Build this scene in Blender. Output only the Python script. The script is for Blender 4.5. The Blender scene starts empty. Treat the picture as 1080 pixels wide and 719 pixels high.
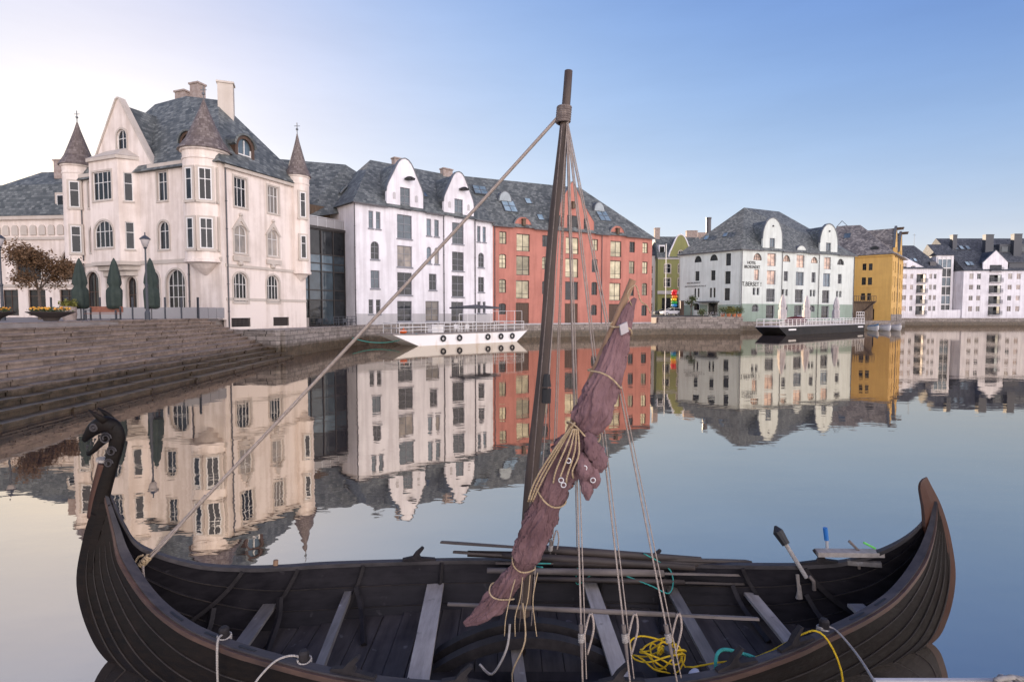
import bpy, bmesh, math, random
from mathutils import Vector, Matrix, noise
random.seed(7)
R = math.radians
C = bpy.context.scene.collection
SC = bpy.context.scene

# ------------------------------------------------------------------ camera, sky, sun
cam_d = bpy.data.cameras.new("camera"); cam = bpy.data.objects.new("camera", cam_d); C.objects.link(cam)
cam.location = (0, 0, 3.5); cam.rotation_euler = (R(90 - 2.912), 0, 0)
cam_d.sensor_width = 36; cam_d.lens = 36 * 580 / 1080; cam_d.clip_start = .05; cam_d.clip_end = 6000
SC.camera = cam
SUN_AZ, SUN_EL = -37.0, 10.0          # azimuth clockwise from +Y
w = bpy.data.worlds.new("World"); SC.world = w; w.use_nodes = True
nt = w.node_tree; nt.nodes.clear()
sky = nt.nodes.new("ShaderNodeTexSky"); sky.sky_type = 'NISHITA'; sky.sun_disc = False
sky.sun_elevation = R(SUN_EL); sky.sun_rotation = R(SUN_AZ)
sky.air_density = 1.0; sky.dust_density = 0.3; sky.ozone_density = 2.5; sky.altitude = 0
# per-channel tone of the sky (clear periwinkle evening blue, pale round the sun)
L = nt.links.new
def wn(kind, op=None, **k):
    n_ = nt.nodes.new(kind)
    if op: n_.operation = op
    for i, v in k.items(): n_.inputs[int(i[1:])].default_value = v
    return n_
sep = wn("ShaderNodeSeparateColor"); cmb = wn("ShaderNodeCombineColor"); L(sky.outputs[0], sep.inputs[0])
for ch, (k_, c_, d_) in enumerate(((1.5, 1.90, .014), (1.9, 1.88, .010), (1.6, 2.02, .005))):   # c x2/(x2+k2) + d x2
    q_ = wn("ShaderNodeMath", 'POWER', i1=2.0); a1 = wn("ShaderNodeMath", 'ADD', i1=k_ * k_); dv = wn("ShaderNodeMath", 'DIVIDE'); m1 = wn("ShaderNodeMath", 'MULTIPLY', i1=c_); m3 = wn("ShaderNodeMath", 'MULTIPLY', i1=d_); ad_ = wn("ShaderNodeMath", 'ADD'); mn = wn("ShaderNodeMath", 'MINIMUM', i1=9.)
    L(sep.outputs[ch], q_.inputs[0]); L(q_.outputs[0], a1.inputs[0]); L(q_.outputs[0], dv.inputs[0]); L(a1.outputs[0], dv.inputs[1]); L(dv.outputs[0], m1.inputs[0]); L(q_.outputs[0], m3.inputs[0]); L(m1.outputs[0], ad_.inputs[0]); L(m3.outputs[0], ad_.inputs[1]); L(ad_.outputs[0], mn.inputs[0]); L(mn.outputs[0], cmb.inputs[ch])
# rosy glow added to the low sky behind the camera, filling shaded facades
wtc = wn("ShaderNodeTexCoord"); wsx = wn("ShaderNodeSeparateXYZ"); L(wtc.outputs['Generated'], wsx.inputs[0])
wd_ = nt.nodes.new("ShaderNodeVectorMath"); wd_.operation = 'DOT_PRODUCT'; wd_.inputs[1].default_value = (.5, -.866, 0); L(wtc.outputs['Generated'], wd_.inputs[0])
ws = wn("ShaderNodeMapRange", i1=.02, i2=.7, i3=0., i4=.95); ws.interpolation_type = 'SMOOTHSTEP'; L(wd_.outputs['Value'], ws.inputs[0])
wz = wn("ShaderNodeMapRange", i1=.98, i2=.3, i3=0., i4=1.); wz.interpolation_type = 'SMOOTHSTEP'; L(wsx.outputs[2], wz.inputs[0])
wf = wn("ShaderNodeMath", 'MULTIPLY'); L(ws.outputs[0], wf.inputs[0]); L(wz.outputs[0], wf.inputs[1])
wmx = nt.nodes.new("ShaderNodeMix"); wmx.data_type = 'RGBA'; wmx.inputs[7].default_value = (7.2, 6.6, 6.7, 1)
wcn = wn("ShaderNodeTexNoise", i2=2.2, i3=6., i4=.6); wcm = nt.nodes.new("ShaderNodeMapping"); wcm.inputs['Scale'].default_value = (1, 1, 5); wcm.inputs['Rotation'].default_value = (.1, .15, .3)   # faint high veil, a few per cent
L(wtc.outputs['Generated'], wcm.inputs[0]); L(wcm.outputs[0], wcn.inputs[0]); wcr = wn("ShaderNodeMapRange", i1=.35, i2=.75, i3=.975, i4=1.06); L(wcn.outputs[0], wcr.inputs[0])
wcs = nt.nodes.new("ShaderNodeVectorMath"); wcs.operation = 'SCALE'; L(cmb.outputs[0], wcs.inputs[0]); L(wcr.outputs[0], wcs.inputs['Scale'])
L(wf.outputs[0], wmx.inputs[0]); L(wcs.outputs[0], wmx.inputs[6])
bg = nt.nodes.new("ShaderNodeBackground"); bg.inputs[1].default_value = .12
wo = nt.nodes.new("ShaderNodeOutputWorld"); L(wmx.outputs[2], bg.inputs[0]); L(bg.outputs[0], wo.inputs[0])
sd = bpy.data.lights.new("sun", 'SUN'); sd.energy = 3.0; sd.angle = R(.6); sd.color = (1, .80, .60)
so = bpy.data.objects.new("sun", sd); C.objects.link(so)
sv = Vector((math.sin(R(SUN_AZ)) * math.cos(R(SUN_EL)), math.cos(R(SUN_AZ)) * math.cos(R(SUN_EL)), math.sin(R(SUN_EL))))
so.rotation_euler = sv.to_track_quat('Z', 'Y').to_euler(); so.location = (0, 0, 60)
SC.view_settings.view_transform = 'Standard'; SC.view_settings.look = 'None'
SC.view_settings.exposure = 2.0; SC.view_settings.gamma = 1

# ------------------------------------------------------------------ materials
def col(c): return (c[0], c[1], c[2], 1)
def mat(name, c, rough=.7, c2=None, scale=2., bump=0., bscale=20., metal=0., detail=5., spec=None, stretch=None, contrast=(.3, .7)):
    m = bpy.data.materials.new(name); m.use_nodes = True; t = m.node_tree; b = t.nodes['Principled BSDF']
    b.inputs['Base Color'].default_value = col(c); b.inputs['Roughness'].default_value = rough; b.inputs['Metallic'].default_value = metal
    if spec is not None: b.inputs['Specular IOR Level'].default_value = spec
    tc = t.nodes.new('ShaderNodeTexCoord'); vec = tc.outputs['Object']
    if stretch:
        mp = t.nodes.new('ShaderNodeMapping'); mp.inputs['Scale'].default_value = stretch; t.links.new(vec, mp.inputs[0]); vec = mp.outputs[0]
    if c2 is not None:
        n = t.nodes.new('ShaderNodeTexNoise'); n.inputs['Scale'].default_value = scale; n.inputs['Detail'].default_value = detail
        r = t.nodes.new('ShaderNodeValToRGB'); r.color_ramp.elements[0].position = contrast[0]; r.color_ramp.elements[1].position = contrast[1]
        r.color_ramp.elements[0].color = col(c); r.color_ramp.elements[1].color = col(c2)
        t.links.new(vec, n.inputs['Vector']); t.links.new(n.outputs[0], r.inputs[0]); t.links.new(r.outputs[0], b.inputs['Base Color'])
    if bump:
        n2 = t.nodes.new('ShaderNodeTexNoise'); n2.inputs['Scale'].default_value = bscale; n2.inputs['Detail'].default_value = 4
        bp = t.nodes.new('ShaderNodeBump'); bp.inputs['Strength'].default_value = bump; bp.inputs['Distance'].default_value = .03
        t.links.new(vec, n2.inputs['Vector']); t.links.new(n2.outputs[0], bp.inputs['Height']); t.links.new(bp.outputs[0], b.inputs['Normal'])
    return m
def stucco(name, c, d, stain=.25):
    """plaster: large soft blotches, vertical rain streaks and a little grain"""
    m = bpy.data.materials.new(name); m.use_nodes = True; t = m.node_tree; b = t.nodes['Principled BSDF']; b.inputs['Roughness'].default_value = .85
    tc = t.nodes.new('ShaderNodeTexCoord'); lk = t.links.new
    n = t.nodes.new('ShaderNodeTexNoise'); n.inputs['Scale'].default_value = .35; n.inputs['Detail'].default_value = 8; n.inputs['Roughness'].default_value = .65
    mp = t.nodes.new('ShaderNodeMapping'); mp.inputs['Scale'].default_value = (1.6, 1.6, .12)
    s = t.nodes.new('ShaderNodeTexNoise'); s.inputs['Scale'].default_value = 1.2; s.inputs['Detail'].default_value = 6
    lk(tc.outputs['Object'], n.inputs['Vector']); lk(tc.outputs['Object'], mp.inputs[0]); lk(mp.outputs[0], s.inputs['Vector'])
    a = t.nodes.new('ShaderNodeMath'); a.operation = 'MULTIPLY'; lk(n.outputs[0], a.inputs[0]); lk(s.outputs[0], a.inputs[1])
    r = t.nodes.new('ShaderNodeMapRange'); r.inputs[1].default_value = .14; r.inputs[2].default_value = .31; r.inputs[3].default_value = 0; r.inputs[4].default_value = 1
    lk(a.outputs[0], r.inputs[0])
    mx = t.nodes.new('ShaderNodeMix'); mx.data_type = 'RGBA'; mx.inputs[6].default_value = col([x * (1 - stain) + y * stain for x, y in zip(c, d)]); mx.inputs[7].default_value = col(c)
    lk(r.outputs[0], mx.inputs[0]); lk(mx.outputs[2], b.inputs['Base Color'])
    g = t.nodes.new('ShaderNodeTexNoise'); g.inputs['Scale'].default_value = 9; g.inputs['Detail'].default_value = 5
    bp = t.nodes.new('ShaderNodeBump'); bp.inputs['Strength'].default_value = .35; bp.inputs['Distance'].default_value = .03
    lk(tc.outputs['Object'], g.inputs['Vector']); lk(g.outputs[0], bp.inputs['Height']); lk(bp.outputs[0], b.inputs['Normal'])
    return m
def slate(name, a, c, sc=1.):
    m = bpy.data.materials.new(name); m.use_nodes = True; t = m.node_tree; b = t.nodes['Principled BSDF']; b.inputs['Roughness'].default_value = .62
    lk = t.links.new; g = t.nodes.new('ShaderNodeNewGeometry'); sx = t.nodes.new('ShaderNodeSeparateXYZ'); lk(g.outputs['Position'], sx.inputs[0])
    cr_ = t.nodes.new('ShaderNodeVectorMath'); cr_.operation = 'CROSS_PRODUCT'; cr_.inputs[1].default_value = (0, 0, 1); lk(g.outputs['True Normal'], cr_.inputs[0])
    nm = t.nodes.new('ShaderNodeVectorMath'); nm.operation = 'NORMALIZE'; lk(cr_.outputs[0], nm.inputs[0])
    dt = t.nodes.new('ShaderNodeVectorMath'); dt.operation = 'DOT_PRODUCT'; lk(nm.outputs[0], dt.inputs[0]); lk(g.outputs['Position'], dt.inputs[1])   # distance along the course
    n = t.nodes.new('ShaderNodeTexNoise'); n.inputs['Scale'].default_value = .7; n.inputs['Detail'].default_value = 8; lk(g.outputs['Position'], n.inputs['Vector'])
    nz = t.nodes.new('ShaderNodeMath'); nz.operation = 'MULTIPLY_ADD'; nz.inputs[1].default_value = .12; lk(n.outputs[0], nz.inputs[0]); lk(sx.outputs[2], nz.inputs[2])
    cb = t.nodes.new('ShaderNodeCombineXYZ'); lk(dt.outputs['Value'], cb.inputs[0]); lk(nz.outputs[0], cb.inputs[1])
    br = t.nodes.new('ShaderNodeTexBrick'); br.inputs['Scale'].default_value = sc; br.inputs['Brick Width'].default_value = .42; br.inputs['Row Height'].default_value = .27; br.inputs['Mortar Size'].default_value = .02; br.inputs['Mortar Smooth'].default_value = .5; br.offset = .5
    br.inputs['Color1'].default_value = (0, 0, 0, 1); br.inputs['Color2'].default_value = (1, 1, 1, 1); br.inputs['Mortar'].default_value = (0, 0, 0, 1); lk(cb.outputs[0], br.inputs['Vector'])
    ad = t.nodes.new('ShaderNodeMath'); ad.operation = 'MULTIPLY_ADD'; ad.inputs[1].default_value = .5; lk(br.outputs['Color'], ad.inputs[0])
    m2 = t.nodes.new('ShaderNodeMath'); m2.operation = 'MULTIPLY'; m2.inputs[1].default_value = .5; lk(n.outputs[0], m2.inputs[0]); lk(m2.outputs[0], ad.inputs[2])
    r = t.nodes.new('ShaderNodeValToRGB'); r.color_ramp.elements[0].position = .25; r.color_ramp.elements[1].position = .85
    r.color_ramp.elements[0].color = col(a); r.color_ramp.elements[1].color = col(c); e = r.color_ramp.elements.new(.55); e.color = col([x * .62 + y * .38 for x, y in zip(a, c)])
    lk(ad.outputs[0], r.inputs[0]); lk(r.outputs[0], b.inputs['Base Color'])
    bp = t.nodes.new('ShaderNodeBump'); bp.inputs['Strength'].default_value = .6; bp.inputs['Distance'].default_value = .06
    lk(ad.outputs[0], bp.inputs['Height']); lk(bp.outputs[0], b.inputs['Normal'])
    return m
def stone(name, a, c, tide=False, island=False):
    """weathered stone, darkened by the tide below the high water line; courses from a distorted brick pattern, or one tone per loose block"""
    m = bpy.data.materials.new(name); m.use_nodes = True; t = m.node_tree; b = t.nodes['Principled BSDF']; b.inputs['Roughness'].default_value = .8
    tc = t.nodes.new('ShaderNodeTexCoord'); lk = t.links.new
    n = t.nodes.new('ShaderNodeTexNoise'); n.inputs['Scale'].default_value = 2.2; n.inputs['Detail'].default_value = 10; n.inputs['Roughness'].default_value = .7; lk(tc.outputs['Object'], n.inputs['Vector'])
    g = t.nodes.new('ShaderNodeNewGeometry'); sx_ = t.nodes.new('ShaderNodeSeparateXYZ'); lk(g.outputs['Position'], sx_.inputs[0])
    r = t.nodes.new('ShaderNodeValToRGB'); r.color_ramp.elements[0].position = .25; r.color_ramp.elements[1].position = .8; r.color_ramp.elements[0].color = col(a); r.color_ramp.elements[1].color = col(c)
    ad = t.nodes.new('ShaderNodeMath'); ad.operation = 'MULTIPLY_ADD'; ad.inputs[1].default_value = .20 if island else .38
    if island: lk(g.outputs['Random Per Island'], ad.inputs[0])
    else:
        su = t.nodes.new('ShaderNodeMath'); su.operation = 'ADD'; lk(sx_.outputs[0], su.inputs[0]); lk(sx_.outputs[1], su.inputs[1])
        sc_ = t.nodes.new('ShaderNodeMath'); sc_.operation = 'MULTIPLY'; sc_.inputs[1].default_value = .72; lk(su.outputs[0], sc_.inputs[0])
        nz = t.nodes.new('ShaderNodeMath'); nz.operation = 'MULTIPLY_ADD'; nz.inputs[1].default_value = .22; lk(n.outputs[0], nz.inputs[0]); lk(sx_.outputs[2], nz.inputs[2])
        cb = t.nodes.new('ShaderNodeCombineXYZ'); lk(sc_.outputs[0], cb.inputs[0]); lk(nz.outputs[0], cb.inputs[1])
        br = t.nodes.new('ShaderNodeTexBrick'); br.inputs['Scale'].default_value = 1; br.inputs['Brick Width'].default_value = .95; br.inputs['Row Height'].default_value = .36; br.inputs['Mortar Size'].default_value = .022; br.inputs['Mortar Smooth'].default_value = .4; br.offset = .43; br.squash = .7; br.squash_frequency = 3
        br.inputs['Color1'].default_value = (0, 0, 0, 1); br.inputs['Color2'].default_value = (1, 1, 1, 1); br.inputs['Mortar'].default_value = (.4, .4, .4, 1); lk(cb.outputs[0], br.inputs['Vector']); lk(br.outputs['Color'], ad.inputs[0])
    lk(n.outputs[0], ad.inputs[2]); lk(ad.outputs[0], r.inputs[0]); out = r.outputs[0]
    if not island:
        mj = t.nodes.new('ShaderNodeMix'); mj.data_type = 'RGBA'; lk(br.outputs['Fac'], mj.inputs[0]); lk(out, mj.inputs[6]); mj.inputs[7].default_value = col([x * .35 for x in a]); out = mj.outputs[2]
    if tide:
        nn = t.nodes.new('ShaderNodeMath'); nn.operation = 'MULTIPLY_ADD'; nn.inputs[1].default_value = .45; lk(n.outputs[0], nn.inputs[0]); lk(sx_.outputs[2], nn.inputs[2])
        tr = t.nodes.new('ShaderNodeMapRange'); tr.inputs[1].default_value = .95; tr.inputs[2].default_value = 1.45; lk(nn.outputs[0], tr.inputs[0])
        wd = t.nodes.new('ShaderNodeValToRGB'); wd.color_ramp.elements[0].position = .35; wd.color_ramp.elements[1].position = .7; wd.color_ramp.elements[0].color = (.030, .022, .012, 1); wd.color_ramp.elements[1].color = (.12, .085, .052, 1); lk(n.outputs[0], wd.inputs[0])
        mt = t.nodes.new('ShaderNodeMix'); mt.data_type = 'RGBA'; lk(wd.outputs[0], mt.inputs[6]); lk(tr.outputs[0], mt.inputs[0]); lk(out, mt.inputs[7]); out = mt.outputs[2]
        rr = t.nodes.new('ShaderNodeMapRange'); rr.inputs[3].default_value = .42; rr.inputs[4].default_value = .85; lk(tr.outputs[0], rr.inputs[0]); lk(rr.outputs[0], b.inputs['Roughness'])
    lk(out, b.inputs['Base Color'])
    bp = t.nodes.new('ShaderNodeBump'); bp.inputs['Strength'].default_value = .7; bp.inputs['Distance'].default_value = .05
    lk(ad.outputs[0], bp.inputs['Height']); lk(bp.outputs[0], b.inputs['Normal'])
    return m
M = {}
M['cream'] = stucco('cream_render', (.78, .685, .615), (.46, .37, .30), .6)
M['cream2'] = stucco('cream_trim', (.52, .46, .40), (.36, .30, .24), .4)
M['white'] = stucco('white_render', (.74, .72, .74), (.44, .41, .42), .55)
M['greyplinth'] = stucco('grey_plinth', (.46, .44, .44), (.3, .3, .3), .4)
M['red'] = stucco('red_render', (.46, .185, .14), (.31, .12, .09), .7)
M['mint'] = stucco('mint_render', (.62, .655, .61), (.42, .44, .40), .55)
M['mintplinth'] = stucco('green_plinth', (.27, .34, .28), (.18, .22, .18), .5)
M['yellow'] = stucco('yellow_render', (.62, .38, .11), (.42, .25, .08), .45)
M['green'] = stucco('olive_render', (.24, .245, .095), (.17, .17, .075), .5)
M['slate'] = slate('slate_roof', (.062, .070, .068), (.215, .228, .215))
M['slate_brown'] = slate('brown_slate', (.10, .075, .065), (.24, .20, .18), 1.2)
M['slate_warm'] = slate('weathered_slate', (.10, .09, .085), (.40, .36, .32))
M['slate_dark'] = slate('dark_slate', (.022, .026, .033), (.11, .12, .135))
M['frame_grey'] = mat('grey_window_paint', (.20, .20, .22), .5)
M['frame_white'] = mat('white_window_paint', (.68, .66, .63), .5)
M['frame_dark'] = mat('dark_window_paint', (.035, .03, .028), .5)
M['brown'] = mat('brown_door_wood', (.06, .032, .02), .6, (.09, .05, .03), 6, stretch=(1, 1, .1))
M['gutter'] = mat('dark_pipe_metal', (.06, .055, .06), .4)
M['lead'] = mat('lead_flashing', (.10, .11, .12), .45)
M['quay'] = stone('quay_stone', (.085, .072, .06), (.29, .25, .22), True)
M['steps'] = stone('step_stone', (.07, .052, .04), (.33, .25, .195), True, True)
M['paving'] = mat('paving', (.22, .19, .17), .85, (.33, .29, .26), 1.3, .3, 6)
M['asphalt'] = mat('asphalt', (.05, .05, .052), .9, (.075, .075, .078), .6, .2, 30)
M['steel'] = mat('galvanised_steel', (.55, .55, .56), .35, metal=.6)
M['whitepaint'] = mat('white_boat_paint', (.74, .72, .70), .45, (.55, .45, .36), 1.4, contrast=(.55, .85), stretch=(1, 1, .3))
M['black'] = mat('black_rubber', (.012, .012, .013), .6)
M['blackhull'] = mat('black_hull_paint', (.008, .008, .009), .6, (.022, .019, .017), 1, spec=.2)
M['charcoal'] = mat('charcoal_paint', (.05, .055, .065), .55)
M['grate'] = mat('iron_grate', (.07, .055, .05), .7)
M['brick'] = mat('chimney_brick', (.24, .18, .15), .85, (.36, .30, .27), 3, .4, 10)
M['timber'] = mat('dark_timber', (.07, .045, .03), .8, (.14, .095, .06), 4, stretch=(1, 1, .2))
M['orange'] = mat('orange_plastic', (.7, .12, .02), .4)
M['umb_green'] = mat('dark_green_canvas', (.022, .035, .028), .85, (.04, .055, .045), 3)
M['umb_pale'] = mat('pale_canvas', (.52, .48, .47), .85, (.42, .38, .37), 3)
M['glassrail'] = mat('smoked_panel', (.30, .29, .29), .25)
def glass(name, c, rough=.04, c2=None, ior=1.42):
    m = mat(name, c, rough, c2, .9, detail=3); b = m.node_tree.nodes['Principled BSDF']; b.inputs['IOR'].default_value = ior
    t = m.node_tree; src = b.inputs['Base Color'].links[0].from_socket if b.inputs['Base Color'].links else None
    if src is not None:                                              # every pane a little lighter or darker than the next
        oi = t.nodes.new('ShaderNodeObjectInfo'); mr = t.nodes.new('ShaderNodeMapRange'); mr.inputs[3].default_value = .35; mr.inputs[4].default_value = 1.5; t.links.new(oi.outputs['Random'], mr.inputs[0])
        mx = t.nodes.new('ShaderNodeVectorMath'); mx.operation = 'SCALE'; t.links.new(src, mx.inputs[0]); t.links.new(mr.outputs[0], mx.inputs['Scale']); t.links.new(mx.outputs[0], b.inputs['Base Color'])
    nz = t.nodes.new('ShaderNodeTexNoise'); nz.inputs['Scale'].default_value = 1.3; tc = t.nodes.new('ShaderNodeTexCoord'); bp = t.nodes.new('ShaderNodeBump'); bp.inputs['Strength'].default_value = .5; bp.inputs['Distance'].default_value = .02
    t.links.new(tc.outputs['Object'], nz.inputs[0]); t.links.new(nz.outputs[0], bp.inputs['Height']); t.links.new(bp.outputs[0], b.inputs['Normal']); return m
M['g_dark'] = glass('window_glass_dark', (.008, .010, .012), .04, (.03, .033, .036))
M['g_curtain'] = glass('window_glass_pale_curtain', (.16, .15, .14), .06, (.38, .33, .28))
M['g_warm'] = glass('window_glass_warm_reflection_tint', (.62, .55, .36), .08, (.30, .27, .17))  # warm reflection of sunlit fronts put into the pane colour; no blind behind
M['g_peach'] = glass('window_glass_peach', (.66, .46, .34), .08, (.22, .16, .13))  # pane colour mottled between peach and dark brown
M['g_blue'] = glass('window_glass_blue', (.05, .07, .085), .03, (.10, .14, .17), 1.5)

M['g_sky'] = glass('roof_light_glass', (.14, .20, .23), .03, (.28, .36, .40), 1.9)

# ------------------------------------------------------------------ mesh helpers
class MB:
    def __init__(s): s.b = bmesh.new()
    def poly(s, pts):
        vs = [s.b.verts.new(p) for p in pts]
        return s.b.faces.new(vs)
    def solid(s, a, b):
        """closed prism between two equal loops of points"""
        va = [s.b.verts.new(p) for p in a]; vb = [s.b.verts.new(p) for p in b]; n = len(a)
        s.b.faces.new(va); s.b.faces.new(vb[::-1])
        for i in range(n): s.b.faces.new((va[i], vb[i], vb[(i + 1) % n], va[(i + 1) % n]))
    def box(s, x0, x1, y0, y1, z0, z1, m=None):
        a = [Vector(p) for p in ((x0, y0, z0), (x1, y0, z0), (x1, y1, z0), (x0, y1, z0))]
        b = [p + Vector((0, 0, z1 - z0)) for p in a]
        if m is not None: a = [m @ p for p in a]; b = [m @ p for p in b]
        s.solid(a, b)
    def prism(s, loop, z0, z1):
        s.solid([Vector((x, y, z0)) for x, y in loop], [Vector((x, y, z1)) for x, y in loop])
    def hull(s, pts):
        vs = [s.b.verts.new(p) for p in pts]
        r = bmesh.ops.convex_hull(s.b, input=vs)
        bad = [g for g in r['geom_interior'] + r['geom_unused'] if isinstance(g, bmesh.types.BMVert)]
        bmesh.ops.delete(s.b, geom=list(set(bad)), context='VERTS')
    def tube(s, pts, r, n=6, closed=False, flat=1.0, axis=None):
        """round tube; r number or list; flat squeezes along `axis` direction"""
        pts = [Vector(p) for p in pts]; N = len(pts)
        rs = r if isinstance(r, (list, tuple)) else [r] * N
        prev = None; rings = []
        for i, p in enumerate(pts):
            if closed: t = pts[(i + 1) % N] - pts[i - 1]
            else: t = pts[min(i + 1, N - 1)] - pts[max(i - 1, 0)]
            if t.length < 1e-9: t = Vector((0, 0, 1))
            t.normalize()
            if prev is None:
                ref = Vector(axis) if axis else (Vector((0, 0, 1)) if abs(t.z) < .9 else Vector((1, 0, 0)))
                u = (ref - t * ref.dot(t)).normalized()
            else: u = (prev - t * prev.dot(t)).normalized()
            prev = u; v = t.cross(u)
            rings.append([s.b.verts.new(p + (u * math.cos(a) * flat + v * math.sin(a)) * rs[i]) for a in [2 * math.pi * k / n for k in range(n)]])
        for i in range(N if closed else N - 1):
            A, B = rings[i], rings[(i + 1) % N]
            for k in range(n): s.b.faces.new((A[k], A[(k + 1) % n], B[(k + 1) % n], B[k]))
        if not closed: s.b.faces.new(rings[0][::-1]); s.b.faces.new(rings[-1])
    def bar(s, a, b, wd, ht, up=(0, 0, 1)):
        a, b = Vector(a), Vector(b); t = (b - a).normalized(); up = Vector(up); u = t.cross(up).normalized(); v = u.cross(t)
        q = [u * x * wd / 2 + v * z * ht / 2 for x, z in ((-1, -1), (1, -1), (1, 1), (-1, 1))]
        s.solid([a + k for k in q], [b + k for k in q])
    def lathe(s, c, prof, n=16, a0=0, jitter=0):
        c = Vector(c); rings = []
        for r, z in prof:
            rings.append([s.b.verts.new(c + Vector((r * math.cos(a0 + 2 * math.pi * k / n) * (1 + random.uniform(-jitter, jitter)), r * math.sin(a0 + 2 * math.pi * k / n) * (1 + random.uniform(-jitter, jitter)), z))) for k in range(n)])
        for A, B in zip(rings, rings[1:]):
            for k in range(n): s.b.faces.new((A[k], A[(k + 1) % n], B[(k + 1) % n], B[k]))
        s.b.faces.new(rings[0][::-1]); s.b.faces.new(rings[-1])
    def ball(s, c, r, sub=2, sc=(1, 1, 1), rough=0):
        m = Matrix.Translation(c) @ Matrix.Diagonal((r * sc[0], r * sc[1], r * sc[2], 1))
        g = bmesh.ops.create_icosphere(s.b, subdivisions=sub, radius=1, matrix=m)
        if rough:
            for v in g['verts']: v.co += (v.co - Vector(c)) * random.uniform(-rough, rough)
    def make(s, name, m, parent=None, loc=None, smooth=False, origin=None):
        bmesh.ops.remove_doubles(s.b, verts=s.b.verts, dist=1e-5)
        bmesh.ops.recalc_face_normals(s.b, faces=s.b.faces)
        if parent is not None and origin is None: origin = parent.get('_o', (0, 0, 0))
        if origin is not None:
            o = Vector(origin); bmesh.ops.translate(s.b, verts=s.b.verts, vec=-o)
        me = bpy.data.meshes.new(name); s.b.to_mesh(me); s.b.free()
        if smooth:
            for p in me.polygons: p.use_smooth = True
        ob = bpy.data.objects.new(name, me); C.objects.link(ob)
        for mm in (m if isinstance(m, (list, tuple)) else [m]): me.materials.append(mm)
        if parent is not None: ob.parent = parent; ob['_o'] = tuple(origin)
        elif origin is not None: ob.location = origin
        return ob
def tag(o, label, cat, group=None, kind=None):
    if label: o['label'] = label
    if cat: o['category'] = cat
    if group: o['group'] = group
    if kind: o['kind'] = kind
    return o
def thing(name, label, cat, loc=(0, 0, 0), rz=0, group=None):
    """Empty at the thing's base; children are authored in world metres, '_o' is subtracted from them"""
    o = bpy.data.objects.new(name, None); C.objects.link(o); o.location = loc; o.rotation_euler = (0, 0, rz)
    o['_o'] = tuple(loc) if rz == 0 else (0, 0, 0)
    return tag(o, label, cat, group)
def local_thing(name, label, cat, group=None):
    o = bpy.data.objects.new(name, None); C.objects.link(o); o['_o'] = (0, 0, 0); return tag(o, label, cat, group)
def copy_tree(o, parent=None):
    c = o.copy(); C.objects.link(c); c.parent = parent
    for ch in list(o.children): copy_tree(ch, c)
    return c
def structure(name, mb, m, **k):
    o = mb.make(name, m, **k); o['kind'] = 'structure'; return o

# ------------------------------------------------------------------ facade tools
class Fac:
    """vertical plane through P0 along D; local (u, v inward, z) -> world"""
    def __init__(s, P0, D, root):
        D = Vector((D[0], D[1], 0)).normalized(); Nn = Vector((-D.y, D.x, 0))
        if Nn.dot(Vector((P0[0], P0[1], 0))) < 0: Nn = -Nn
        s.P0 = Vector((P0[0], P0[1], 0)); s.D = D; s.N = Nn; s.root = root
    def p(s, u, v, z): return s.P0 + s.D * u + s.N * v + Vector((0, 0, z))
    def box(s, mb, u0, u1, v0, v1, z0, z1):
        mb.solid([s.p(*q) for q in ((u0, v0, z0), (u1, v0, z0), (u1, v1, z0), (u0, v1, z0))], [s.p(*q) for q in ((u0, v0, z1), (u1, v0, z1), (u1, v1, z1), (u0, v1, z1))])
    def ext(s, mb, loop, v0, v1):
        mb.solid([s.p(u, v0, z) for u, z in loop], [s.p(u, v1, z) for u, z in loop])
def wloop(u0, u1, z0, z1, k):
    c = (u0 + u1) / 2; r = (u1 - u0) / 2
    if k == 'rect': return [(u0, z0), (u1, z0), (u1, z1), (u0, z1)]
    if k == 'arch': rise = min(r, (z1 - z0) * .45); a = [(c + r * math.cos(t), z1 - rise + rise * math.sin(t)) for t in [math.pi * i / 10 for i in range(11)]]; return [(u0, z0), (u1, z0)] + a
    if k == 'seg': rise = r * .35; a = [(c + r * math.cos(t), z1 - rise + rise * math.sin(t)) for t in [math.pi * i / 8 for i in range(9)]]; return [(u0, z0), (u1, z0)] + a
    if k == 'semi': return [(c + r * math.cos(t), z0 + (z1 - z0) * math.sin(t)) for t in [math.pi * i / 12 for i in range(13)]]
def wall(fac, mb, outline, holes, th=.35, v0=0.):
    b = bmesh.new(); loops = [outline] + holes; es = []
    for lp in loops:
        vs = [b.verts.new((u, z, 0)) for u, z in lp]
        es += [b.edges.new((vs[i], vs[(i + 1) % len(vs)])) for i in range(len(vs))]
    bmesh.ops.triangle_fill(b, use_beauty=True, use_dissolve=False, edges=es, normal=(0, 0, 1))
    for vv in (v0, v0 + th):
        mp = {v: mb.b.verts.new(fac.p(v.co.x, vv, v.co.y)) for v in b.verts}
        for f in b.faces: mb.b.faces.new([mp[v] for v in f.verts])
    b.free()
    for lp in loops:
        n = len(lp)
        for i in range(n):
            (u, z), (u2, z2) = lp[i], lp[(i + 1) % n]
            mb.poly([fac.p(u, v0, z), fac.p(u2, v0, z2), fac.p(u2, v0 + th, z2), fac.p(u, v0 + th, z)])
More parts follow.
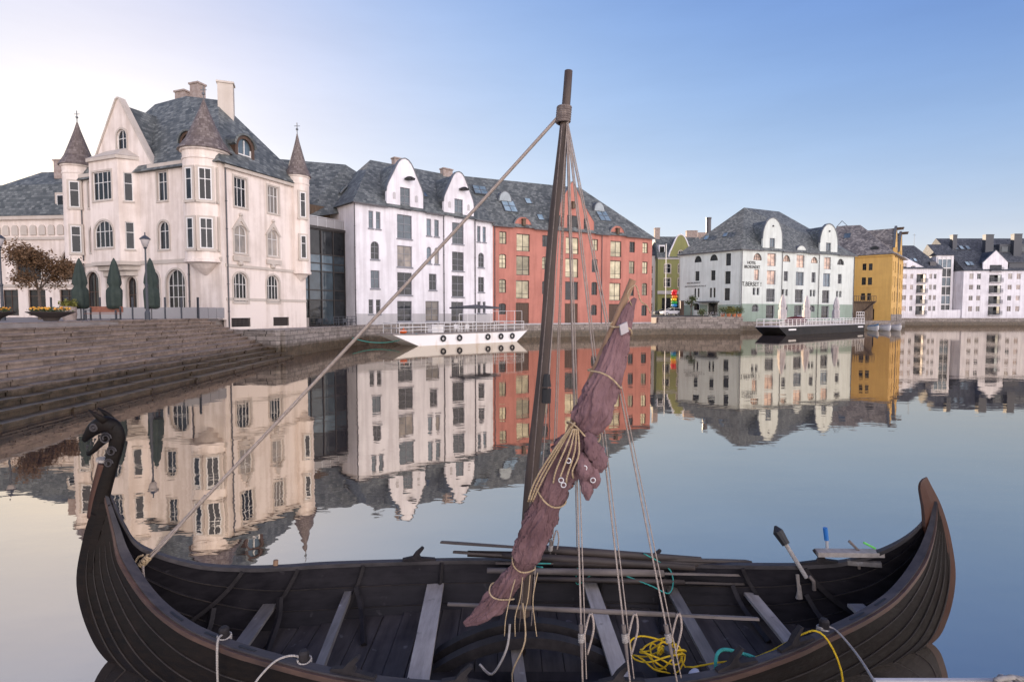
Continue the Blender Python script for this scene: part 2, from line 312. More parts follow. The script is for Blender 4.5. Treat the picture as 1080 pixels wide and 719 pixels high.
def window(fac, u0, u1, z0, z1, k='rect', fm='frame_grey', gm='g_dark', nv=2, hz=(.5,), inset=.16, fr=.07, name='window', sill=None, surround=None):
    lp = wloop(u0, u1, z0, z1, k); cu, cz = (u0 + u1) / 2, (z0 + z1) / 2
    W, H = u1 - u0, z1 - z0
    inner = [(cu + (u - cu) * (1 - 2 * fr / W), cz + (z - cz) * (1 - 2 * fr / H)) for u, z in lp]
    mb = MB(); n = len(lp); va, vb = inset, inset + .07
    for i in range(n):
        j = (i + 1) % n
        mb.solid([fac.p(lp[i][0], va, lp[i][1]), fac.p(lp[j][0], va, lp[j][1]), fac.p(inner[j][0], va, inner[j][1]), fac.p(inner[i][0], va, inner[i][1])],
                 [fac.p(lp[i][0], vb, lp[i][1]), fac.p(lp[j][0], vb, lp[j][1]), fac.p(inner[j][0], vb, inner[j][1]), fac.p(inner[i][0], vb, inner[i][1])])
    def top(u):
        if k == 'rect': return z1
        x = min(1, abs(u - cu) / (W / 2)); r = {'arch': min(W / 2, H * .45), 'seg': W / 2 * .35, 'semi': H}[k]; return z1 - r + r * math.sqrt(max(0, 1 - x * x))
    bw = .055
    for i in range(1, nv):
        u = u0 + W * i / nv; fac.box(mb, u - bw / 2, u + bw / 2, va + .004, vb - .004, z0 + fr * .5, top(u) - fr * .5)
    for h in hz:
        z = z0 + H * h
        fac.box(mb, u0 + fr * .5, u1 - fr * .5, va + .008, vb - .008, z - bw / 2, z + bw / 2)
    wo_ = mb.make(name, M[fm], fac.root)
    g = MB(); g.poly([fac.p(u, vb - .02, z) for u, z in lp]); g.make('pane', M[gm], wo_)
    if sill:
        s_ = MB(); fac.box(s_, u0 - .1, u1 + .1, -.09, .05, z0 - .16, z0 - .003); s_.make('sill', M[sill], wo_)
    if surround:
        s_ = MB(); wd = .17
        outer = [(cu + (u - cu) * (1 + 2 * wd / W), cz + (z - cz) * (1 + 2 * wd / H)) for u, z in lp]
        for i in range(n):
            j = (i + 1) % n
            s_.solid([fac.p(lp[i][0], -.05, lp[i][1]), fac.p(lp[j][0], -.05, lp[j][1]), fac.p(outer[j][0], -.05, outer[j][1]), fac.p(outer[i][0], -.05, outer[i][1])],
                     [fac.p(lp[i][0], .02, lp[i][1]), fac.p(lp[j][0], .02, lp[j][1]), fac.p(outer[j][0], .02, outer[j][1]), fac.p(outer[i][0], .02, outer[i][1])])
        s_.make('surround', M[surround], wo_)
    return wo_
def pipe(fac, u, z0, z1, v=-.1, r=.06):
    mb = MB(); mb.tube([fac.p(u, v, z0), fac.p(u, v, z1)], r, 8); z = z0 + 1.5
    while z < z1 - .5: mb.tube([fac.p(u, v, z), fac.p(u, v, z + .08)], r * 1.5, 8); z += 2.4
    return mb.make('drainpipe', M['gutter'], fac.root)
def gutter(fac, u0, u1, z, v=-.35, m='gutter'):
    mb = MB(); fac.box(mb, u0, u1, v - .12, v + .06, z - .14, z); return mb.make('gutter', M[m], fac.root)
def bell(uc, hw, z0, zs, z1, n=8, point=.0, k=2.):
    """curved gable outline (top part): from left base up, over, and down; z0 base, zs shoulder, z1 top"""
    L_ = [(uc - hw, z0), (uc - hw, zs)]
    for i in range(1, n + 1):
        t = i / n; w_ = hw * (1 - (1 - point) * (0.5 - 0.5 * math.cos(math.pi * t)))
        L_.append((uc - w_, zs + (z1 - zs) * t ** .85))
    return L_ + [(2 * uc - u, z) for u, z in L_[::-1] if abs(u - uc) > 1e-6]
def round_top(uc, hw, z0, zs, z1, n=10):
    L_ = [(uc - hw, z0)] + [(uc - hw * math.cos(t), zs + (z1 - zs) * math.sin(t)) for t in [math.pi * i / n for i in range(n + 1)]] + [(uc + hw, z0)]
    return L_
def coping(fac, loop, m='lead', w_=.10, v0=-.08, v1=.45, off=.0):
    """thin capping following the top of a gable"""
    mb = MB()
    for (u, z), (u2, z2) in zip(loop, loop[1:]):
        if abs(u - u2) < 1e-6 and abs(z - z2) < 1e-6: continue
        d = Vector((u2 - u, z2 - z)).normalized(); nn = Vector((-d.y, d.x)) * w_
        if nn.y < -.01 * 0 and abs(nn.y) > 1e-6: nn = -nn
        cu = sum(p[0] for p in loop) / len(loop)
        if abs(nn.y) < .02 and (u - cu) * nn.x < 0: nn = -nn
        mb.solid([fac.p(u, v0, z), fac.p(u2, v0, z2), fac.p(u2 + nn.x, v0, z2 + nn.y), fac.p(u + nn.x, v0, z + nn.y)],
                 [fac.p(u, v1, z), fac.p(u2, v1, z2), fac.p(u2 + nn.x, v1, z2 + nn.y), fac.p(u + nn.x, v1, z + nn.y)])
    return mb.make('gable_coping', M[m], fac.root)
def chimney(root, x, y, z0, z1, wx=.9, wy=.7, rz=0, m='brick'):
    mb = MB(); T = Matrix.Translation((x, y, 0)) @ Matrix.Rotation(rz, 4, 'Z')
    mb.box(-wx / 2, wx / 2, -wy / 2, wy / 2, z0, z1 - .25, T); mb.box(-wx / 2 - .1, wx / 2 + .1, -wy / 2 - .1, wy / 2 + .1, z1 - .25, z1 - .08, T)
    mb.box(-wx / 2 + .1, wx / 2 - .1, -wy / 2 + .1, wy / 2 - .1, z1 - .08, z1, T)
    return mb.make('chimney', M[m], root)
def skylight(root, c, ax, up, wd, ht, cols=1, rows=1):
    """roof window lying on a slope: c centre, ax across, up along the slope"""
    c, ax, up = Vector(c), Vector(ax).normalized(), Vector(up).normalized(); n = ax.cross(up)
    if n.z < 0: n = -n
    T = Matrix((ax, up, n)).transposed().to_4x4(); T.translation = c + n * .06
    mb = MB(); f = .07
    mb.box(-wd / 2 - f, wd / 2 + f, -ht / 2 - f, -ht / 2, -.1, .09, T); mb.box(-wd / 2 - f, wd / 2 + f, ht / 2, ht / 2 + f, -.1, .09, T)
    mb.box(-wd / 2 - f, -wd / 2, -ht / 2, ht / 2, -.1, .088, T); mb.box(wd / 2, wd / 2 + f, -ht / 2, ht / 2, -.1, .088, T)
    for i in range(1, cols): x = -wd / 2 + wd * i / cols; mb.box(x - .05, x + .05, -ht / 2, ht / 2, -.05, .085, T)
    for i in range(1, rows): y = -ht / 2 + ht * i / rows; mb.box(-wd / 2, wd / 2, y - .05, y + .05, -.05, .082, T)
    o = mb.make('skylight', M['lead'], root)
    g = MB(); g.box(-wd / 2, wd / 2, -ht / 2, ht / 2, -.08, .04, T); g.make('pane', M['g_sky'], o)
    return o
# ------------------------------------------------------------------ hull form (needed for the hole it makes in the water)
KEEL = [(-4.12,1.64),(-4.25,1.22),(-4.32,.79),(-4.23,.34),(-4.03,0),(-3.6,-.28),(-2.9,-.4),(-1.8,-.45),(-.6,-.48),(.6,-.48),(1.8,-.46),(3.,-.4),(3.8,-.28),(4.41,0),(4.59,.27),(4.66,.69),(4.60,1.1),(4.49,1.45)]
GUN = [(-4.03,.03,1.66),(-3.93,.06,1.35),(-3.8,.13,1.08),(-3.42,.35,.80),(-3.,.56,.65),(-2.6,.72,.58),(-2.2,.86,.54),(-1.4,1.06,.465),(-.6,1.16,.425),(.6,1.17,.39),(1.6,1.08,.39),(2.4,.88,.455),(2.9,.70,.52),(3.4,.52,.6),(3.8,.36,.72),(4.15,.2,.95),(4.36,.08,1.22),(4.44,.03,1.50)]
def yc(X): return 5.4 + (X + 4.2) / 8.8 * .3
def cr(P, t):
    n = len(P) - 1; i = min(int(t), n - 1); f = t - i
    a, b, c, d = (Vector(P[max(0, min(n, j))]) for j in (i - 1, i, i + 1, i + 2))
    return .5 * ((2 * b) + (c - a) * f + (2 * a - 5 * b + 4 * c - d) * f * f + (3 * b - a - 3 * c + d) * f ** 3)
K3 = [(x, 0, z) for x, z in KEEL]
def hull_pt(t, v, side=1, off=0.):
    k = cr(K3, t); g = cr(GUN, t)
    c = Vector((k.x * .35 + g.x * .65, g.y * .86, k.z + (g.z - k.z) * .16))
    q = lambda v: k * (1 - v) ** 2 + c * 2 * v * (1 - v) + g * v * v
    p = q(v)
    if off:
        d = (q(min(v + .02, 1)) - q(max(v - .02, 0))); nn = Vector((0, d.z, -d.y)); e = cr(GUN, min(t + .05, 17)) - cr(GUN, max(t - .05, 0))
        nn = d.cross(Vector((e.x, e.y, e.z)));
        if nn.y < 0: nn = -nn
        if nn.length > 1e-9: p = p + nn.normalized() * off
    return Vector((p.x, yc(p.x) + side * p.y, p.z))
def hull_at_z(t, z):
    lo, hi = 0., 1.
    if cr(K3, t).z > z: return None
    for _ in range(30):
        m_ = (lo + hi) / 2
        if hull_pt(t, m_).z < z: lo = m_
        else: hi = m_
    return hull_pt(t, lo)

# ------------------------------------------------------------------ water with the hole the boat's hull makes
wm = bpy.data.materials.new('harbour_water'); wm.use_nodes = True; t_ = wm.node_tree; t_.nodes.clear(); lk = t_.links.new
o_ = t_.nodes.new('ShaderNodeOutputMaterial'); mx = t_.nodes.new('ShaderNodeMixShader'); gl = t_.nodes.new('ShaderNodeBsdfGlossy'); df = t_.nodes.new('ShaderNodeBsdfDiffuse')
gl.inputs['Roughness'].default_value = .012; gl.inputs['Color'].default_value = (1., .91, .775, 1); df.inputs['Color'].default_value = (.055, .046, .046, 1)
fr_ = t_.nodes.new('ShaderNodeFresnel'); fr_.inputs[0].default_value = 1.75
mr_ = t_.nodes.new('ShaderNodeMapRange'); mr_.inputs[1].default_value = .05; mr_.inputs[2].default_value = .55; mr_.inputs[3].default_value = .60; mr_.inputs[4].default_value = .66
lk(fr_.outputs[0], mr_.inputs[0]); lk(mr_.outputs[0], mx.inputs[0]); lk(df.outputs[0], mx.inputs[1]); lk(gl.outputs[0], mx.inputs[2]); lk(mx.outputs[0], o_.inputs[0])
tc = t_.nodes.new('ShaderNodeTexCoord'); mp = t_.nodes.new('ShaderNodeMapping'); mp.inputs['Scale'].default_value = (.55, 1, 1); mp.inputs['Rotation'].default_value = (0, 0, R(8)); lk(tc.outputs['Object'], mp.inputs[0])
n1 = t_.nodes.new('ShaderNodeTexNoise'); n1.inputs['Scale'].default_value = .9; n1.inputs['Detail'].default_value = 3; n1.inputs['Roughness'].default_value = .5
n2 = t_.nodes.new('ShaderNodeTexNoise'); n2.inputs['Scale'].default_value = 4.; n2.inputs['Detail'].default_value = 2
lk(mp.outputs[0], n1.inputs[0]); lk(mp.outputs[0], n2.inputs[0])
s1_ = t_.nodes.new('ShaderNodeMath'); s1_.operation = 'MULTIPLY_ADD'; s1_.inputs[1].default_value = .18; lk(n2.outputs[0], s1_.inputs[0]); lk(n1.outputs[0], s1_.inputs[2])
bp = t_.nodes.new('ShaderNodeBump'); bp.inputs['Strength'].default_value = 1; bp.inputs['Distance'].default_value = .0042
lk(s1_.outputs[0], bp.inputs['Height'])
for nd in (gl, df, fr_): lk(bp.outputs[0], nd.inputs['Normal'])
b = bmesh.new()
ring = []
ts = [4.05 + i * (13 - 4.1) / 60 for i in range(61)]
up_ = [hull_at_z(t, 0) for t in ts]; up_ = [p for p in up_ if p is not None]
ring = [(p.x, yc(p.x) + (p.y - yc(p.x)) * .975) for p in up_] + [(p.x, yc(p.x) - (p.y - yc(p.x)) * .975) for p in up_[::-1]]
def loopE(pts):
    vs = [b.verts.new((x, y, 0)) for x, y in pts]; return [b.edges.new((vs[i], vs[(i + 1) % len(vs)])) for i in range(len(vs))]
S = [(-9, 2), (9, 2), (9, 9), (-9, 9)]
eo = loopE(S); ei = loopE(ring)
bmesh.ops.triangle_fill(b, edges=eo + ei, use_beauty=True, normal=(0, 0, 1))
X0, X1, Y0, Y1 = -300, 900, -60, 900
for q in ([(X0, Y0), (X1, Y0), (X1, 2), (X0, 2)], [(X0, 9), (X1, 9), (X1, Y1), (X0, Y1)], [(X0, 2), (-9, 2), (-9, 9), (X0, 9)], [(9, 2), (X1, 2), (X1, 9), (9, 9)]):
    b.faces.new([b.verts.new((x, y, 0)) for x, y in q])
bmesh.ops.remove_doubles(b, verts=b.verts, dist=1e-5)
for f in b.faces:
    if f.normal.z < 0: f.normal_flip()
me = bpy.data.meshes.new('water'); b.to_mesh(me); b.free(); wo2 = bpy.data.objects.new('water', me); C.objects.link(wo2); me.materials.append(wm); wo2['kind'] = 'structure'
# harbour bed far below and the ground out to the horizon
mb = MB(); mb.box(-3000, 3000, 175, 5000, -4, 1.6); structure('ground', mb, M['asphalt'])
mb = MB(); mb.box(-320, 920, -80, 960, -4.2, -3.9); structure('harbour_bed', mb, mat('harbour_mud', (.03, .03, .025), .9))

# ------------------------------------------------------------------ land
def land(name, loop, z, m, z0=-3.5): mb = MB(); mb.prism(loop, z0, z); return structure(name, mb, M[m])
land('plaza', [(-21.6, 6), (-22.3, 24), (-25.9, 47.2), (-25.6, 48.6), (-21.5, 58.2), (-36, 100), (-300, 100), (-300, 6)], 3.0, 'paving')
land('quay_pavement', [(-25.8, 47.6), (-25.1, 45.6), (-18.3, 43.6), (-17.9, 52), (-17.3, 60), (-16.5, 62.6), (-1.8, 76.3), (-9, 90), (-22, 80)], 2.02, 'paving', -3.4)
land('quay_pavement', [(-1.8, 76.3), (24.9, 90.6), (22, 110), (-9, 92)], 1.75, 'paving', -3.4)
land('hotel_forecourt', [(24.2, 91.2), (36.9, 91.2), (38.6, 104), (45.2, 109.4), (36, 135), (20, 135)], 2.72, 'paving', -3.4)
land('road', [(21, 106), (40, 112), (38, 124), (48, 190), (20, 190), (-60, 190), (-60, 108)], 3.02, 'asphalt', -3.4)
land('quay_pavement', [(45, 109.6), (77, 123.6), (86.2, 124.6), (97.5, 138), (101, 159.8), (60, 185), (44, 160)], 1.7, 'paving', -3.4)
land('far_quay_pavement', [(100, 160.9), (420, 160.9), (420, 190), (60, 190)], 1.95, 'paving', -3.4)
land('ground', [(-900, 190), (1500, 190), (1500, 1500), (-900, 1500)], 2.6, 'asphalt', -3.3)
def quay(label, line, z, th=.5, copz=.25, cap='quay'):
    root = thing('quay_wall', label, 'wall', (line[0][0], line[0][1], 0)); mb = MB(); cp = MB()
    for (x, y), (x2, y2) in zip(line, line[1:]):
        d = Vector((x2 - x, y2 - y, 0)).normalized(); nn = Vector((d.y, -d.x, 0))
        q = [Vector((x, y, 0)), Vector((x2, y2, 0)), Vector((x2, y2, 0)) + nn * th, Vector((x, y, 0)) + nn * th]
        mb.solid([p + Vector((0, 0, -3)) for p in q], [p + Vector((0, 0, z - copz)) for p in q])
        L_ = (q[1] - q[0]).length; s = 0
        while s < L_ - .01:                                           # separate coping stones
            e = min(L_, s + random.uniform(.9, 1.6)); o = random.uniform(-.03, .05); dz = random.uniform(-.02, .03)
            a = [q[0] + d * (s + .015) - nn * .3, q[0] + d * (e - .015) - nn * .3, q[0] + d * (e - .015) + nn * (th + .06 + o), q[0] + d * (s + .015) + nn * (th + .06 + o)]
            cp.solid([p + Vector((0, 0, z - copz)) for p in a], [p + Vector((0, 0, z + .05 + dz)) for p in a]); s = e
    mb.make('wall', M['quay'], root); cp.make('coping', M[cap], root); return root
quay('rough stone quay wall under the cream corner house and the glass front', [(-18.4, 43.4), (-18.0, 52), (-17.4, 60), (-16.6, 62.5), (-2.0, 76.1)], 2.1)
quay('short stone wall closing the flight of steps below the corner house', [(-25.6, 45.9), (-18.2, 43.2)], 2.1)
quay('low stone quay wall below the red warehouse', [(-2.0, 76.1), (24.8, 90.5)], 1.8)
quay('broad stone quay wall in front of the pale green hotel entrance', [(24.0, 90.8), (37.2, 90.8), (39.0, 103.8), (45.3, 109.1)], 2.75)
quay('dark quay foot along the waterside front of the hotel', [(45.3, 109.2), (77, 122.8), (86.2, 124.2), (97.9, 137.9), (101, 160.6)], 1.75)
quay('long dark quay wall under the white apartment blocks', [(101, 160.8), (420, 160.8)], 1.95)

# stone steps down to the water, built block by block
st = MB(); NS = 13
T0, T1, W0, W1 = Vector((-21.3, 6)), Vector((-25.6, 45.6)), Vector((-14.6, 6)), Vector((-17.1, 43.2))
for i in range(NS + 2):
    a0, a1 = T0.lerp(W0, i / NS), T1.lerp(W1, i / NS); b0, b1 = T0.lerp(W0, (i + 1) / NS), T1.lerp(W1, (i + 1) / NS)
    z = 3.06 - i * 3.1 / NS; t = 0
    while t < 1:
        e = min(1, t + random.uniform(.025, .055)); g = .0006; j = random.uniform(-.06, .05); dz = random.uniform(-.03, .02)
        q = [a0.lerp(a1, t + g), a0.lerp(a1, e - g), b0.lerp(b1, e - g), b0.lerp(b1, t + g)]
        dd = (b0 - a0).normalized(); q[0] = q[0] - dd * .12; q[1] = q[1] - dd * .12; q[2] = q[2] + dd * j; q[3] = q[3] + dd * (j + random.uniform(-.01, .01))
        st.solid([Vector((p.x, p.y, z - .085)) for p in q], [Vector((p.x, p.y, z + dz)) for p in q])
        q2 = [q[0], q[1], q[2] - dd * .07, q[3] - dd * .07]; st.solid([Vector((p.x, p.y, z - .55)) for p in q2], [Vector((p.x, p.y, z - .087)) for p in q2]); t = e
st.prism([(T0.x - .3, T0.y), (T1.x - .3, T1.y), (W1.x - .5, W1.y), (W0.x - .5, W0.y)], -3, -.35)
tag(st.make('stone_steps', M['steps']), 'wide flight of worn granite steps leading down from the plaza into the water', 'steps')
# ------------------------------------------------------------------ CREAM CORNER HOUSE
root = thing('corner_house', 'cream corner house with conical turrets, steep gable and round-arched windows on the plaza', 'building', (-25.2, 48, 2))
KR = Fac((-25.2, 48), (.382, .924), root); KL = Fac((-25.2, 48), (-.93, .366), root)
KRw = [(1.47,2.82,13.0,15.6,'g'),(5.23,6.55,13.06,15.6,'g'),(1.38,2.74,8.87,11.36,'a'),(5.12,6.44,8.96,11.44,'a'),(1.18,2.69,4.5,7.12,'b'),(4.9,6.41,4.56,7.12,'b'),(.85,2.92,2.25,3.05,'c'),(5.6,7.6,2.25,3.09,'c')]
mb = MB()
wall(KR, mb, [(.36, 1.9), (10, 1.9), (10, 16.4), (.36, 16.4)], [wloop(a, b_, c, d, {'g':'rect','a':'arch','b':'arch','c':'rect'}[k]) for a, b_, c, d, k in KRw])
KLw = [(12.1,14.7,14.0,16.6,'o4'),(12.1,14.7,9.6,12.1,'oa'),(16.1,17.4,13.75,16.25,'r'),(16.0,17.4,9.4,11.95,'a'),(6.4,7.7,13.7,16.3,'r'),(6.35,7.75,9.3,11.85,'a'),(16.3,18.2,3.15,7.55,'d'),(13.2,15.1,3.15,7.5,'d'),(10.9,12.3,3.15,6.9,'d'),(7.8,9.7,3.15,7.45,'d'),(4.5,6.9,3.6,7.45,'dw'),(11.6,13.0,18.3,20.7,'ga')]
mainL = [w_ for w_ in KLw if w_[4] in ('r', 'a', 'd', 'dw', 'ga')]
gab = [(8.2, 17.0), (8.8, 17.9), (12.45, 23.5), (12.75, 23.5), (16.3, 17.9), (16.9, 17.0)]
wall(KL, mb, [(0, 2.9)] + [(0, 17.0)] + gab + [(19.8, 17.0), (19.8, 2.9)], [wloop(a, b_, c, d, 'rect' if k == 'r' else 'arch') for a, b_, c, d, k in mainL])
# the two walls at the back close the house
P = lambda u, v: (KL.p(u, v, 0).x, KL.p(u, v, 0).y)
mb.prism([P(-.0, 10.0), P(19.8, 10.0), P(19.8, 9.7), P(-.0, 9.7)], 2, 16.4)
mb.prism([P(19.5, .4), P(19.8, .4), P(19.8, 9.65), P(19.5, 9.65)], 2, 16.4)
mb.make('wall', M['cream'], root)
# oriel on the left front
bay = MB(); q = [(10.1, 0), (11.2, -1.2), (15.2, -1.2), (16.0, 0)]
F2 = Fac((KL.p(11.2, -1.2, 0).x, KL.p(11.2, -1.2, 0).y), (-.93, .366), root)
wall(F2, bay, [(0, 8.3), (4, 8.3), (4, 17.6), (0, 17.6)], [wloop(.9, 3.5, 14.0, 16.6, 'rect'), wloop(.9, 3.5, 9.6, 12.1, 'arch')], th=.2)
a_, b2 = KL.p(10.1, 0, 0), KL.p(11.2, -1.2, 0)
F3 = Fac((a_.x, a_.y), (b2.x - a_.x, b2.y - a_.y), root)
wall(F3, bay, [(0, 8.3), (1.62, 8.3), (1.62, 17.6), (0, 17.6)], [wloop(.5, 1.2, 13.8, 16.4, 'rect'), wloop(.5, 1.2, 9.4, 11.9, 'rect')], th=.2)
a_, b2 = KL.p(15.2, -1.2, 0), KL.p(16.0, 0, 0)
bay.solid([KL.p(15.2, -1.2, 8.3), KL.p(16.0, .02, 8.3), KL.p(15.8, .02, 8.3), KL.p(15.1, -1.05, 8.3)], [KL.p(15.2, -1.2, 17.6), KL.p(16.0, .02, 17.6), KL.p(15.8, .02, 17.6), KL.p(15.1, -1.05, 17.6)])
bay.make('oriel', M['cream'], root)
window(F2, .9, 3.5, 14.0, 16.6, 'rect', 'frame_white', 'g_dark', 4, (.62,), .08, sill='cream2', surround='cream2')
window(F2, .9, 3.5, 9.6, 12.1, 'arch', 'frame_white', 'g_dark', 4, (.6,), .08, sill='cream2', surround='cream2')
window(F3, .5, 1.2, 13.8, 16.4, 'rect', 'frame_white', 'g_dark', 1, (.62,), .08, sill='cream2')
window(F3, .5, 1.2, 9.4, 11.9, 'rect', 'frame_white', 'g_dark', 1, (.62,), .08, sill='cream2')
cb = MB()
for k_, (s_, z_, z2) in enumerate(((1., 7.95, 8.3), (.72, 7.5, 7.93), (.42, 7.0, 7.48))):
    L_ = [(13.1 + (u - 13.1) * (.7 + .3 * s_ ), v * s_ - (.08 if k_ == 0 else 0)) for u, v in q]
    cb.solid([KL.p(u, v, z_) for u, v in L_], [KL.p(u, v, z2) for u, v in L_])
L_ = [(9.95, .05), (11.1, -1.4), (15.3, -1.4), (16.2, .05)]
cb.solid([KL.p(u, v, 17.6) for u, v in L_], [KL.p(u, v, 17.9) for u, v in L_])
cb.hull([KL.p(u, v, 17.92) for u, v in L_] + [KL.p(11.8, .0, 18.9), KL.p(14.5, .0, 18.9)])
cb.make('oriel_cornice', M['cream2'], root)
for a, b_, c, d, k in mainL:
    if k == 'd': window(KL, a, b_, c, d, 'arch', 'brown', 'g_dark', 2, (.55,), .2, surround='cream2', name='arched_door')
    elif k == 'dw': window(KL, a, b_, c, d, 'arch', 'frame_white', 'g_dark', 4, (.35, .62), .2, surround='cream2')
    else: window(KL, a, b_, c, d, 'rect' if k == 'r' else 'arch', 'frame_white', 'g_dark', 2, (.65,), .14, sill='cream2', surround='cream2')
for a, b_, c, d, k in KRw:
    if k == 'c': 
        g = MB(); n_ = 14
        for i in range(n_ + 1): u = a + .03 + (b_ - a - .06) * i / n_; KR.box(g, u - .02, u + .02, .06, .1, c, d)
        for i in range(5): z = c + (d - c) * i / 4; KR.box(g, a, b_, .105, .13, z - .02 if i else z, z + .02)
        g_ = g.make('basement_grille', M['grate'], root); g2 = MB(); KR.box(g2, a, b_, .2, .25, c, d); g2.make('pane', M['g_dark'], g_)
    elif k == 'b': window(KR, a, b_, c, d, 'arch', 'frame_white', 'g_dark', 4, (.6,), .18, surround='cream2', sill='cream2')
    elif k == 'a': window(KR, a, b_, c, d, 'arch', 'frame_white', 'g_curtain', 2, (.65,), .14, sill='cream2', surround='cream2')
    else: window(KR, a, b_, c, d, 'rect', 'frame_white', 'g_curtain' if a > 4 else 'g_dark', 3, (.65,), .14, sill='cream2', surround='cream2')
tr = MB()
KR.box(tr, .36, 9.0, -.1, 0.01, 7.55, 7.8); KR.box(tr, .36, 10, -.05, 0.01, 4.6, 4.85)
for c in (2.05, 5.77):                                           # carved hoods and brackets
    tr.solid([KR.p(c - .95, -.12, 10.9), KR.p(c, -.12, 12.25), KR.p(c + .95, -.12, 10.9), KR.p(c + .75, -.12, 10.9), KR.p(c, -.12, 11.75), KR.p(c - .75, -.12, 10.9)],
             [KR.p(c - .95, 0, 10.9), KR.p(c, 0, 12.25), KR.p(c + .95, 0, 10.9), KR.p(c + .75, 0, 10.9), KR.p(c, 0, 11.75), KR.p(c - .75, 0, 10.9)])
    KR.box(tr, c - .9, c + .9, -.16, .0, 8.15, 8.6); tr.ball(KR.p(c - .2, -.12, 7.95), .28, 1); tr.ball(KR.p(c, -.1, 12.3), .18, 1)
for u0_, u1_ in ((-.1, 10.2), (15.9, 19.8)): KL.box(tr, u0_, u1_, -.1, .01, 8.0, 8.35)
KL.box(tr, 3.4, 8.6, -.28, .01, 16.65, 16.98); KL.box(tr, 16.6, 18.6, -.28, .01, 16.65, 16.98)
KR.box(tr, .4, 8.6, -.28, .01, 16.08, 16.38)
tr.make('cornice', M['cream2'], root)
coping(KL, gab, 'cream2', .16, -.12, .5)
rf = MB(); O = Vector((0, 0, 0))
rf.hull([KL.p(u, v, z) for u, v, z in ((-.5, -.45, 16.42), (20.2, -.4, 16.42), (20.2, 10.4, 16.42), (-.5, 10.4, 16.42), (5.6, 5, 24.2), (14.5, 5, 25.0), (10, 5, 25.2))])
rf.solid([KL.p(u, .42, z) for u, z in ((8.5, 16.6), (12.6, 23.1), (16.7, 16.6))], [KL.p(u, 6, z) for u, z in ((8.5, 16.6), (12.6, 23.1), (16.7, 16.6))])
rf_ = rf.make('roof', M['slate'], root)
def turret(uc, vc, fac, r, zb, zt, za, label=None, nwin=(), corbel=2.2, n=24, gm='g_dark'):
    c = fac.p(uc, vc, 0); mb = MB()
    mb.lathe(c, [(r * .18, zb - corbel), (r * .55, zb - corbel * .62), (r * .62, zb - corbel * .55), (r * .86, zb - corbel * .22), (r * .92, zb - .3), (r * 1.07, zb - .22), (r * 1.07, zb), (r, zb + .04), (r, zt - .9), (r * 1.04, zt - .85), (r * 1.04, zt - .7), (r, zt - .65), (r * 1.02, zt - .2), (r * 1.12, zt - .12), (r * 1.12, zt)], n)
    t = mb.make('turret', M['cream'], root); t.data.materials[0] = M['cream']
    cn = MB(); h = za - zt
    cn.lathe(c, [(r * 1.24, zt + .004), (r * 1.2, zt + .12), (r * .86, zt + h * .22), (r * .52, zt + h * .52), (r * .22, zt + h * .8), (.05, za)], n); cn.make('turret_roof', M['slate_brown'], t)
    f = MB(); f.tube([c + Vector((0, 0, za - .1)), c + Vector((0, 0, za + 1.1))], .045, 6); f.ball(c + Vector((0, 0, za + .45)), .14, 1); f.box(-.28, .28, -.02, .02, za + .75, za + .8, Matrix.Translation(c)); f.make('finial', M['lead'], t)
    for ang, z0_, z1_, hw in nwin:                                  # slim windows set round the drum
        d = Vector((math.cos(ang), math.sin(ang), 0)); s = Vector((-d.y, d.x, 0)); T = Matrix((s, d, Vector((0, 0, 1)))).transposed().to_4x4(); T.translation = c + d * (r - .02)
        m2 = MB(); f_ = .09; dd = .09
        m2.box(-hw, -hw + f_, -.1, dd, z0_, z1_, T); m2.box(hw - f_, hw, -.1, dd, z0_, z1_, T); m2.box(-hw + f_, hw - f_, -.1, dd - .003, z0_, z0_ + f_, T); m2.box(-hw + f_, hw - f_, -.1, dd - .003, z1_ - f_, z1_, T)
        m2.box(-hw + f_, hw - f_, -.1, dd - .02, z0_ + (z1_ - z0_) * .64, z0_ + (z1_ - z0_) * .64 + .06, T)
        if hw > .45: m2.box(-.03, .03, -.1, dd - .023, z0_ + f_, z1_ - f_, T)
        wd = m2.make('window', M['frame_white'], t); g = MB(); g.box(-hw + .02, hw - .02, -.12, .03, z0_ + .02, z1_ - .02, T); g.make('pane', M[gm], wd)
        m3 = MB(); m3.box(-hw - .18, -hw - .004, -.1, .05, z0_ - .1, z1_ + .18, T); m3.box(hw + .004, hw + .18, -.1, .05, z0_ - .1, z1_ + .18, T); m3.box(-hw, hw, -.1, .048, z1_ + .004, z1_ + .18, T); m3.box(-hw - .22, hw + .22, -.1, .1, z0_ - .22, z0_ - .02, T); m3.make('surround', M['cream2'], wd)
    return t
def ang_to(fac, uc, vc, off=0): c = fac.p(uc, vc, 0); return math.atan2(-c.y, -c.x) + R(off)
A0 = ang_to(KL, 1.9, .3)
turret(1.9, .25, KL, 1.75, 8.1, 17.5, 22.1, nwin=[(A0 + R(o), a, b_, hw) for o, hw in ((-2, .5), (44, .36), (-46, .36)) for a, b_ in ((13.1, 15.8), (9.0, 11.6))], corbel=1.3)
A1 = ang_to(KR, 9.3, .1)
turret(9.35, .15, KR, 1.05, 7.7, 17.3, 21.6, nwin=[(A1 + R(22), 13.1, 15.6, .3), (A1 + R(22), 9.0, 11.3, .3)], corbel=1.0)
A2 = ang_to(KL, 19.8, .3)
turret(19.5, .5, KL, 1.35, 8.6, 18.0, 22.4, nwin=[(A2 + R(-18), 13.8, 16.3, .42), (A2 + R(-18), 9.4, 12, .42)], corbel=1.2)
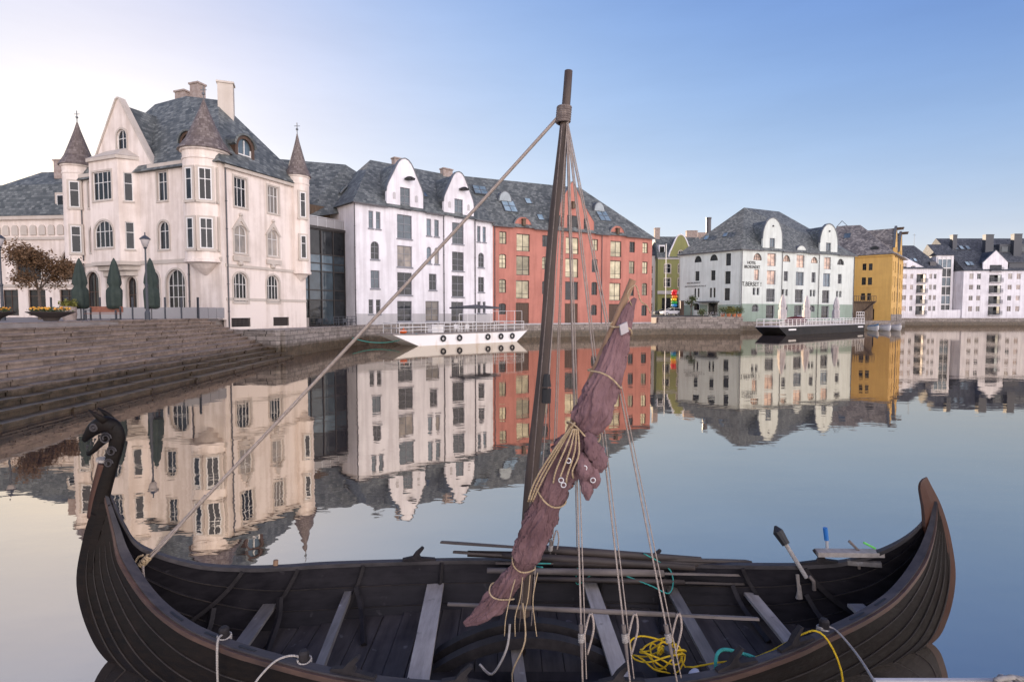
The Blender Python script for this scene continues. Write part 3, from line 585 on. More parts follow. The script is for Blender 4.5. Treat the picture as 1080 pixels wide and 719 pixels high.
def dormer(fac, u, zb, zt, hw, v0, v1):
    lo = wloop(u - hw, u + hw, zb, zt, 'arch'); m2 = MB(); lp2 = [(u + (a - u) * .72, zb + .25 + (z - zb) * .8) for a, z in lo]
    wall(fac, m2, lo, [lp2], th=v1 - v0, v0=v0); d = m2.make('dormer', M['brown'], root)
    ol = [(u + (a - u) * 1.18, zb + (z - zb) * 1.06) for a, z in lo]
    m3 = MB()
    arc, arco = lo[2:], ol[2:]
    for i in range(len(arc) - 1): m3.solid([fac.p(arc[i][0], v0 - .15, arc[i][1]), fac.p(arc[i + 1][0], v0 - .15, arc[i + 1][1]), fac.p(arco[i + 1][0], v0 - .15, arco[i + 1][1]), fac.p(arco[i][0], v0 - .15, arco[i][1])], [fac.p(arc[i][0], v1, arc[i][1]), fac.p(arc[i + 1][0], v1, arc[i + 1][1]), fac.p(arco[i + 1][0], v1, arco[i + 1][1]), fac.p(arco[i][0], v1, arco[i][1])])
    m3.make('dormer_roof', M['slate'], d)
    # casement inside
    m4 = MB(); W_ = hw * 1.44
    m4.solid([fac.p(*q_) for q_ in ((u - .04, v0 + .1, lp2[0][1]), (u + .04, v0 + .1, lp2[0][1]), (u + .04, v0 + .2, lp2[0][1]), (u - .04, v0 + .2, lp2[0][1]))], [fac.p(*q_) for q_ in ((u - .04, v0 + .1, zt - .45), (u + .04, v0 + .1, zt - .45), (u + .04, v0 + .2, zt - .45), (u - .04, v0 + .2, zt - .45))])
    fac.box(m4, u - hw * .72, u + hw * .72, v0 + .11, v0 + .19, zb + .9, zb + 1.0); fac.box(m4, u - hw * .72, u - hw * .62, v0 + .1, v0 + .2, zb + .25, zb + 1.5); fac.box(m4, u + hw * .62, u + hw * .72, v0 + .1, v0 + .2, zb + .25, zb + 1.5); fac.box(m4, u - hw * .62, u + hw * .62, v0 + .1, v0 + .2, zb + .26, zb + .36)
    m4.make('casement', M['frame_white'], d); g = MB(); g.poly([fac.p(a, v0 + .22, z) for a, z in lp2]); g.make('pane', M['g_blue'], d)
dormer(KR, 3.3, 17.0, 19.7, 1.05, .6, 3.4)
dormer(KL, 4.6, 17.4, 19.8, 1.0, .7, 3.2)
ch = KL.p(5.2, 6.0, 0); chimney(root, ch.x + .1, ch.y - 1.0, 20.5, 25.8, 1.35, 1.0, R(20), 'cream2')
ch = KL.p(12.3, 6.5, 0); chimney(root, ch.x, ch.y, 23, 26.6, 1.3, .9, R(-20)); ch = KL.p(9.6, 6.0, 0); chimney(root, ch.x, ch.y, 23, 26.8, 1.1, .9, R(-20))
pipe(KR, .55, 2.1, 16.1); pipe(KL, 3.9, 3.0, 16.6); pipe(KL, 18.3, 3.0, 16.6, -.12)

# ------------------------------------------------------------------ building at the far left of the plaza
root = thing('cream_townhouse', 'long pale townhouse with mansard roof behind the plaza tree', 'building', (-60, 66, 3))
F = Fac((-46.0, 63), (-1, .10), root)
mb = MB(); hs_ = [(2.6, 5.8, 7.3, 10.9, 'arch'), (-1.4, 1.2, 7.3, 10.9, 'arch'), (8.4, 11.6, 7.3, 10.9, 'arch'), (14, 17, 7.3, 10.9, 'arch')]
hd = [(1.4, 3.4, 3.2, 6.2, 'rect'), (4.2, 6.2, 3.2, 6.2, 'rect'), (8, 10.2, 3.2, 6.2, 'rect'), (11.5, 13.5, 3.2, 6.2, 'rect')]
wall(F, mb, [(-2.2, 2.9), (24, 2.9), (24, 14.6), (-2.2, 14.6)], [wloop(*h_) for h_ in hs_ + hd]); mb.make('wall', M['cream'], root)
for h_ in hs_: window(F, *h_, fm='brown', gm='g_dark', nv=3, hz=(.5,), surround='cream2', sill='cream2')
for h_ in hd: window(F, *h_, fm='brown', gm='g_dark', nv=2, hz=(.75,), name='shop_window')
tr = MB(); F.box(tr, -2.2, 24, -.35, .01, 14.2, 14.6); F.box(tr, -2.2, 24, -.18, .01, 11.9, 12.2); F.box(tr, -2.2, 24, -.15, .01, 6.5, 6.8)
for i in range(22): u = -1.6 + i * 1.15; tr.solid([F.p(a, -.14, z) for a, z in wloop(u, u + .8, 12.45, 13.6, 'arch')], [F.p(a, .0, z) for a, z in wloop(u, u + .8, 12.45, 13.6, 'arch')])
tr.make('cornice', M['cream2'], root)
rf = MB(); rf.hull([F.p(u, v, z) for u, v, z in ((-2.4, -.4, 14.62), (24, -.4, 14.62), (24, 10, 14.62), (-2.4, 10, 14.62), (-2.4, 1.6, 18.6), (24, 1.6, 18.6), (24, 8, 18.6), (-2.4, 8, 18.6))])
rf.hull([F.p(u, v, z) for u, v, z in ((5.5, 3, 18.5), (18, 3, 18.5), (18, 9, 18.5), (5.5, 9, 18.5), (9.5, 6, 21.2), (14, 6, 21.2))]); rf.make('roof', M['slate'], root)
m2 = MB(); F.box(m2, 3.1, 6.6, .3, 2.5, 15.1, 17.3); d = m2.make('dormer', M['cream2'], root)
window(Fac((F.p(3.1, .3, 0).x, F.p(3.1, .3, 0).y), (-1, .10), root), .3, 3.2, 15.4, 17.0, 'rect', 'frame_white', 'g_dark', 3, (), -.09)
chimney(root, F.p(10.4, 5, 0).x, F.p(10.4, 5, 0).y, 20, 22.4, 1.0, .8); chimney(root, F.p(1.5, 5, 0).x, F.p(1.5, 5, 0).y, 18, 20.3, 3.0, .9)

# ------------------------------------------------------------------ GLASS LINK between the corner house and the white warehouse
root = thing('glass_annex', 'dark glass-fronted annex with slate roof between cream house and white warehouse', 'building', (-21, 62, 2))
G0 = Vector((-19.6, 65, 0)); G = Fac((-24.2, 57.94), (.652, 1.0), root)
Lg = 8.4
fr = MB()
for z in (2.1, 4.9, 6.0, 8.1, 9.0, 9.1 + .9, 12.7):
    G.box(fr, 0, Lg, -.06, .12, z, z + .12)
for i in range(6): u = .0 + i * (Lg - .12) / 5; G.box(fr, u, u + .12, -.09, .15, 2.1, 12.9)
G.box(fr, -.1, Lg + .05, -.25, .4, 12.84, 13.1)
fr.make('glazing_frame', M['frame_dark'], root)
for i in range(5):
    for z0_, z1_ in ((2.2, 4.9), (5.0, 8.1), (8.2, 10.0), (10.1, 12.7)):
        g = MB(); u = .12 + i * (Lg - .12) / 5; G.box(g, u, u + (Lg - .12) / 5 - .12, .03, .06, z0_, z1_); g.make('glass_panel', M['g_blue'] if random.random() < .45 else M['g_dark'], root)
bd = MB(); G.box(bd, .0, Lg, .5, 6, 2.03, 12.8); G.box(bd, 4, Lg, 2.5, 7, 12.8, 16.0)
bd.make('wall', M['timber'], root)
rl = MB()
for i in range(8): u = .1 + i * 1.16; G.box(rl, u, u + .05, .1, .15, 13.1, 14.2)
G.box(rl, 0, Lg, .09, .16, 14.2, 14.26); rl_ = rl.make('terrace_railing', M['steel'], root); g = MB(); G.box(g, .1, Lg, .115, .13, 13.2, 14.15); g.make('glass_panel', M['glassrail'], rl_)
rf = MB()
rf.hull([Vector(p) for p in ((-30, 66, 16.6), (-18.5, 67.8, 16.0), (-14, 74, 18), (-30, 78, 16), (-31, 70, 22.9), (-21.5, 72, 22.6), (-24, 63, 14.2))])
rf.make('roof', M['slate'], root)
skylight(root, (-26.2, 66.6, 18.6), (1, .2, 0), (-.35, .5, .8), .9, 1.2)
# ------------------------------------------------------------------ WHITE WAREHOUSE
root = thing('white_warehouse', 'white warehouse with two bell-shaped gables and dark hoist beams', 'building', (-17.8, 63, 2))
F = Fac((-17.8, 63), (.736, .677), root)
W = [(1.68,2.28,13.31,15.3,'n'),(2.62,3.22,13.31,15.3,'n'),(5.9,7.3,16.07,18.63,'w'),(5.43,7.51,12.5,15.36,'w'),(5.41,7.49,9.09,11.64,'w'),(5.38,7.45,5.69,8.41,'w'),(5.34,7.4,2.47,4.95,'w'),(1.9,3.0,9.75,11.83,'a'),(1.85,3.0,6.37,8.46,'r'),(1.55,2.15,3.38,5.07,'n'),(2.5,3.1,3.38,5.07,'n'),
(9.64,10.35,13.2,15.3,'n'),(10.82,11.53,13.2,15.3,'n'),(9.63,10.33,9.72,11.8,'na'),(10.81,11.51,9.72,11.8,'na'),(9.95,11.1,6.4,8.45,'r'),(9.39,11.44,2.45,5.01,'w'),(14.0,15.39,15.99,18.39,'w'),(13.6,15.5,12.54,15.29,'w'),(13.57,15.5,9.02,11.51,'w'),(13.51,15.48,5.63,8.4,'w'),(13.4,15.4,2.4,4.97,'w'),
(17.78,18.38,13.15,15.25,'n'),(18.74,19.34,13.15,15.25,'n'),(17.95,19.0,9.7,11.69,'a'),(17.93,19.0,6.35,8.4,'r'),(17.8,18.35,3.47,5.05,'n'),(18.73,19.25,3.47,5.05,'n')]
def gable_curve(uc, hw, zsh, z1):
    pr = [(1, 0), (.985, .1), (.9, .24), (.74, .42), (.6, .58), (.47, .74), (.33, .88), (.17, .97), (0, 1.)]
    L_ = [(uc - hw * a, zsh + (z1 - zsh) * z) for a, z in pr]; return L_ + [(2 * uc - u, z) for u, z in L_[-2::-1]]
g1 = gable_curve(6.62, 2.55, 17.9, 22.1); g2 = gable_curve(14.75, 2.45, 17.8, 21.9)
out = [(0, 2.35), (0, 16), (4.07, 16)] + g1 + [(9.17, 16), (12.3, 16)] + g2 + [(17.2, 16), (20.55, 16), (20.55, 2.35)]
kk = {'n': 'rect', 'w': 'rect', 'a': 'arch', 'na': 'arch', 'r': 'rect'}
mb = MB(); wall(F, mb, out, [wloop(*x[:4], kk[x[4]]) for x in W])
mb.solid([F.p(0, .36, 2.0), F.p(.35, .36, 2.0), F.p(.35, 13, 2.0), F.p(0, 13, 2.0)], [F.p(0, .36, 16), F.p(.35, .36, 16), F.p(.35, 13, 16), F.p(0, 13, 16)])
F.box(mb, .35, 20.5, 12.6, 13, 2.0, 16)
mb.make('wall', M['white'], root)
for i, x in enumerate(W):
    a, b_, c, d, k = x; gm = 'g_blue' if c > 12 or i % 5 == 3 else ('g_curtain' if i in (4, 13, 14, 16) else 'g_dark')
    window(F, a, b_, c, d, kk[k], 'frame_grey', gm, 2 if k != 'n' and k != 'na' else 1, {'w': (.3, .62), 'n': (.55,), 'na': (.6,), 'a': (.35, .7), 'r': (.55,)}[k], .13, sill='frame_grey')
for a, b_ in ((0.02, 5.3), (7.45, 9.35), (11.5, 13.35), (15.45, 20.5)): pl = MB(); F.box(pl, a, b_, -.03, .0, 2.06, 3.42); pl.make('plinth', M['greyplinth'], root)
coping(F, g1); coping(F, g2)
rf = MB(); rf.hull([F.p(u, v, z) for u, v, z in ((-.4, -.4, 16.02), (20.5, -.4, 16.02), (20.5, 13.3, 16.02), (-.4, 13.3, 16.02), (5.4, 6.3, 23), (20.5, 6.3, 23.2))])
def inset_gable(g, f=.93, dz=-.25, zb=15.9): uc = (g[0][0] + g[-1][0]) / 2; return [(uc - (uc - g[0][0]) * f, zb)] + [(uc + (u - uc) * f, z + dz) for u, z in g] + [(uc + (uc - g[0][0]) * f, zb)]
for g in (g1, g2): F.ext(rf, inset_gable(g), .36, 6.2)
rf_ = rf.make('roof', M['slate'], root)
for u in (6.95, 15.2):                                            # hoist hoods near the gable tops
    m2 = MB(); m2.lathe((0, 0, 0), [(.0, 0), (.42, .04), (.45, .2), (.2, .42), (.02, .48)], 12); bmesh.ops.transform(m2.b, matrix=Matrix.Translation(F.p(u, -.5, 19.5)) @ Matrix.Diagonal((1.5, 1.1, 1, 1)), verts=m2.b.verts)
    m2.bar(F.p(u, .2, 19.65), F.p(u, -1.3, 19.6), .16, .2); m2.make('hoist_hood', M['black'], root)
fl = MB()
for g, uc in ((g1, 6.62), (g2, 14.75)):
    for s in (-1, 1): F.ext(fl, wloop(uc + s * 1.55 - .18, uc + s * 1.55 + .18, 17.1, 17.9, 'arch'), -.05, .0)
fl.make('blind_niche', M['greyplinth'], root)
pipe(F, -.12, 2.2, 15.9); pipe(F, 12.2, 2.2, 15.9); pipe(F, 17.35, 2.2, 15.9); gutter(F, -.4, 4.0, 16.0); gutter(F, 9.3, 12.2, 16.0); gutter(F, 17.3, 20.5, 16.0)
skylight(root, F.p(10.9, 2.2, 18.72), F.D, F.N * .64 + Vector((0, 0, .66)), .5, .9)
chimney(root, F.p(9.5, 6.3, 0).x, F.p(9.5, 6.3, 0).y, 22, 24, 1.6, .8, R(42)); chimney(root, F.p(17.3, 6.3, 0).x, F.p(17.3, 6.3, 0).y, 22, 24, 1.6, .8, R(42))
skylight(root, F.p(1.5, 6.2, 18.6), F.N, F.D * .6 + Vector((0, 0, .7)), .9, 1.3)

# ------------------------------------------------------------------ RED WAREHOUSE
root = thing('red_warehouse', 'long salmon-red warehouse with pointed middle gable and slate roof', 'building', (-2.65, 76.95, 1.75))
F = Fac((-2.65, 76.95), (1.888, 1), root)
W = [(1.01,2.13,13.15,14.87,'r'),(.98,2.08,9.76,11.75,'a'),(.96,2.06,6.33,8.25,'a'),(.91,2.03,3.3,4.85,'x'),(3.73,5.88,12.29,14.75,'w'),(3.69,5.86,8.91,11.65,'w'),(3.64,5.8,5.55,8.15,'w'),(3.61,5.77,2.0,4.95,'door'),(8.0,9.08,13.15,14.81,'r'),(7.98,9.05,9.9,11.71,'a'),(7.98,9.02,6.26,8.18,'a'),(12.3,14.3,15.6,18.06,'w'),(12.08,14.37,12.33,14.8,'w'),(12.03,14.34,8.82,11.66,'w'),(12.0,14.32,5.46,8.19,'w'),(11.95,14.29,2.0,4.9,'door'),(10.6,11.3,16.1,17.9,'na'),(15.3,15.95,16.1,17.9,'na'),(16.9,18.0,13.06,14.79,'r'),(16.85,17.95,9.75,11.81,'a'),(16.82,17.9,6.27,8.26,'a'),(16.79,17.85,3.15,4.77,'x'),(20.4,22.55,12.3,14.75,'w'),(20.37,22.54,8.86,11.71,'w'),(20.28,22.46,5.45,8.2,'w'),(20.2,22.38,2.0,4.9,'door'),(24.18,25.3,13.15,14.83,'r'),(24.15,25.25,9.76,11.77,'r'),(24.1,25.2,6.22,8.32,'a'),(24.09,25.12,3.05,4.82,'x'),(26.88,27.99,13.17,14.86,'r'),(26.88,27.99,9.85,11.8,'r'),(26.84,27.95,6.34,8.35,'a'),(26.8,27.9,3.04,4.8,'x')]
cg = [(9.45, 15.6), (9.45, 17.5), (10.1, 18.4), (11.0, 19.6), (12.0, 21.3), (13.1, 23.0), (13.35, 23.0), (14.4, 21.3), (15.5, 19.6), (16.4, 18.4), (17.2, 17.4), (17.2, 15.6)]
r1 = [(3.3 + 0, 15.6)] + [(4.78 - 1.45 * math.cos(t), 15.7 + 1.45 * math.sin(t)) for t in [math.pi * i / 10 for i in range(11)]] + [(6.26, 15.6)]
r2 = [(u + 16.95, z) for u, z in r1]
out = [(0, 2.0), (0, 15.6)] + r1 + cg + r2 + [(28.9, 15.6), (28.9, 2.0)]
kk = {'r': 'rect', 'w': 'rect', 'door': 'rect', 'a': 'seg', 'x': 'seg', 'na': 'arch'}
def side_notch(o): return o
mb = MB(); wall(F, mb, [(0, 1.6), (0, 15.6)] + out[2:-1] + [(28.9, 1.6)], [wloop(*x[:4], kk[x[4]]) for x in W])
F.box(mb, 28.55, 28.9, .36, 12, 1.8, 15.6); F.box(mb, 0, 28.5, 11.7, 12, 1.8, 15.6)
mb.make('wall', M['red'], root)
for i, x in enumerate(W):
    a, b_, c, d, k = x
    if k == 'door': 
        g = MB(); F.box(g, a, b_, .14, .24, c, d)
        for j in range(1, 6): u = a + (b_ - a) * j / 6; F.box(g, u - .03, u + .03, .11, .14, c + .05, d - .05)
        F.box(g, a + .05, b_ - .05, .09, .137, (c + d) / 2 - .1, (c + d) / 2 + .1)
        g.make('loading_door', M['brown'], root)
    elif k == 'x': window(F, a, b_, c, d, 'seg', 'frame_dark', 'g_dark', 2, (), .12)
    else:
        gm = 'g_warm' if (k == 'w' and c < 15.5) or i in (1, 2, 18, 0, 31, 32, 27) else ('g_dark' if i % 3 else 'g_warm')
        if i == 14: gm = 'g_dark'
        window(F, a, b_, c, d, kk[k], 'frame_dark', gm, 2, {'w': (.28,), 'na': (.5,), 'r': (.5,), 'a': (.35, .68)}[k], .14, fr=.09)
mb = MB(); F.box(mb, .02, 28.9, -.02, 0, 1.62, 2.0); mb.make('plinth', M['greyplinth'], root)
coping(F, cg, 'lead', .08); coping(F, r1[1:-1], 'lead', .16); coping(F, r2[1:-1], 'lead', .16)
rf = MB(); rf.hull([F.p(u, v, z) for u, v, z in ((-.1, -.4, 15.62), (29.3, -.4, 15.62), (29.3, 12.4, 15.62), (-.1, 12.4, 15.62), (-3.5, 6, 23.4), (18.8, 6, 23.9))])
F.ext(rf, [(9.6, 15.5), (9.6, 17.2), (11.1, 19.2), (13.2, 22.6), (15.4, 19.2), (17, 17.1), (17, 15.5)], .36, 6)
rf_ = rf.make('roof', M['slate'], root)
sl = math.atan2(8, 6.4); upv = F.N * math.cos(sl) + Vector((0, 0, math.sin(sl)))
def on(u, v): return F.p(u, v, 15.62 + (v + .4) * 8.1 / 6.4)
skylight(root, on(-.1, 4.0), F.D, upv, 2.0, 1.7, 2, 2); skylight(root, on(7.4, 3.2), F.D, upv, .9, 1.1); skylight(root, on(8.3, 1.1), F.D, upv, .9, 1.1)
skylight(root, on(3.7, 2.2), F.D, upv, 2.0, 2.3, 2, 2); skylight(root, on(20.6, 2.2), F.D, upv, 2.0, 2.3, 2, 2)
for uu in (3.3, 20.2):                                           # arched roof lights over the paired skylights
    m2 = MB(); F.ext(m2, wloop(uu - 1.1, uu + 1.1, 19.6, 21.2, 'semi'), 2.7, 4.6); d = m2.make('arched_roof_light', M['lead'], root)
    g = MB(); F.ext(g, wloop(uu - .95, uu + .95, 19.75, 21.05, 'semi'), 2.62, 2.7); g.make('pane', M['g_sky'], d)
for uu, z in ((4.75, 16.3), (21.6, 16.2), (13.2, 19.5)):
    g = MB(); F.box(g, uu - .22, uu + .22, -.5, .1, z - .45, z + .45); F.box(g, uu - .3, uu + .3, -.6, .0, z + .45, z + .55); g.make('hoist_box', M['timber'], root)
pipe(F, .25, 1.9, 15.5); pipe(F, 9.3, 1.9, 15.5); pipe(F, 18.7, 1.9, 15.5)
for a, b_ in ((-.1, 3.2), (6.4, 9.3), (17.3, 20.1), (23.3, 29.3)): gutter(F, a, b_, 15.6)
# ------------------------------------------------------------------ OLIVE GREEN HOUSE and its grey neighbour
root = thing('green_house', 'olive green house with curved white-edged gable behind the street', 'building', (45, 150, 3))
F = Fac((39.6, 150), (1, .05), root)
g1 = gable_curve(6.2, 3.1, 18.6, 24.6)
W = [(1.8,3.5,14.3,16.8,'seg'),(1.8,3.5,10.6,12.9,'rect'),(5.6,7.2,14.3,16.8,'seg'),(5.6,7.2,10.6,12.9,'rect'),(5.6,6.8,18.4,20.4,'arch'),(1.2,3.6,3.6,7.6,'rect'),(4.6,7.4,3.6,7.6,'rect'),(9,10.6,14.3,16.8,'seg'),(9,10.6,10.6,12.9,'rect')]
mb = MB(); wall(F, mb, [(0, 3), (0, 18.4), (3.1, 18.4)] + g1 + [(9.3, 18.4), (13, 18.4), (13, 3)], [wloop(*x) for x in W])
F.box(mb, 0, .35, .36, 12, 3, 18.4); F.box(mb, .4, 13, 11.6, 12, 3, 18.4); mb.make('wall', M['green'], root)
for x in W: window(F, *x, fm='frame_white' if x[2] > 9 else 'frame_dark', gm='g_dark', nv=2, hz=(.6,), surround='cream2' if x[2] > 9 else None)
coping(F, g1, 'white', .3); mb = MB(); F.box(mb, -.1, 13, -.35, .0, 8.6, 9.5); F.box(mb, -.1, 13, -.2, 0, 18.0, 18.4); mb.make('cornice', M['greyplinth'], root)
rf = MB(); rf.hull([F.p(u, v, z) for u, v, z in ((-.3, -.3, 18.42), (13, -.3, 18.42), (13, 12, 18.42), (-.3, 12, 18.42), (.5, 5, 24.8), (13, 5, 24.8))])
F.ext(rf, inset_gable(g1, .93, -.25, 18.4), .36, 5); rf.make('roof', M['slate'], root)
chimney(root, 40.5, 155, 24, 27.2, 1.4, 1.2); chimney(root, 50.5, 156, 24, 26.6, 3.0, 1.2)
m2 = MB(); F.box(m2, .6, 2.2, 1.1, 4.5, 19.6, 22); d = m2.make('dormer', M['white'], root); g = MB(); F.box(g, .8, 2.0, 1.02, 1.1, 19.9, 21.6); g.make('pane', M['g_dark'], d)

root = thing('grey_house', 'narrow grey house front squeezed beside the red warehouse', 'building', (38, 155, 3))
F = Fac((32.5, 152), (1, 0), root); W = [(5.4, 6.3, z, z + 2.2, 'rect') for z in (4, 7.6, 11, 14.3)]
mb = MB(); wall(F, mb, [(0, 3), (0, 19.2), (6.9, 19.2), (6.9, 3)], [wloop(*x) for x in W]); mb.make('wall', M['greyplinth'], root)
for x in W: window(F, *x, fm='frame_white', gm='g_dark', nv=1, hz=(.6,))
rf = MB(); rf.hull([F.p(u, v, z) for u, v, z in ((0, -.3, 19.22), (7.1, -.3, 19.22), (7.1, 8, 19.22), (0, 8, 19.22), (0, 4, 23.5), (6.2, 4, 23.5))]); rf.make('roof', M['slate_dark'], root)
root = thing('brick_smokestack', 'tall dark chimney pipe on a brick base rising behind the hotel roof', 'chimney', (56.6, 160, 3))
mb = MB(); mb.lathe((56.6, 160, 0), [(.8, 3), (.75, 30.4), (.85, 30.5), (.85, 30.9), (.7, 30.9)], 14); mb.make('stack', M['gutter'], root)
mb = MB(); mb.box(53.2, 55.8, 158.8, 161, 3, 26.5); mb.make('base', M['brick'], root)

# ------------------------------------------------------------------ PALE GREEN HOTEL
root = thing('hotel_building', 'pale mint-green waterside hotel with two round-topped gables and grey-green ground floor', 'building', (45.7, 110, 2))
F = Fac((45.7, 110), (2.334, 1), root)
W = [(7.38,8.91,16.3,18.74,'w'),(6.9,9.25,13.05,15.66,'w'),(6.86,9.28,9.31,12.19,'w'),(6.8,9.2,5.77,8.44,'w'),(6.77,9.15,2.4,5.12,'w'),(3.03,5.38,14.1,15.55,'s'),(3.4,4.69,10.07,12.27,'r'),(3.07,3.78,7.09,8.57,'n'),(4.15,4.85,7.1,8.57,'n'),(2.94,4.77,3.75,5.26,'a'),(11.27,13.39,14.1,15.5,'s'),(11.58,12.79,10.09,12.14,'r'),(11.21,11.88,7.05,8.41,'n'),(12.18,12.85,7.05,8.41,'n'),(11.7,13.0,3.78,5.1,'a'),(15.19,17.5,13.01,15.7,'w'),(15.1,17.44,9.25,12.12,'w'),(14.96,17.33,5.7,8.45,'w'),(14.83,17.14,2.4,5.12,'w'),(19.44,21.55,14.1,15.43,'s'),(19.77,20.99,10.0,12.15,'r'),(19.39,20.09,7.0,8.42,'n'),(20.35,21.06,7.0,8.42,'n'),(19.39,21.06,3.74,5.14,'a'),(23.91,25.48,16.3,18.63,'w'),(23.52,25.62,12.91,15.54,'w'),(23.3,25.51,9.18,12.04,'w'),(23.15,25.4,5.62,8.4,'w'),(23.0,25.34,2.4,5.03,'w'),(27.6,29.83,14.01,15.34,'s'),(27.95,29.19,9.9,12.02,'r'),(27.55,28.2,6.95,8.3,'n'),(28.55,29.25,6.95,8.3,'n')]
kk = {'r': 'rect', 'w': 'rect', 'n': 'rect', 'a': 'arch', 's': 'semi'}
ga = round_top(8.2, 2.7, 16.1, 18.5, 22.8); gb = round_top(24.8, 2.7, 16.1, 18.5, 22.6); gc = round_top(16.6, 1.5, 16.1, 16.15, 17.6)
mb = MB(); wall(F, mb, [(0, 1.7), (0, 16.1)] + ga + gc + gb + [(33.2, 16.1), (33.2, 1.7)], [wloop(*x[:4], kk[x[4]]) for x in W])
FL = Fac((45.7, 110), (-.647, .763), root)
W2 = [(8.8,10.54,14.2,15.6,'s'),(5.13,6.97,14.29,15.6,'s'),(2.3,3.4,13.08,15.55,'r'),(9.28,10.27,10.3,12.34,'r'),(5.62,6.61,10.25,12.3,'r'),(2.3,3.5,9.38,11.94,'r'),(10.0,10.42,6.85,8.73,'n'),(9.21,9.65,6.83,8.73,'n'),(6.35,6.83,6.72,8.71,'n'),(5.54,6.02,6.71,8.71,'n'),(2.4,3.55,6.05,8.53,'r'),(9.2,10.5,4.1,5.58,'a'),(5.0,7.2,2.9,5.6,'door'),(1.89,2.89,3.9,4.84,'r')]
wall(FL, mb, [(.36, 1.7), (.36, 16.1), (14.2, 16.1), (14.2, 1.7)], [wloop(*x[:4], kk.get(x[4], 'rect')) for x in W2])
bk = [FL.p(14.2, 0, 0), Vector((43, 131, 0)), Vector((66, 140, 0)), F.p(33.2, 0, 0)]
for a, b_ in zip(bk, bk[1:]): n_ = Vector((b_.y - a.y, a.x - b_.x, 0)).normalized() * .3; mb.solid([a, b_, b_ + n_, a + n_], [p + Vector((0, 0, 16.05)) for p in (a, b_, b_ + n_, a + n_)])
mb.make('wall', M['mint'], root)
mb = MB()
us = [(0.0, 2.85, 4.5), (3.0, 6.68, 4.5), (9.25, 11.6, 4.5), (13.1, 14.75, 4.5), (17.2, 19.3, 4.5), (21.15, 22.9, 4.5), (25.4, 33.2, 4.5)]
def plinth(fac, holes, u0, u1, z0, z1, m):
    mb = MB(); hs = [h_ for h_ in holes]; wall(fac, mb, [(u0, z0), (u0, z1), (u1, z1), (u1, z0)], hs, th=.018, v0=-.02); return mb.make('painted_ground_floor', M[m], root)
def clip_holes(Ws, z1):                                            # openings wholly inside the band, or cut at its top edge
    r = []
    for x in Ws:
        if x[2] > z1: continue
        if x[3] < z1 - .03: r.append(wloop(*x[:4], kk.get(x[4], 'rect')))
    return r
plinth(F, clip_holes(W, 5.35), 0, 33.2, 1.72, 5.35, 'mintplinth'); plinth(FL, [wloop(*W2[13][:4], 'rect')], .02, 4.9, 1.72, 5.2, 'mintplinth'); plinth(FL, [], 7.25, 9.1, 1.72, 5.2, 'mintplinth'); plinth(FL, [], 10.6, 14.2, 1.72, 5.2, 'mintplinth')
for i, x in enumerate(W):
    a, b_, c, d, k = x; gm = 'g_peach' if i in (1, 2, 5, 6, 10, 15, 19, 25) else ('g_blue' if i in (0, 24, 26, 16) else 'g_dark')
    window(F, a, b_, c, d, kk[k], 'frame_grey' if k != 's' else 'frame_dark', gm, {'w': 2, 's': 4, 'n': 1, 'r': 2, 'a': 2}[k], {'w': (.3,), 's': (.5,), 'n': (), 'r': (.5,), 'a': (.5,)}[k], .22, fr=.09)
for x in W2:
    if x[4] == 'door':
        g = MB(); FL.box(g, 5, 7.2, .2, .26, 2.9, 5.6); g.make('entrance_glazing', M['g_dark'], root)
        g = MB(); FL.box(g, 4.6, 9.2, -1.6, -.002, 5.72, 5.95); g.make('entrance_canopy', M['lead'], root)
    else: window(FL, *x[:4], kk[x[4]], 'frame_dark', 'g_dark', 1 if x[4] == 'n' else 2, () if x[4] == 'n' else (.5,), .2, fr=.09)
coping(F, ga[1:-1], 'lead', .22); coping(F, gb[1:-1], 'lead', .22); coping(F, gc, 'lead', .18)
rf = MB(); rf.hull([Vector(p) for p in ([F.p(-.35, -.45, 16.12), F.p(33.6, -.45, 16.12), FL.p(-.3, -.4, 16.12), FL.p(14.6, -.4, 16.12), (43, 132, 16.12), (67, 141, 16.12), (50.1, 120, 26.2), (61.3, 127.5, 26.7)])])
for g, uc in ((ga, 8.2), (gb, 24.8)): F.ext(rf, inset_gable(g, .94, -.3, 16.1), .36, 7.5)
F.ext(rf, inset_gable(gc, .92, -.25, 16.1), .36, 2)
rf.make('roof', M['slate'], root)
nL = FL.N.copy()
for u, v, z in ((9.6, 3.1, 19.4), (5.4, 3.3, 19.6)): skylight(root, FL.p(u, v, z + .2), FL.D, FL.N * .7 + Vector((0, 0, .7)), .9, 1.2)
m2 = MB(); m2.ball(F.p(8.2, -.1, 21.2), .22, 1); m2.ball(F.p(24.8, -.1, 21.1), .22, 1); m2.make('gable_vent', M['gutter'], root)
pipe(F, -.05, 1.8, 15.9, -.16); pipe(F, 11.0, 1.8, 15.9, -.12); pipe(F, 21.9, 1.8, 15.9, -.12); pipe(F, 33.0, 1.8, 15.9, -.12); pipe(FL, 14.0, 2.7, 15.9)
for a, b_ in ((-.3, 5.4), (10.95, 15), (18.2, 22), (27.6, 33.6)): gutter(F, a, b_, 16.1)
gutter(FL, 0, 14.5, 16.1)
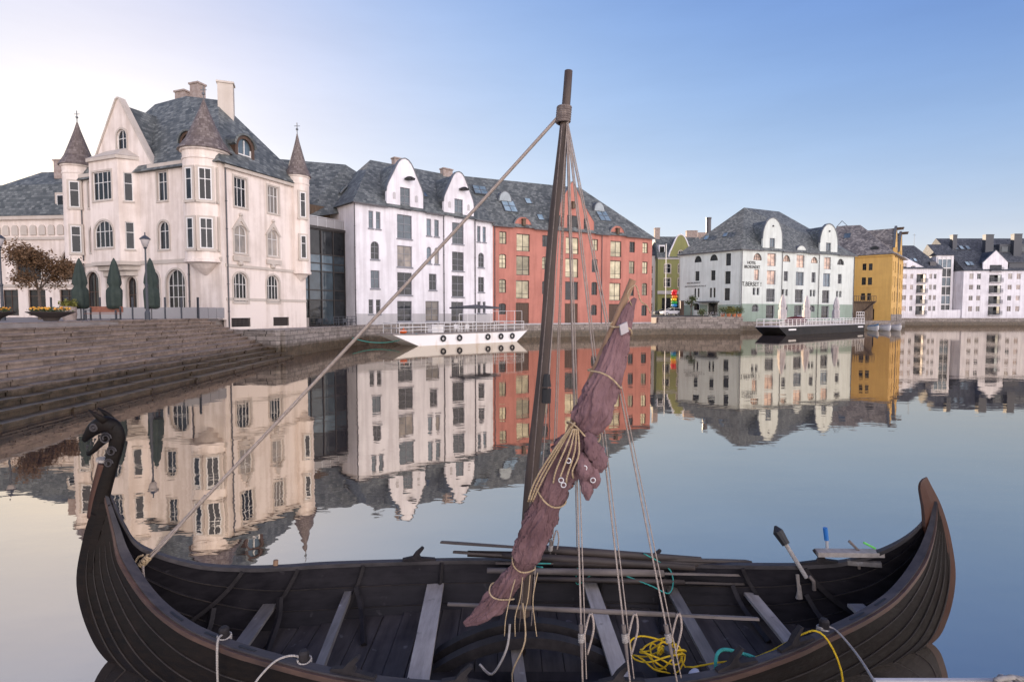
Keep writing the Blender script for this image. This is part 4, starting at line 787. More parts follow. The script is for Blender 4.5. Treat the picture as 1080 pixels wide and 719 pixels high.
def lettering(fac, txt, u, z, size, m, root, width=None, depth=.02):
    cu = bpy.data.curves.new('txt', 'FONT'); cu.body = txt; cu.size = size; cu.extrude = depth; cu.align_x = 'CENTER'; cu.offset = .012
    o = bpy.data.objects.new('tmp', cu); C.objects.link(o); dg = bpy.context.evaluated_depsgraph_get(); dg.update()
    me = bpy.data.meshes.new_from_object(o.evaluated_get(dg)); bpy.data.objects.remove(o)
    xs = [v.co.x for v in me.vertices]; sx = width / (max(xs) - min(xs)) if width else 1
    o_ = Vector(root['_o'])
    for v in me.vertices: v.co = fac.p(u + v.co.x * sx, -.03 - v.co.z, z + v.co.y) - o_
    ob = bpy.data.objects.new('wall_lettering', me); C.objects.link(ob); ob.parent = root; me.materials.clear(); me.materials.append(M[m]); return ob
M['paintblack'] = mat('sign_paint', (.02, .02, .02), .7)
M['paintgrey'] = mat('faded_sign_paint', (.16, .16, .15), .8)
lettering(F, 'HOTEL', 2.6, 13.28, .82, 'paintblack', root, 2.3); lettering(F, 'BROSUNDET', 2.75, 12.45, .82, 'paintblack', root, 4.2)
lettering(F, 'T.BERSET !', 2.75, 8.9, 1.2, 'paintblack', root, 5.2)
def flipfac(fac, L_): f = Fac((fac.p(L_, 0, 0).x, fac.p(L_, 0, 0).y), (-fac.D.x, -fac.D.y), fac.root); return f
FLr = flipfac(FL, 14.2)
lettering(FLr, 'BROSUNDET', 3.6, 9.75, .42, 'paintgrey', root, 3.2); lettering(FLr, 'APOTEKERGATA 5', 4.0, 9.05, .42, 'paintgrey', root, 5.0)

# ------------------------------------------------------------------ YELLOW WAREHOUSE
root = thing('yellow_warehouse', 'ochre yellow warehouse with pointed gables and hoist beams at the canal bend', 'building', (86, 125, 2))
FL = Fac((86, 125), (-.738, .674), root); F = Fac((86, 125), (.652, .758), root)
W = [(5.03,5.81,13.4,14.96),(3.82,4.56,13.34,14.9),(5.05,5.9,10.01,11.76),(3.84,4.66,9.97,11.7),(5.12,5.94,6.43,8.08),(3.95,4.72,6.41,8.06),(3.2,4.33,1.95,4.44)]
mb = MB(); wall(FL, mb, [(.36, 1.6), (.36, 16.8), (16, 16.8), (16, 1.6)], [wloop(*x, 'rect') for x in W])
ya = [(3.0, 16.8), (3.0, 18.5), (5.3, 23.6), (5.7, 23.6), (8.0, 18.5), (8.0, 16.8)]; yb = [(u + 9.6, z - .2) for u, z in ya]
WR = []
for uc in (5.5, 15.1):
    for z0_, z1_ in ((2.6, 4.9), (6.0, 8.6), (9.4, 12.0), (12.8, 15.5), (16.4, 18.8)): WR.append((uc - .8, uc + .8, z0_, z1_))
    WR.append((uc - .35, uc + .35, 20, 21.4))
for uc in (1.3, 2.3, 9.1, 10.3, 11.5, 18.7, 19.6):
    for z0_, z1_ in ((2.9, 4.6), (6.3, 8.3), (9.8, 11.8), (13.2, 15.2)): WR.append((uc - .35, uc + .35, z0_, z1_))
wall(F, mb, [(0, 1.6), (0, 16.8)] + ya + [(12.6, 16.6)] + yb[1:-1] + [(17.6, 16.8), (21, 16.8), (21, 1.6)], [wloop(*x, 'rect') for x in WR])
F.box(mb, 20.65, 21, .36, 12, 1.7, 16.7)
mb.make('wall', M['yellow'], root)
for i, x in enumerate(W): window(FL, *x, 'rect', 'frame_dark', 'g_dark', 1 if i == 6 else 2, () if i == 6 else (.5,), .15)
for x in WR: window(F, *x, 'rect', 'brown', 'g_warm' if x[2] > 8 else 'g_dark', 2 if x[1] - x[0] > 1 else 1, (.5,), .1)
mb = MB(); FL.box(mb, .0, 16, -.05, 0, 9.35, 9.6); FL.box(mb, .0, 16, -.25, 0, 16.4, 16.75); mb.make('cornice', M['yellow'], root)
mb = MB(); F.box(mb, .01, 21, -.06, -.002, 1.62, 3.2); mb.make('stone_plinth', M['quay'], root)
rf = MB(); rf.hull([FL.p(-.5, -.5, 16.85), FL.p(16, -.5, 16.85), FL.p(16, 21, 16.85), FL.p(-.5, 21, 16.85), FL.p(7.5, 5.5, 24.7), FL.p(12.5, 6, 25), FL.p(8, 16, 24.5)])
F.ext(rf, [(3.1, 16.8), (3.1, 18.3), (5.5, 23.2), (7.9, 18.3), (7.9, 16.8)], .36, 7); F.ext(rf, [(12.7, 16.8), (12.7, 18.1), (15.1, 23.0), (17.5, 18.1), (17.5, 16.8)], .36, 7)
rf.make('roof', M['slate_warm'], root)
for uc in (5.5, 15.1): m2 = MB(); m2.bar(F.p(uc, 1, 22.9), F.p(uc, -1.3, 22.9), .3, .35); F.box(m2, uc - .45, uc + .45, -1.4, .5, 23.1, 23.3); m2.make('hoist_beam', M['timber'], root)
skylight(root, FL.p(9.8, 3.6, 22.1), FL.D, FL.N * .6 + Vector((0, 0, .8)), 1.3, 1.5); skylight(root, FL.p(5.8, 2.1, 19.7), FL.D, FL.N * .6 + Vector((0, 0, .8)), 1.3, 1.5)
m2 = MB(); FL.ext(m2, wloop(2.6, 4.6, 17.3, 19, 'arch'), .5, 2.6); d = m2.make('dormer', M['gutter'], root); g = MB(); FL.ext(g, wloop(2.8, 4.4, 17.5, 18.8, 'arch'), .44, .5); g.make('pane', M['g_dark'], d)
pipe(F, 10.0, 1.8, 16.6)
coping(F, ya[1:-1], 'lead', .14, -.05, .42); coping(F, yb[1:-1], 'lead', .14, -.05, .42)
m2 = MB()
for sx in (-1, 1): m2.bar(FL.p(11.5 + sx * 1.2, 6, 24.8), FL.p(11.5, 6, 26.2), .12, .12)
m2.bar(FL.p(10.3, 6, 24.9), FL.p(12.7, 6, 24.9), .12, .12); m2.make('roof_lantern', M['lead'], root)
root = thing('timber_shed', 'dark brown timber stair and terrace between hotel and yellow warehouse', 'shed', (78.5, 124.5, 1.7))
mb = MB(); mb.box(77.6, 82.2, 125.4, 128, 1.7, 6.0); mb.make('lower_wall', M['timber'], root)
mb = MB(); mb.box(77.4, 82.6, 124.9, 128.2, 6.01, 6.2)
for i in range(11): x = 77.5 + i * .5; mb.box(x, x + .08, 124.95, 125.03, 6.2, 7.3)
mb.box(77.4, 82.6, 124.93, 125.06, 7.3, 7.4); mb.make('terrace_railing', M['timber'], root)
m2 = MB(); m2.bar((77.2, 124.6, 1.8), (82, 124.6, 6.0), .9, .12); m2.make('stair', M['timber'], root)

# ------------------------------------------------------------------ FAR WHITE APARTMENTS
M['g_pinkish'] = glass('window_glass_pinkish', (.42, .33, .28), .1, (.2, .17, .16))  # pane colour mottled between two pinkish tones
root = thing('white_apartment_block', 'smaller white apartment block with slate roof beside the glazed stair tower', 'building', (118, 162, 2))
F = Fac((126.0, 162), (-1, 0), root)
W = []; Bc = []
for z0_, z1_ in ((12.45, 14.93), (9.4, 11.75), (6.25, 8.7), (3.06, 5.6)): W.append((4.5, 7.35, z0_, z1_)); Bc.append((4.5, 7.35, z0_, z1_))
for a, b_ in ((8.3, 9.17), (2.8, 3.6), (1.5, 2.3), (10.2, 11.5)):
    for z0_ in (13.45, 10.3, 7.25, 4.05): W.append((a, b_, z0_, z0_ + 1.48))
mb = MB(); wall(F, mb, [(0, 1.9), (0, 16.4), (5, 16.7), (11.7, 20.2), (14, 20.2), (14, 1.9)], [wloop(*x, 'rect') for x in W] + [wloop(7.6, 9.3, 16.45, 17.4, 'semi'), wloop(10.4, 11.7, 16.66, 18.1, 'rect')])
F.box(mb, 0, .35, .36, 12, 1.9, 16.3); mb.make('wall', M['white'], root)
def balcony(F, x):
    a, b_, c, d = x; g = MB(); F.box(g, a, b_, 1.2, 1.25, c, d); w_ = g.make('balcony_glazing', M['g_dark'], root)
    g = MB(); F.box(g, a - .05, b_ + .05, -.75, 1.2, c - .16, c + .0); o = g.make('balcony', M['greyplinth'], root); g = MB(); n_ = 16
    for i in range(n_ + 1): u = a + (b_ - a) * i / n_; F.box(g, u - .03, u + .03, -.74, -.70, c, c + 1.05)
    F.box(g, a - .04, b_ + .04, -.77, -.67, c + 1.05, c + 1.12)
    for u in (a, b_): F.box(g, u - .03, u + .03, -.66, -.1, c + .5, c + .56); F.box(g, u - .03, u + .03, -.66, -.1, c + 1.05, c + 1.11)
    g.make('railing', M['charcoal'], o)
for x in Bc: balcony(F, x)
for i, x in enumerate(W[4:]): window(F, *x, 'rect', 'frame_white', random.choice(['g_pinkish', 'g_curtain', 'g_dark', 'g_pinkish']), 2, (), .1)
window(F, 7.6, 9.3, 16.45, 17.4, 'semi', 'frame_white', 'g_pinkish', 2, (), .1); window(F, 10.4, 11.7, 16.66, 18.1, 'rect', 'frame_white', 'g_pinkish', 2, (), .1)
rf = MB(); rf.hull([F.p(u, v, z) for u, v, z in ((-.4, -.4, 16.42), (14, -.4, 16.42), (14, 12, 16.42), (-.4, 12, 16.42), (4.1, 6, 23.9), (14, 6, 23.9))]); 
# keep the raised raking wall in front of the roof
rf.make('roof', M['slate_dark'], root)
m2 = MB(); F.box(m2, 1.4, 3.2, .4, 3, 17.1, 18.5); m2.make('dormer', M['gutter'], root)
for u, z in ((6.6, 18.9), (7.8, 18.9), (9.0, 18.9)): skylight(root, F.p(u, 1.9, z + .25), F.D, F.N * .65 + Vector((0, 0, .76)), .8, 1.2)
m2 = MB(); m2.tube([F.p(4.1, 6, 23.8), F.p(4.1, 6, 27.5)], .04, 5); m2.tube([F.p(3.6, 6, 27), F.p(4.6, 6, 27)], .04, 5); m2.make('aerial', M['charcoal'], root)
root = thing('stair_tower', 'glazed stair tower between the two white apartment blocks', 'tower', (128, 165, 2))
F = Fac((126.3, 164.5), (1, 0), root); mb = MB(); F.box(mb, 0, 5.2, .2, 6, 2, 20.6); mb.make('wall', M['white'], root)
fr = MB()
for i in range(7): F.box(fr, .4, 4.4, -.02, .17, 3.2 + i * 2.7, 3.5 + i * 2.7)
for u in (.3, 1.6, 2.9, 4.3): F.box(fr, u, u + .14, -.05, .19, 3, 20)
fr.make('glazing_frame', M['frame_white'], root)
for j in range(6):
    g = MB(); F.box(g, .44, 4.3, .08, .12, 3.5 + j * 2.7, 5.9 + j * 2.7); g.make('glass_panel', M['g_blue'] if j % 2 else M['g_dark'], root)
rf = MB(); rf.hull([F.p(u, v, z) for u, v, z in ((-.5, -.3, 20.62), (5.6, -.3, 20.62), (5.6, 6.4, 20.62), (-.5, 6.4, 20.62), (-.5, 3.4, 24.2), (5.6, 3.4, 24.2))]); rf.make('roof', M['slate_dark'], root)
mb = MB(); mb.box(126.0, 132.3, 162.4, 164.2, 2, 4.4); mb.make('porch', M['white'], root)
root = thing('white_apartment_block', 'large white apartment block with central balcony gable at the right edge', 'building', (140, 162, 2))
F = Fac((132.4, 162), (1, 0), root); W = []; Bc = []
for a, b_ in ((1.75, 2.95), (4.0, 5.15), (13.1, 14.3), (15.6, 16.8), (21.2, 22.3), (23.5, 24.6), (31, 32.2), (33.4, 34.6)):
    for z0_, z1_ in ((13.37, 15.05), (10.31, 11.75), (7.12, 8.57), (3.93, 5.5)): W.append((a, b_, z0_, z1_))
for oo in (0, 19.0):
    for z0_, z1_ in ((15.7, 17.52), (12.55, 14.64), (9.4, 11.58), (6.2, 8.46), (2.95, 5.38)): Bc.append((7.55 + oo, 11.15 + oo, z0_, z1_))
mb = MB(); out = [(0, 1.9), (0, 15.8)]
for oo in (0, 19.0): out += [(5.6 + oo, 15.8), (5.6 + oo, 18.3), (9.2 + oo, 21.8), (12.85 + oo, 18.3), (12.85 + oo, 15.8)]
wall(F, mb, out + [(38, 15.8), (38, 1.9)], [wloop(*x, 'rect') for x in W + Bc])
FS = Fac((132.4, 162), (-.12, 1), root); FS.N = Vector((1, .12, 0)).normalized()
wall(FS, mb, [(.36, 1.9), (.36, 15.8), (9.5, 26.2), (19, 15.8), (19, 1.9)], [], .3); mb.make('wall', M['white'], root)
for x in Bc: balcony(F, x)
for i, x in enumerate(W): window(F, *x, 'rect', 'frame_white', random.choice(['g_pinkish', 'g_curtain', 'g_dark', 'g_pinkish']), 2, (), .1)
rf = MB(); rf.hull([F.p(u, v, z) for u, v, z in ((-.05, -.4, 15.85), (38.2, -.4, 15.85), (38.2, 19, 15.85), (-2.4, 19, 15.85), (-1.3, 9.5, 26.5), (38.2, 9.5, 26.5))])
for oo in (0, 19.0): F.ext(rf, [(5.5 + oo, 15.6), (5.4 + oo, 18.3), (9.2 + oo, 22.1), (13.05 + oo, 18.3), (12.95 + oo, 15.6)], -.2, 7) if False else F.ext(rf, [(5.75 + oo, 15.6), (5.75 + oo, 18.2), (9.2 + oo, 21.6), (12.7 + oo, 18.2), (12.7 + oo, 15.6)], .36, 6)
rf.make('roof', M['slate_dark'], root)
for oo in (0, 19.0): coping(F, [(5.6 + oo, 18.3), (9.2 + oo, 21.8), (12.85 + oo, 18.3)], 'lead', .12)
for x, y, z in ((134.2, 168.5, 27.2), (143, 166.5, 27), (151.5, 166.5, 27.2)): chimney(root, x, y, 19, z, 1.3 if x < 140 else 2.4, 1.2, 0, 'charcoal')
m2 = MB(); m2.box(147, 158, 167.0, 172, 21, 24.2); d = m2.make('roof_dormer', M['charcoal'], root)
g = MB()
for i in range(4): g.box(147.5 + i * 2.6, 149.6 + i * 2.6, 166.9, 167.0, 21.9, 23.4)
g.make('pane', M['g_blue'], d)
for u, v in ((2.3, 6.4), (4.2, 6.4), (6.1, 6.4), (2.2, 1.5), (3.4, 1.5)): skylight(root, F.p(u, v, 15.85 + (v + .4) * 1.076 + .15), F.D, F.N * .7 + Vector((0, 0, .75)), 1.0, 1.5)
m2 = MB(); F.box(m2, 13.6, 18, .4, 3.4, 16.6, 18.2); F.box(m2, 13.3, 18.3, .1, 4.2, 18.2, 18.4); m2.make('dormer', M['charcoal'], root)
# ------------------------------------------------------------------ PLAZA FURNITURE
def street_lamp(x, y, z, h, label):
    t = thing('street_lamp', label, 'street lamp', (x, y, z), group='lamps on the plaza')
    m = MB(); m.lathe((x, y, z), [(.16, 0), (.16, .5), (.09, .65), (.075, 2.2), (.1, 2.25), (.1, 2.35), (.06, 2.4), (.05, h - .95), (.12, h - .85), (.05, h - .8)], 12); m.make('pole', M['charcoal'], t, smooth=False)
    m = MB(); m.lathe((x, y, z), [(.12, h - .8), (.26, h - .35), (.26, h - .3), (.2, h - .3)], 12); m.make('lamp_shade', M['umb_pale'], t, smooth=True)
    m = MB(); m.lathe((x, y, z), [(.33, h - .3), (.3, h - .24), (.12, h - .08), (.04, h - .04), (.03, h + .16)], 12); m.make('lamp_cap', M['charcoal'], t)
street_lamp(-24.1, 36.4, 3.02, 5.6, 'tall street lamp with pale lantern before an arched door of the corner house')
street_lamp(-33.3, 36.0, 3.02, 5.6, 'street lamp cut by the left picture edge beside the flower bowl')
def furled(x, y, z, h, mk, label, group, rad=.42, cat='parasol'):
    t = thing('furled_parasol', label, cat, (x, y, z), group=group)
    m = MB(); m.tube([(x, y, z), (x, y, z + h)], .035, 8); m.tube([(x, y, z), (x, y, z + .09)], .32, 12); m.make('pole', M['steel'] if mk == 'umb_pale' else M['gutter'], t)
    b_ = MB(); n = 20; rings = []; seed = random.random() * 9
    for i in range(15):
        q = i / 14; zz = z + h * .2 + (h * .82) * q; r = rad * (1 - q) ** .55 * (.82 + .3 * math.sin(q * 3)) + .02
        if abs(q - .42) < .05: r *= .7
        rings.append([b_.b.verts.new((x + r * (1 + .22 * math.sin(5 * a + seed + 2 * q)) * math.cos(a), y + r * (1 + .22 * math.sin(5 * a + seed + 2 * q)) * math.sin(a), zz + (.08 * math.sin(4 * a) if i == 0 else 0))) for a in [2 * math.pi * k / n for k in range(n)]])
    for A, B in zip(rings, rings[1:]):
        for k in range(n): b_.b.faces.new((A[k], A[(k + 1) % n], B[(k + 1) % n], B[k]))
    b_.b.faces.new(rings[0][::-1]); b_.b.faces.new(rings[-1]); b_.make('canopy', M[mk], t, smooth=True)
for x, l in ((-29.9, 'furled dark green parasol nearest the plaza tree'), (-27.5, 'furled dark green parasol below the oriel of the corner house'), (-25.0, 'furled dark green parasol just behind the tall lantern')):
    furled(x, 38.2, 3, 4.2, 'umb_green', l, 'furled parasols of the plaza cafe', .47)
# low glazed fence of the cafe terrace
t = thing('terrace_fence', 'low grey panel fence with posts round the cafe terrace above the steps', 'fence', (-25.2, 44, 3)); pn = MB()
xs = [-36.8 + 1.3 * i for i in range(10)]
for i, x in enumerate(xs):
    m = MB(); m.box(x - .05, x + .05, 43.95, 44.05, 3, 4.75); m.make('post', M['charcoal'], t)
    if i < 9: m = MB(); m.box(x + .06, x + 1.24, 43.98, 44.02, 3.06, 3.95); m.make('panel', M['glassrail'], t)
m = MB(); m.box(-25.1, -25.0, 43.95, 44.05, 3, 4.75); m.make('post', M['charcoal'], t)
for i in range(3):
    y = 44.1 + i * 1.3; m = MB(); m.box(-25.08, -25.02, y + .0, y + 1.2, 3.06, 3.95); m.make('panel', M['glassrail'], t)
# bench
t = thing('park_bench', 'reddish brown wooden bench with backrest on the plaza edge', 'bench', (-28, 38, 3))
m = MB()
for i in range(3): m.box(-29.2, -26.9, 37.55 + i * .16, 37.68 + i * .16, 3.44, 3.48)
M['benchwood'] = mat('bench_wood', (.22, .08, .05), .6, (.3, .12, .07), 5); m.make('seat', M['benchwood'], t)
m = MB(); m.box(-29.2, -26.9, 38.08, 38.12, 3.55, 3.95); m.make('backrest', M['benchwood'], t)
for x in (-29.1, -27.05): m = MB(); m.box(x - .04, x + .04, 37.55, 37.63, 3, 3.66); m.box(x - .04, x + .04, 38.0, 38.07, 3, 3.9); m.box(x - .05, x + .05, 37.5, 38.0, 3.66, 3.7); m.make('leg', M['charcoal'], t)
M['flower_orange'] = mat('orange_petals', (.75, .24, .03), .7, (.8, .5, .06), 8)
M['leaf'] = mat('green_leaves', (.035, .06, .018), .7, (.08, .10, .03), 6)
M['leaf_brown'] = mat('bronze_leaves', (.09, .055, .025), .7, (.19, .10, .045), 5)
M['leaf_yellow'] = mat('yellow_green_leaves', (.22, .20, .03), .7, (.12, .13, .03), 5)
M['bark'] = mat('bark', (.08, .06, .045), .9, (.13, .1, .08), 8)
def leaves(mb, c, R_, n, s, zsq=1., rough=.35):
    """n small leaf quads spread through a lumpy volume"""
    c = Vector(c)
    for _ in range(n):
        d = Vector((random.gauss(0, 1), random.gauss(0, 1), random.gauss(0, 1))).normalized(); rr = R_ * random.random() ** .45
        k = 1 + rough * noise.noise(d * 2.2 + c)
        p = c + Vector((d.x * rr * k, d.y * rr * k, d.z * rr * k * zsq))
        u = Vector((random.gauss(0, 1), random.gauss(0, 1), random.gauss(0, .6))).normalized(); v = u.cross(Vector((random.gauss(0, 1), random.gauss(0, 1), random.gauss(0, 1)))).normalized()
        a = s * random.uniform(.6, 1.4); mb.poly([p - u * a, p + v * a * .5, p + u * a, p - v * a * .5])
def flower_bowl(x, y, r, label):
    t = thing('flower_bowl', label, 'planter', (x, y, 3), group='flower bowls on the plaza')
    m = MB(); m.lathe((x, y, 3.02), [(.35, 0), (.4, .1), (.45, .18), (r, .5), (r + .05, .56), (r - .06, .56), (r * .8, .45)], 20); m.make('bowl', M['grate'], t, smooth=False)
    m = MB(); leaves(m, (x, y, 3.62), r * .9, 420, .07, .22); m.make('foliage', M['leaf'], t)
    m = MB()
    for _ in range(46): a = random.random() * 6.3; q = r * .85 * random.random() ** .5; m.ball((x + q * math.cos(a), y + q * math.sin(a), 3.72 + random.uniform(-.03, .12)), random.uniform(.05, .09), 1, (1, 1, .7))
    m.make('blossoms', M['flower_orange'], t)
flower_bowl(-27.8, 33.2, 1.15, 'wide dark bowl of orange flowers beside the barrel planter')
flower_bowl(-30.8, 32.6, 1.1, 'wide dark bowl of orange flowers at the left picture edge')
t = thing('barrel_planter', 'pale barrel planter with yellow-green plants beside the bench', 'planter', (-29.9, 37.2, 3))
m = MB(); m.lathe((-29.9, 37.2, 3), [(.36, 0), (.42, .4), (.4, .95), (.34, .95), (.33, .85)], 16); m.make('barrel', M['brick'], t)
m = MB(); leaves(m, (-29.9, 37.2, 4.1), .55, 380, .09, .55); m.make('foliage', M['leaf_yellow'], t)
def tree(x, y, z, h, R_, label, mk, name='small_tree', n=3800, ls=.095):
    t = thing(name, label, 'tree', (x, y, z))
    m = MB(); fork = h * .42
    m.tube([(x, y, z), (x + .05, y, z + fork * .5), (x, y, z + fork)], [.13, .1, .085], 8)
    cl = []
    for i in range(9):
        a = i * 2.4 + random.random(); r = R_ * random.uniform(.35, .8); zz = z + h * random.uniform(.5, .88); e = Vector((x + r * math.cos(a), y + r * math.sin(a), zz))
        m.tube([(x, y, z + fork * random.uniform(.8, 1)), (x + r * .45 * math.cos(a), y + r * .45 * math.sin(a), z + fork + (zz - z - fork) * .6), e], [.06, .04, .015], 6); cl.append(e)
    m.make('trunk', M['bark'], t); cr_ = MB()
    for e in cl: leaves(cr_, e, R_ * random.uniform(.38, .55), n // 11, ls, .8, .8)
    leaves(cr_, (x, y, z + h * .8), R_ * .55, n // 6, ls, .7, .8)
    cr_.make('crown', M[mk], t)
tree(-35.6, 41.5, 3, 5.6, 2.3, 'small bronze-leaved tree on the plaza in front of the pale townhouse', 'leaf_brown', n=9500, ls=.085)
# ------------------------------------------------------------------ WHITE BARGE
def rail(mb, a, b, h=1.0, n=6, r=.028, rows=(1., .55)):
    a, b = Vector(a), Vector(b)
    for i in range(n + 1): p = a.lerp(b, i / n); mb.tube([p, p + Vector((0, 0, h))], r, 6)
    for q in rows: mb.tube([a + Vector((0, 0, h * q)), b + Vector((0, 0, h * q))], r, 6)
A_ = Vector((-12.3, 56.0, 0)); B_ = Vector((1.9, 68.6, 0)); dB = (B_ - A_).normalized(); nB = Vector((dB.y, -dB.x, 0)); LB = (B_ - A_).length
def bp_(s, t, z): return A_ + dB * s - nB * t + Vector((0, 0, z))
root = thing('white_barge', 'white flat-bottomed barge with railings and tyre fenders moored at the quay', 'barge', (A_.x, A_.y, 0))
m = MB(); prof = [(0.2, 1.25), (3.2, 0.02), (3.4, -.35), (LB - 2.1, -.35), (LB - 1.8, -.02), (LB, 1.32), (LB - 3, 1.2), (3, 1.15)]
m.solid([bp_(s, 0, z) for s, z in prof], [bp_(s, 3.6, z) for s, z in prof]); m.make('hull', M['whitepaint'], root)
m = MB(); m.solid([bp_(.15, -.05, 1.24), bp_(3, -.05, 1.16), bp_(3, 3.65, 1.16), bp_(.15, 3.65, 1.24)], [bp_(.15, -.05, 1.36), bp_(3, -.05, 1.27), bp_(3, 3.65, 1.27), bp_(.15, 3.65, 1.36)])
m.solid([bp_(3, -.05, 1.16), bp_(LB - 3, -.05, 1.21), bp_(LB - 3, 3.65, 1.21), bp_(3, 3.65, 1.16)], [bp_(3, -.05, 1.27), bp_(LB - 3, -.05, 1.31), bp_(LB - 3, 3.65, 1.31), bp_(3, 3.65, 1.27)])
m.solid([bp_(LB - 3, -.05, 1.21), bp_(LB + .05, -.05, 1.33), bp_(LB + .05, 3.65, 1.33), bp_(LB - 3, 3.65, 1.21)], [bp_(LB - 3, -.05, 1.31), bp_(LB + .05, -.05, 1.45), bp_(LB + .05, 3.65, 1.45), bp_(LB - 3, 3.65, 1.31)]); m.make('deck', M['paving'], root)
m = MB(); rail(m, bp_(1, .1, 1.3), bp_(LB - .5, .1, 1.38), 1.1, 11, .035, (1., .66, .33)); rail(m, bp_(1, 3.5, 1.3), bp_(LB - .5, 3.5, 1.38), 1.1, 11, .035, (1., .5)); rail(m, bp_(1, .1, 1.3), bp_(1, 3.5, 1.3), 1.1, 2, .035); rail(m, bp_(LB - .5, .1, 1.38), bp_(LB - .5, 3.5, 1.38), 1.1, 2, .035)
rail(m, bp_(8.6, .1, 1.38), bp_(11, .1, 1.38), 2.0, 2, .035); m.make('railing', M['steel'], root)
m = MB(); rail(m, bp_(13.2, .12, 1.3), bp_(LB - .8, .12, 1.36), 2.4, 4, .025, (1.,)); m.make('wind_screen_frame', M['steel'], root)
for s in (6.3, 8.5, 12.6, 14.6, 16.4):
    c = bp_(s, -.13, .72); pts = [c + dB * .27 * math.cos(a) + Vector((0, 0, .27 * math.sin(a))) for a in [2 * math.pi * k / 14 for k in range(14)]]
    m = MB(); m.tube(pts, .1, 8, closed=True); o = m.make('tyre_fender', M['black'], root, smooth=True)
    m = MB(); m.tube([c + Vector((0, 0, .3)), bp_(s, -.08, 1.3)], .02, 5); m.make('rope', M['umb_pale'], o)
t = thing('flat_parasol', 'wide flat dark canopy on a post standing on the white barge', 'parasol', tuple(bp_(13.2, 2, 1.35)))
m = MB(); m.tube([bp_(12.4, 2, 1.33), bp_(12.4, 2, 4.0)], .05, 8); m.make('post', M['charcoal'], t)
m = MB(); c = bp_(12.4, 2, 0); q = [bp_(9.6, .6, 4.0), bp_(15.2, .6, 4.0), bp_(15.2, 3.4, 4.0), bp_(9.6, 3.4, 4.0)]; m.solid([p for p in q], [p + Vector((0, 0, .18)) for p in q]); m.hull([p + Vector((0, 0, .19)) for p in q] + [c + Vector((0, 0, 4.5))]); m.make('canopy', M['charcoal'], t)
def tub_chair(c, rz, label, group, mk='whitepaint'):
    t = thing('chair', label, 'chair', tuple(c), group=group); T = Matrix.Translation(c) @ Matrix.Rotation(rz, 4, 'Z')
    m = MB(); m.box(-.24, .24, -.24, .24, .4, .45, T); m.make('seat', M[mk], t); m = MB(); m.box(-.24, .24, .2, .25, .46, .85, T); m.make('backrest', M[mk], t)
    for sx in (-.21, .21):
        for sy in (-.21, .21): m = MB(); m.box(sx - .02, sx + .02, sy - .02, sy + .02, 0, .4, T); m.make('leg', M[mk], t)
        m = MB(); m.box(sx - .025, sx + .025, -.2, .2, .62, .66, T); m.box(sx - .02, sx + .02, -.2, -.16, .45, .62, T); m.make('armrest', M[mk], t)
for s, tt, rz, l in ((9.0, 1.2, .4, 'white chair on the barge nearest the tyre fenders, left of the canopy post'), (9.8, 1.6, 2.2, 'white chair on the barge facing the bow end, behind the railing'), (10.3, 1.0, 3.6, 'white chair on the barge directly under the left end of the dark canopy')):
    tub_chair(bp_(s, tt, 1.33), rz, l, 'white chairs on the barge')
t = thing('deck_locker', 'white box locker on the middle of the barge deck', 'locker', tuple(bp_(6, 2, 1.3)))
m = MB(); m.solid([bp_(5.4, .7, 1.33), bp_(6.9, .7, 1.33), bp_(6.9, 1.6, 1.33), bp_(5.4, 1.6, 1.33)], [bp_(5.4, .7, 2.1), bp_(6.9, .7, 2.1), bp_(6.9, 1.6, 2.1), bp_(5.4, 1.6, 2.1)]); m.make('box', M['whitepaint'], t)
m = MB(); m.solid([bp_(5.3, .6, 2.11), bp_(7, .6, 2.11), bp_(7, 1.7, 2.11), bp_(5.3, 1.7, 2.11)], [bp_(5.3, .6, 2.2), bp_(7, .6, 2.2), bp_(7, 1.7, 2.2), bp_(5.3, 1.7, 2.2)]); m.make('lid', M['whitepaint'], t)
m = MB(); m.ball(bp_(1.9, .9, 1.55), .3, 2, (1.5, 1, .8)); m.tube([bp_(1.9, .9, 1.7), bp_(2.0, .9, 1.95)], .05, 6); tag(m.make('mooring_buoy', M['orange']), 'orange buoy lying on the left end of the white barge', 'buoy')
def mrope(name, pts, r, m_, label, cat='rope', sag=0, n=14, group=None):
    P_ = []
    if len(pts) == 2:
        a, b = Vector(pts[0]), Vector(pts[1]); P_ = [a.lerp(b, i / n) - Vector((0, 0, sag * 4 * (i / n) * (1 - i / n))) for i in range(n + 1)]
    else:
        k = len(pts) - 1; P_ = [cr(pts, k * i / (k * 6)) for i in range(k * 6 + 1)]
    m = MB(); m.tube(P_, r, 6); o = m.make(name, M[m_], smooth=True); tag(o, label, cat, group); return o
def ropemat(name, a, b_):
    m = mat(name, a, .9, b_, 30); t = m.node_tree; bs = t.nodes['Principled BSDF']
    tc = t.nodes.new('ShaderNodeTexCoord'); w_ = t.nodes.new('ShaderNodeTexWave'); w_.inputs['Scale'].default_value = 28; w_.bands_direction = 'DIAGONAL'; w_.inputs['Distortion'].default_value = .6
    b2 = t.nodes.new('ShaderNodeBump'); b2.inputs['Strength'].default_value = .8; b2.inputs['Distance'].default_value = .006
    t.links.new(tc.outputs['Object'], w_.inputs[0]); t.links.new(w_.outputs[0], b2.inputs['Height']); t.links.new(b2.outputs[0], bs.inputs['Normal']); M[name] = m
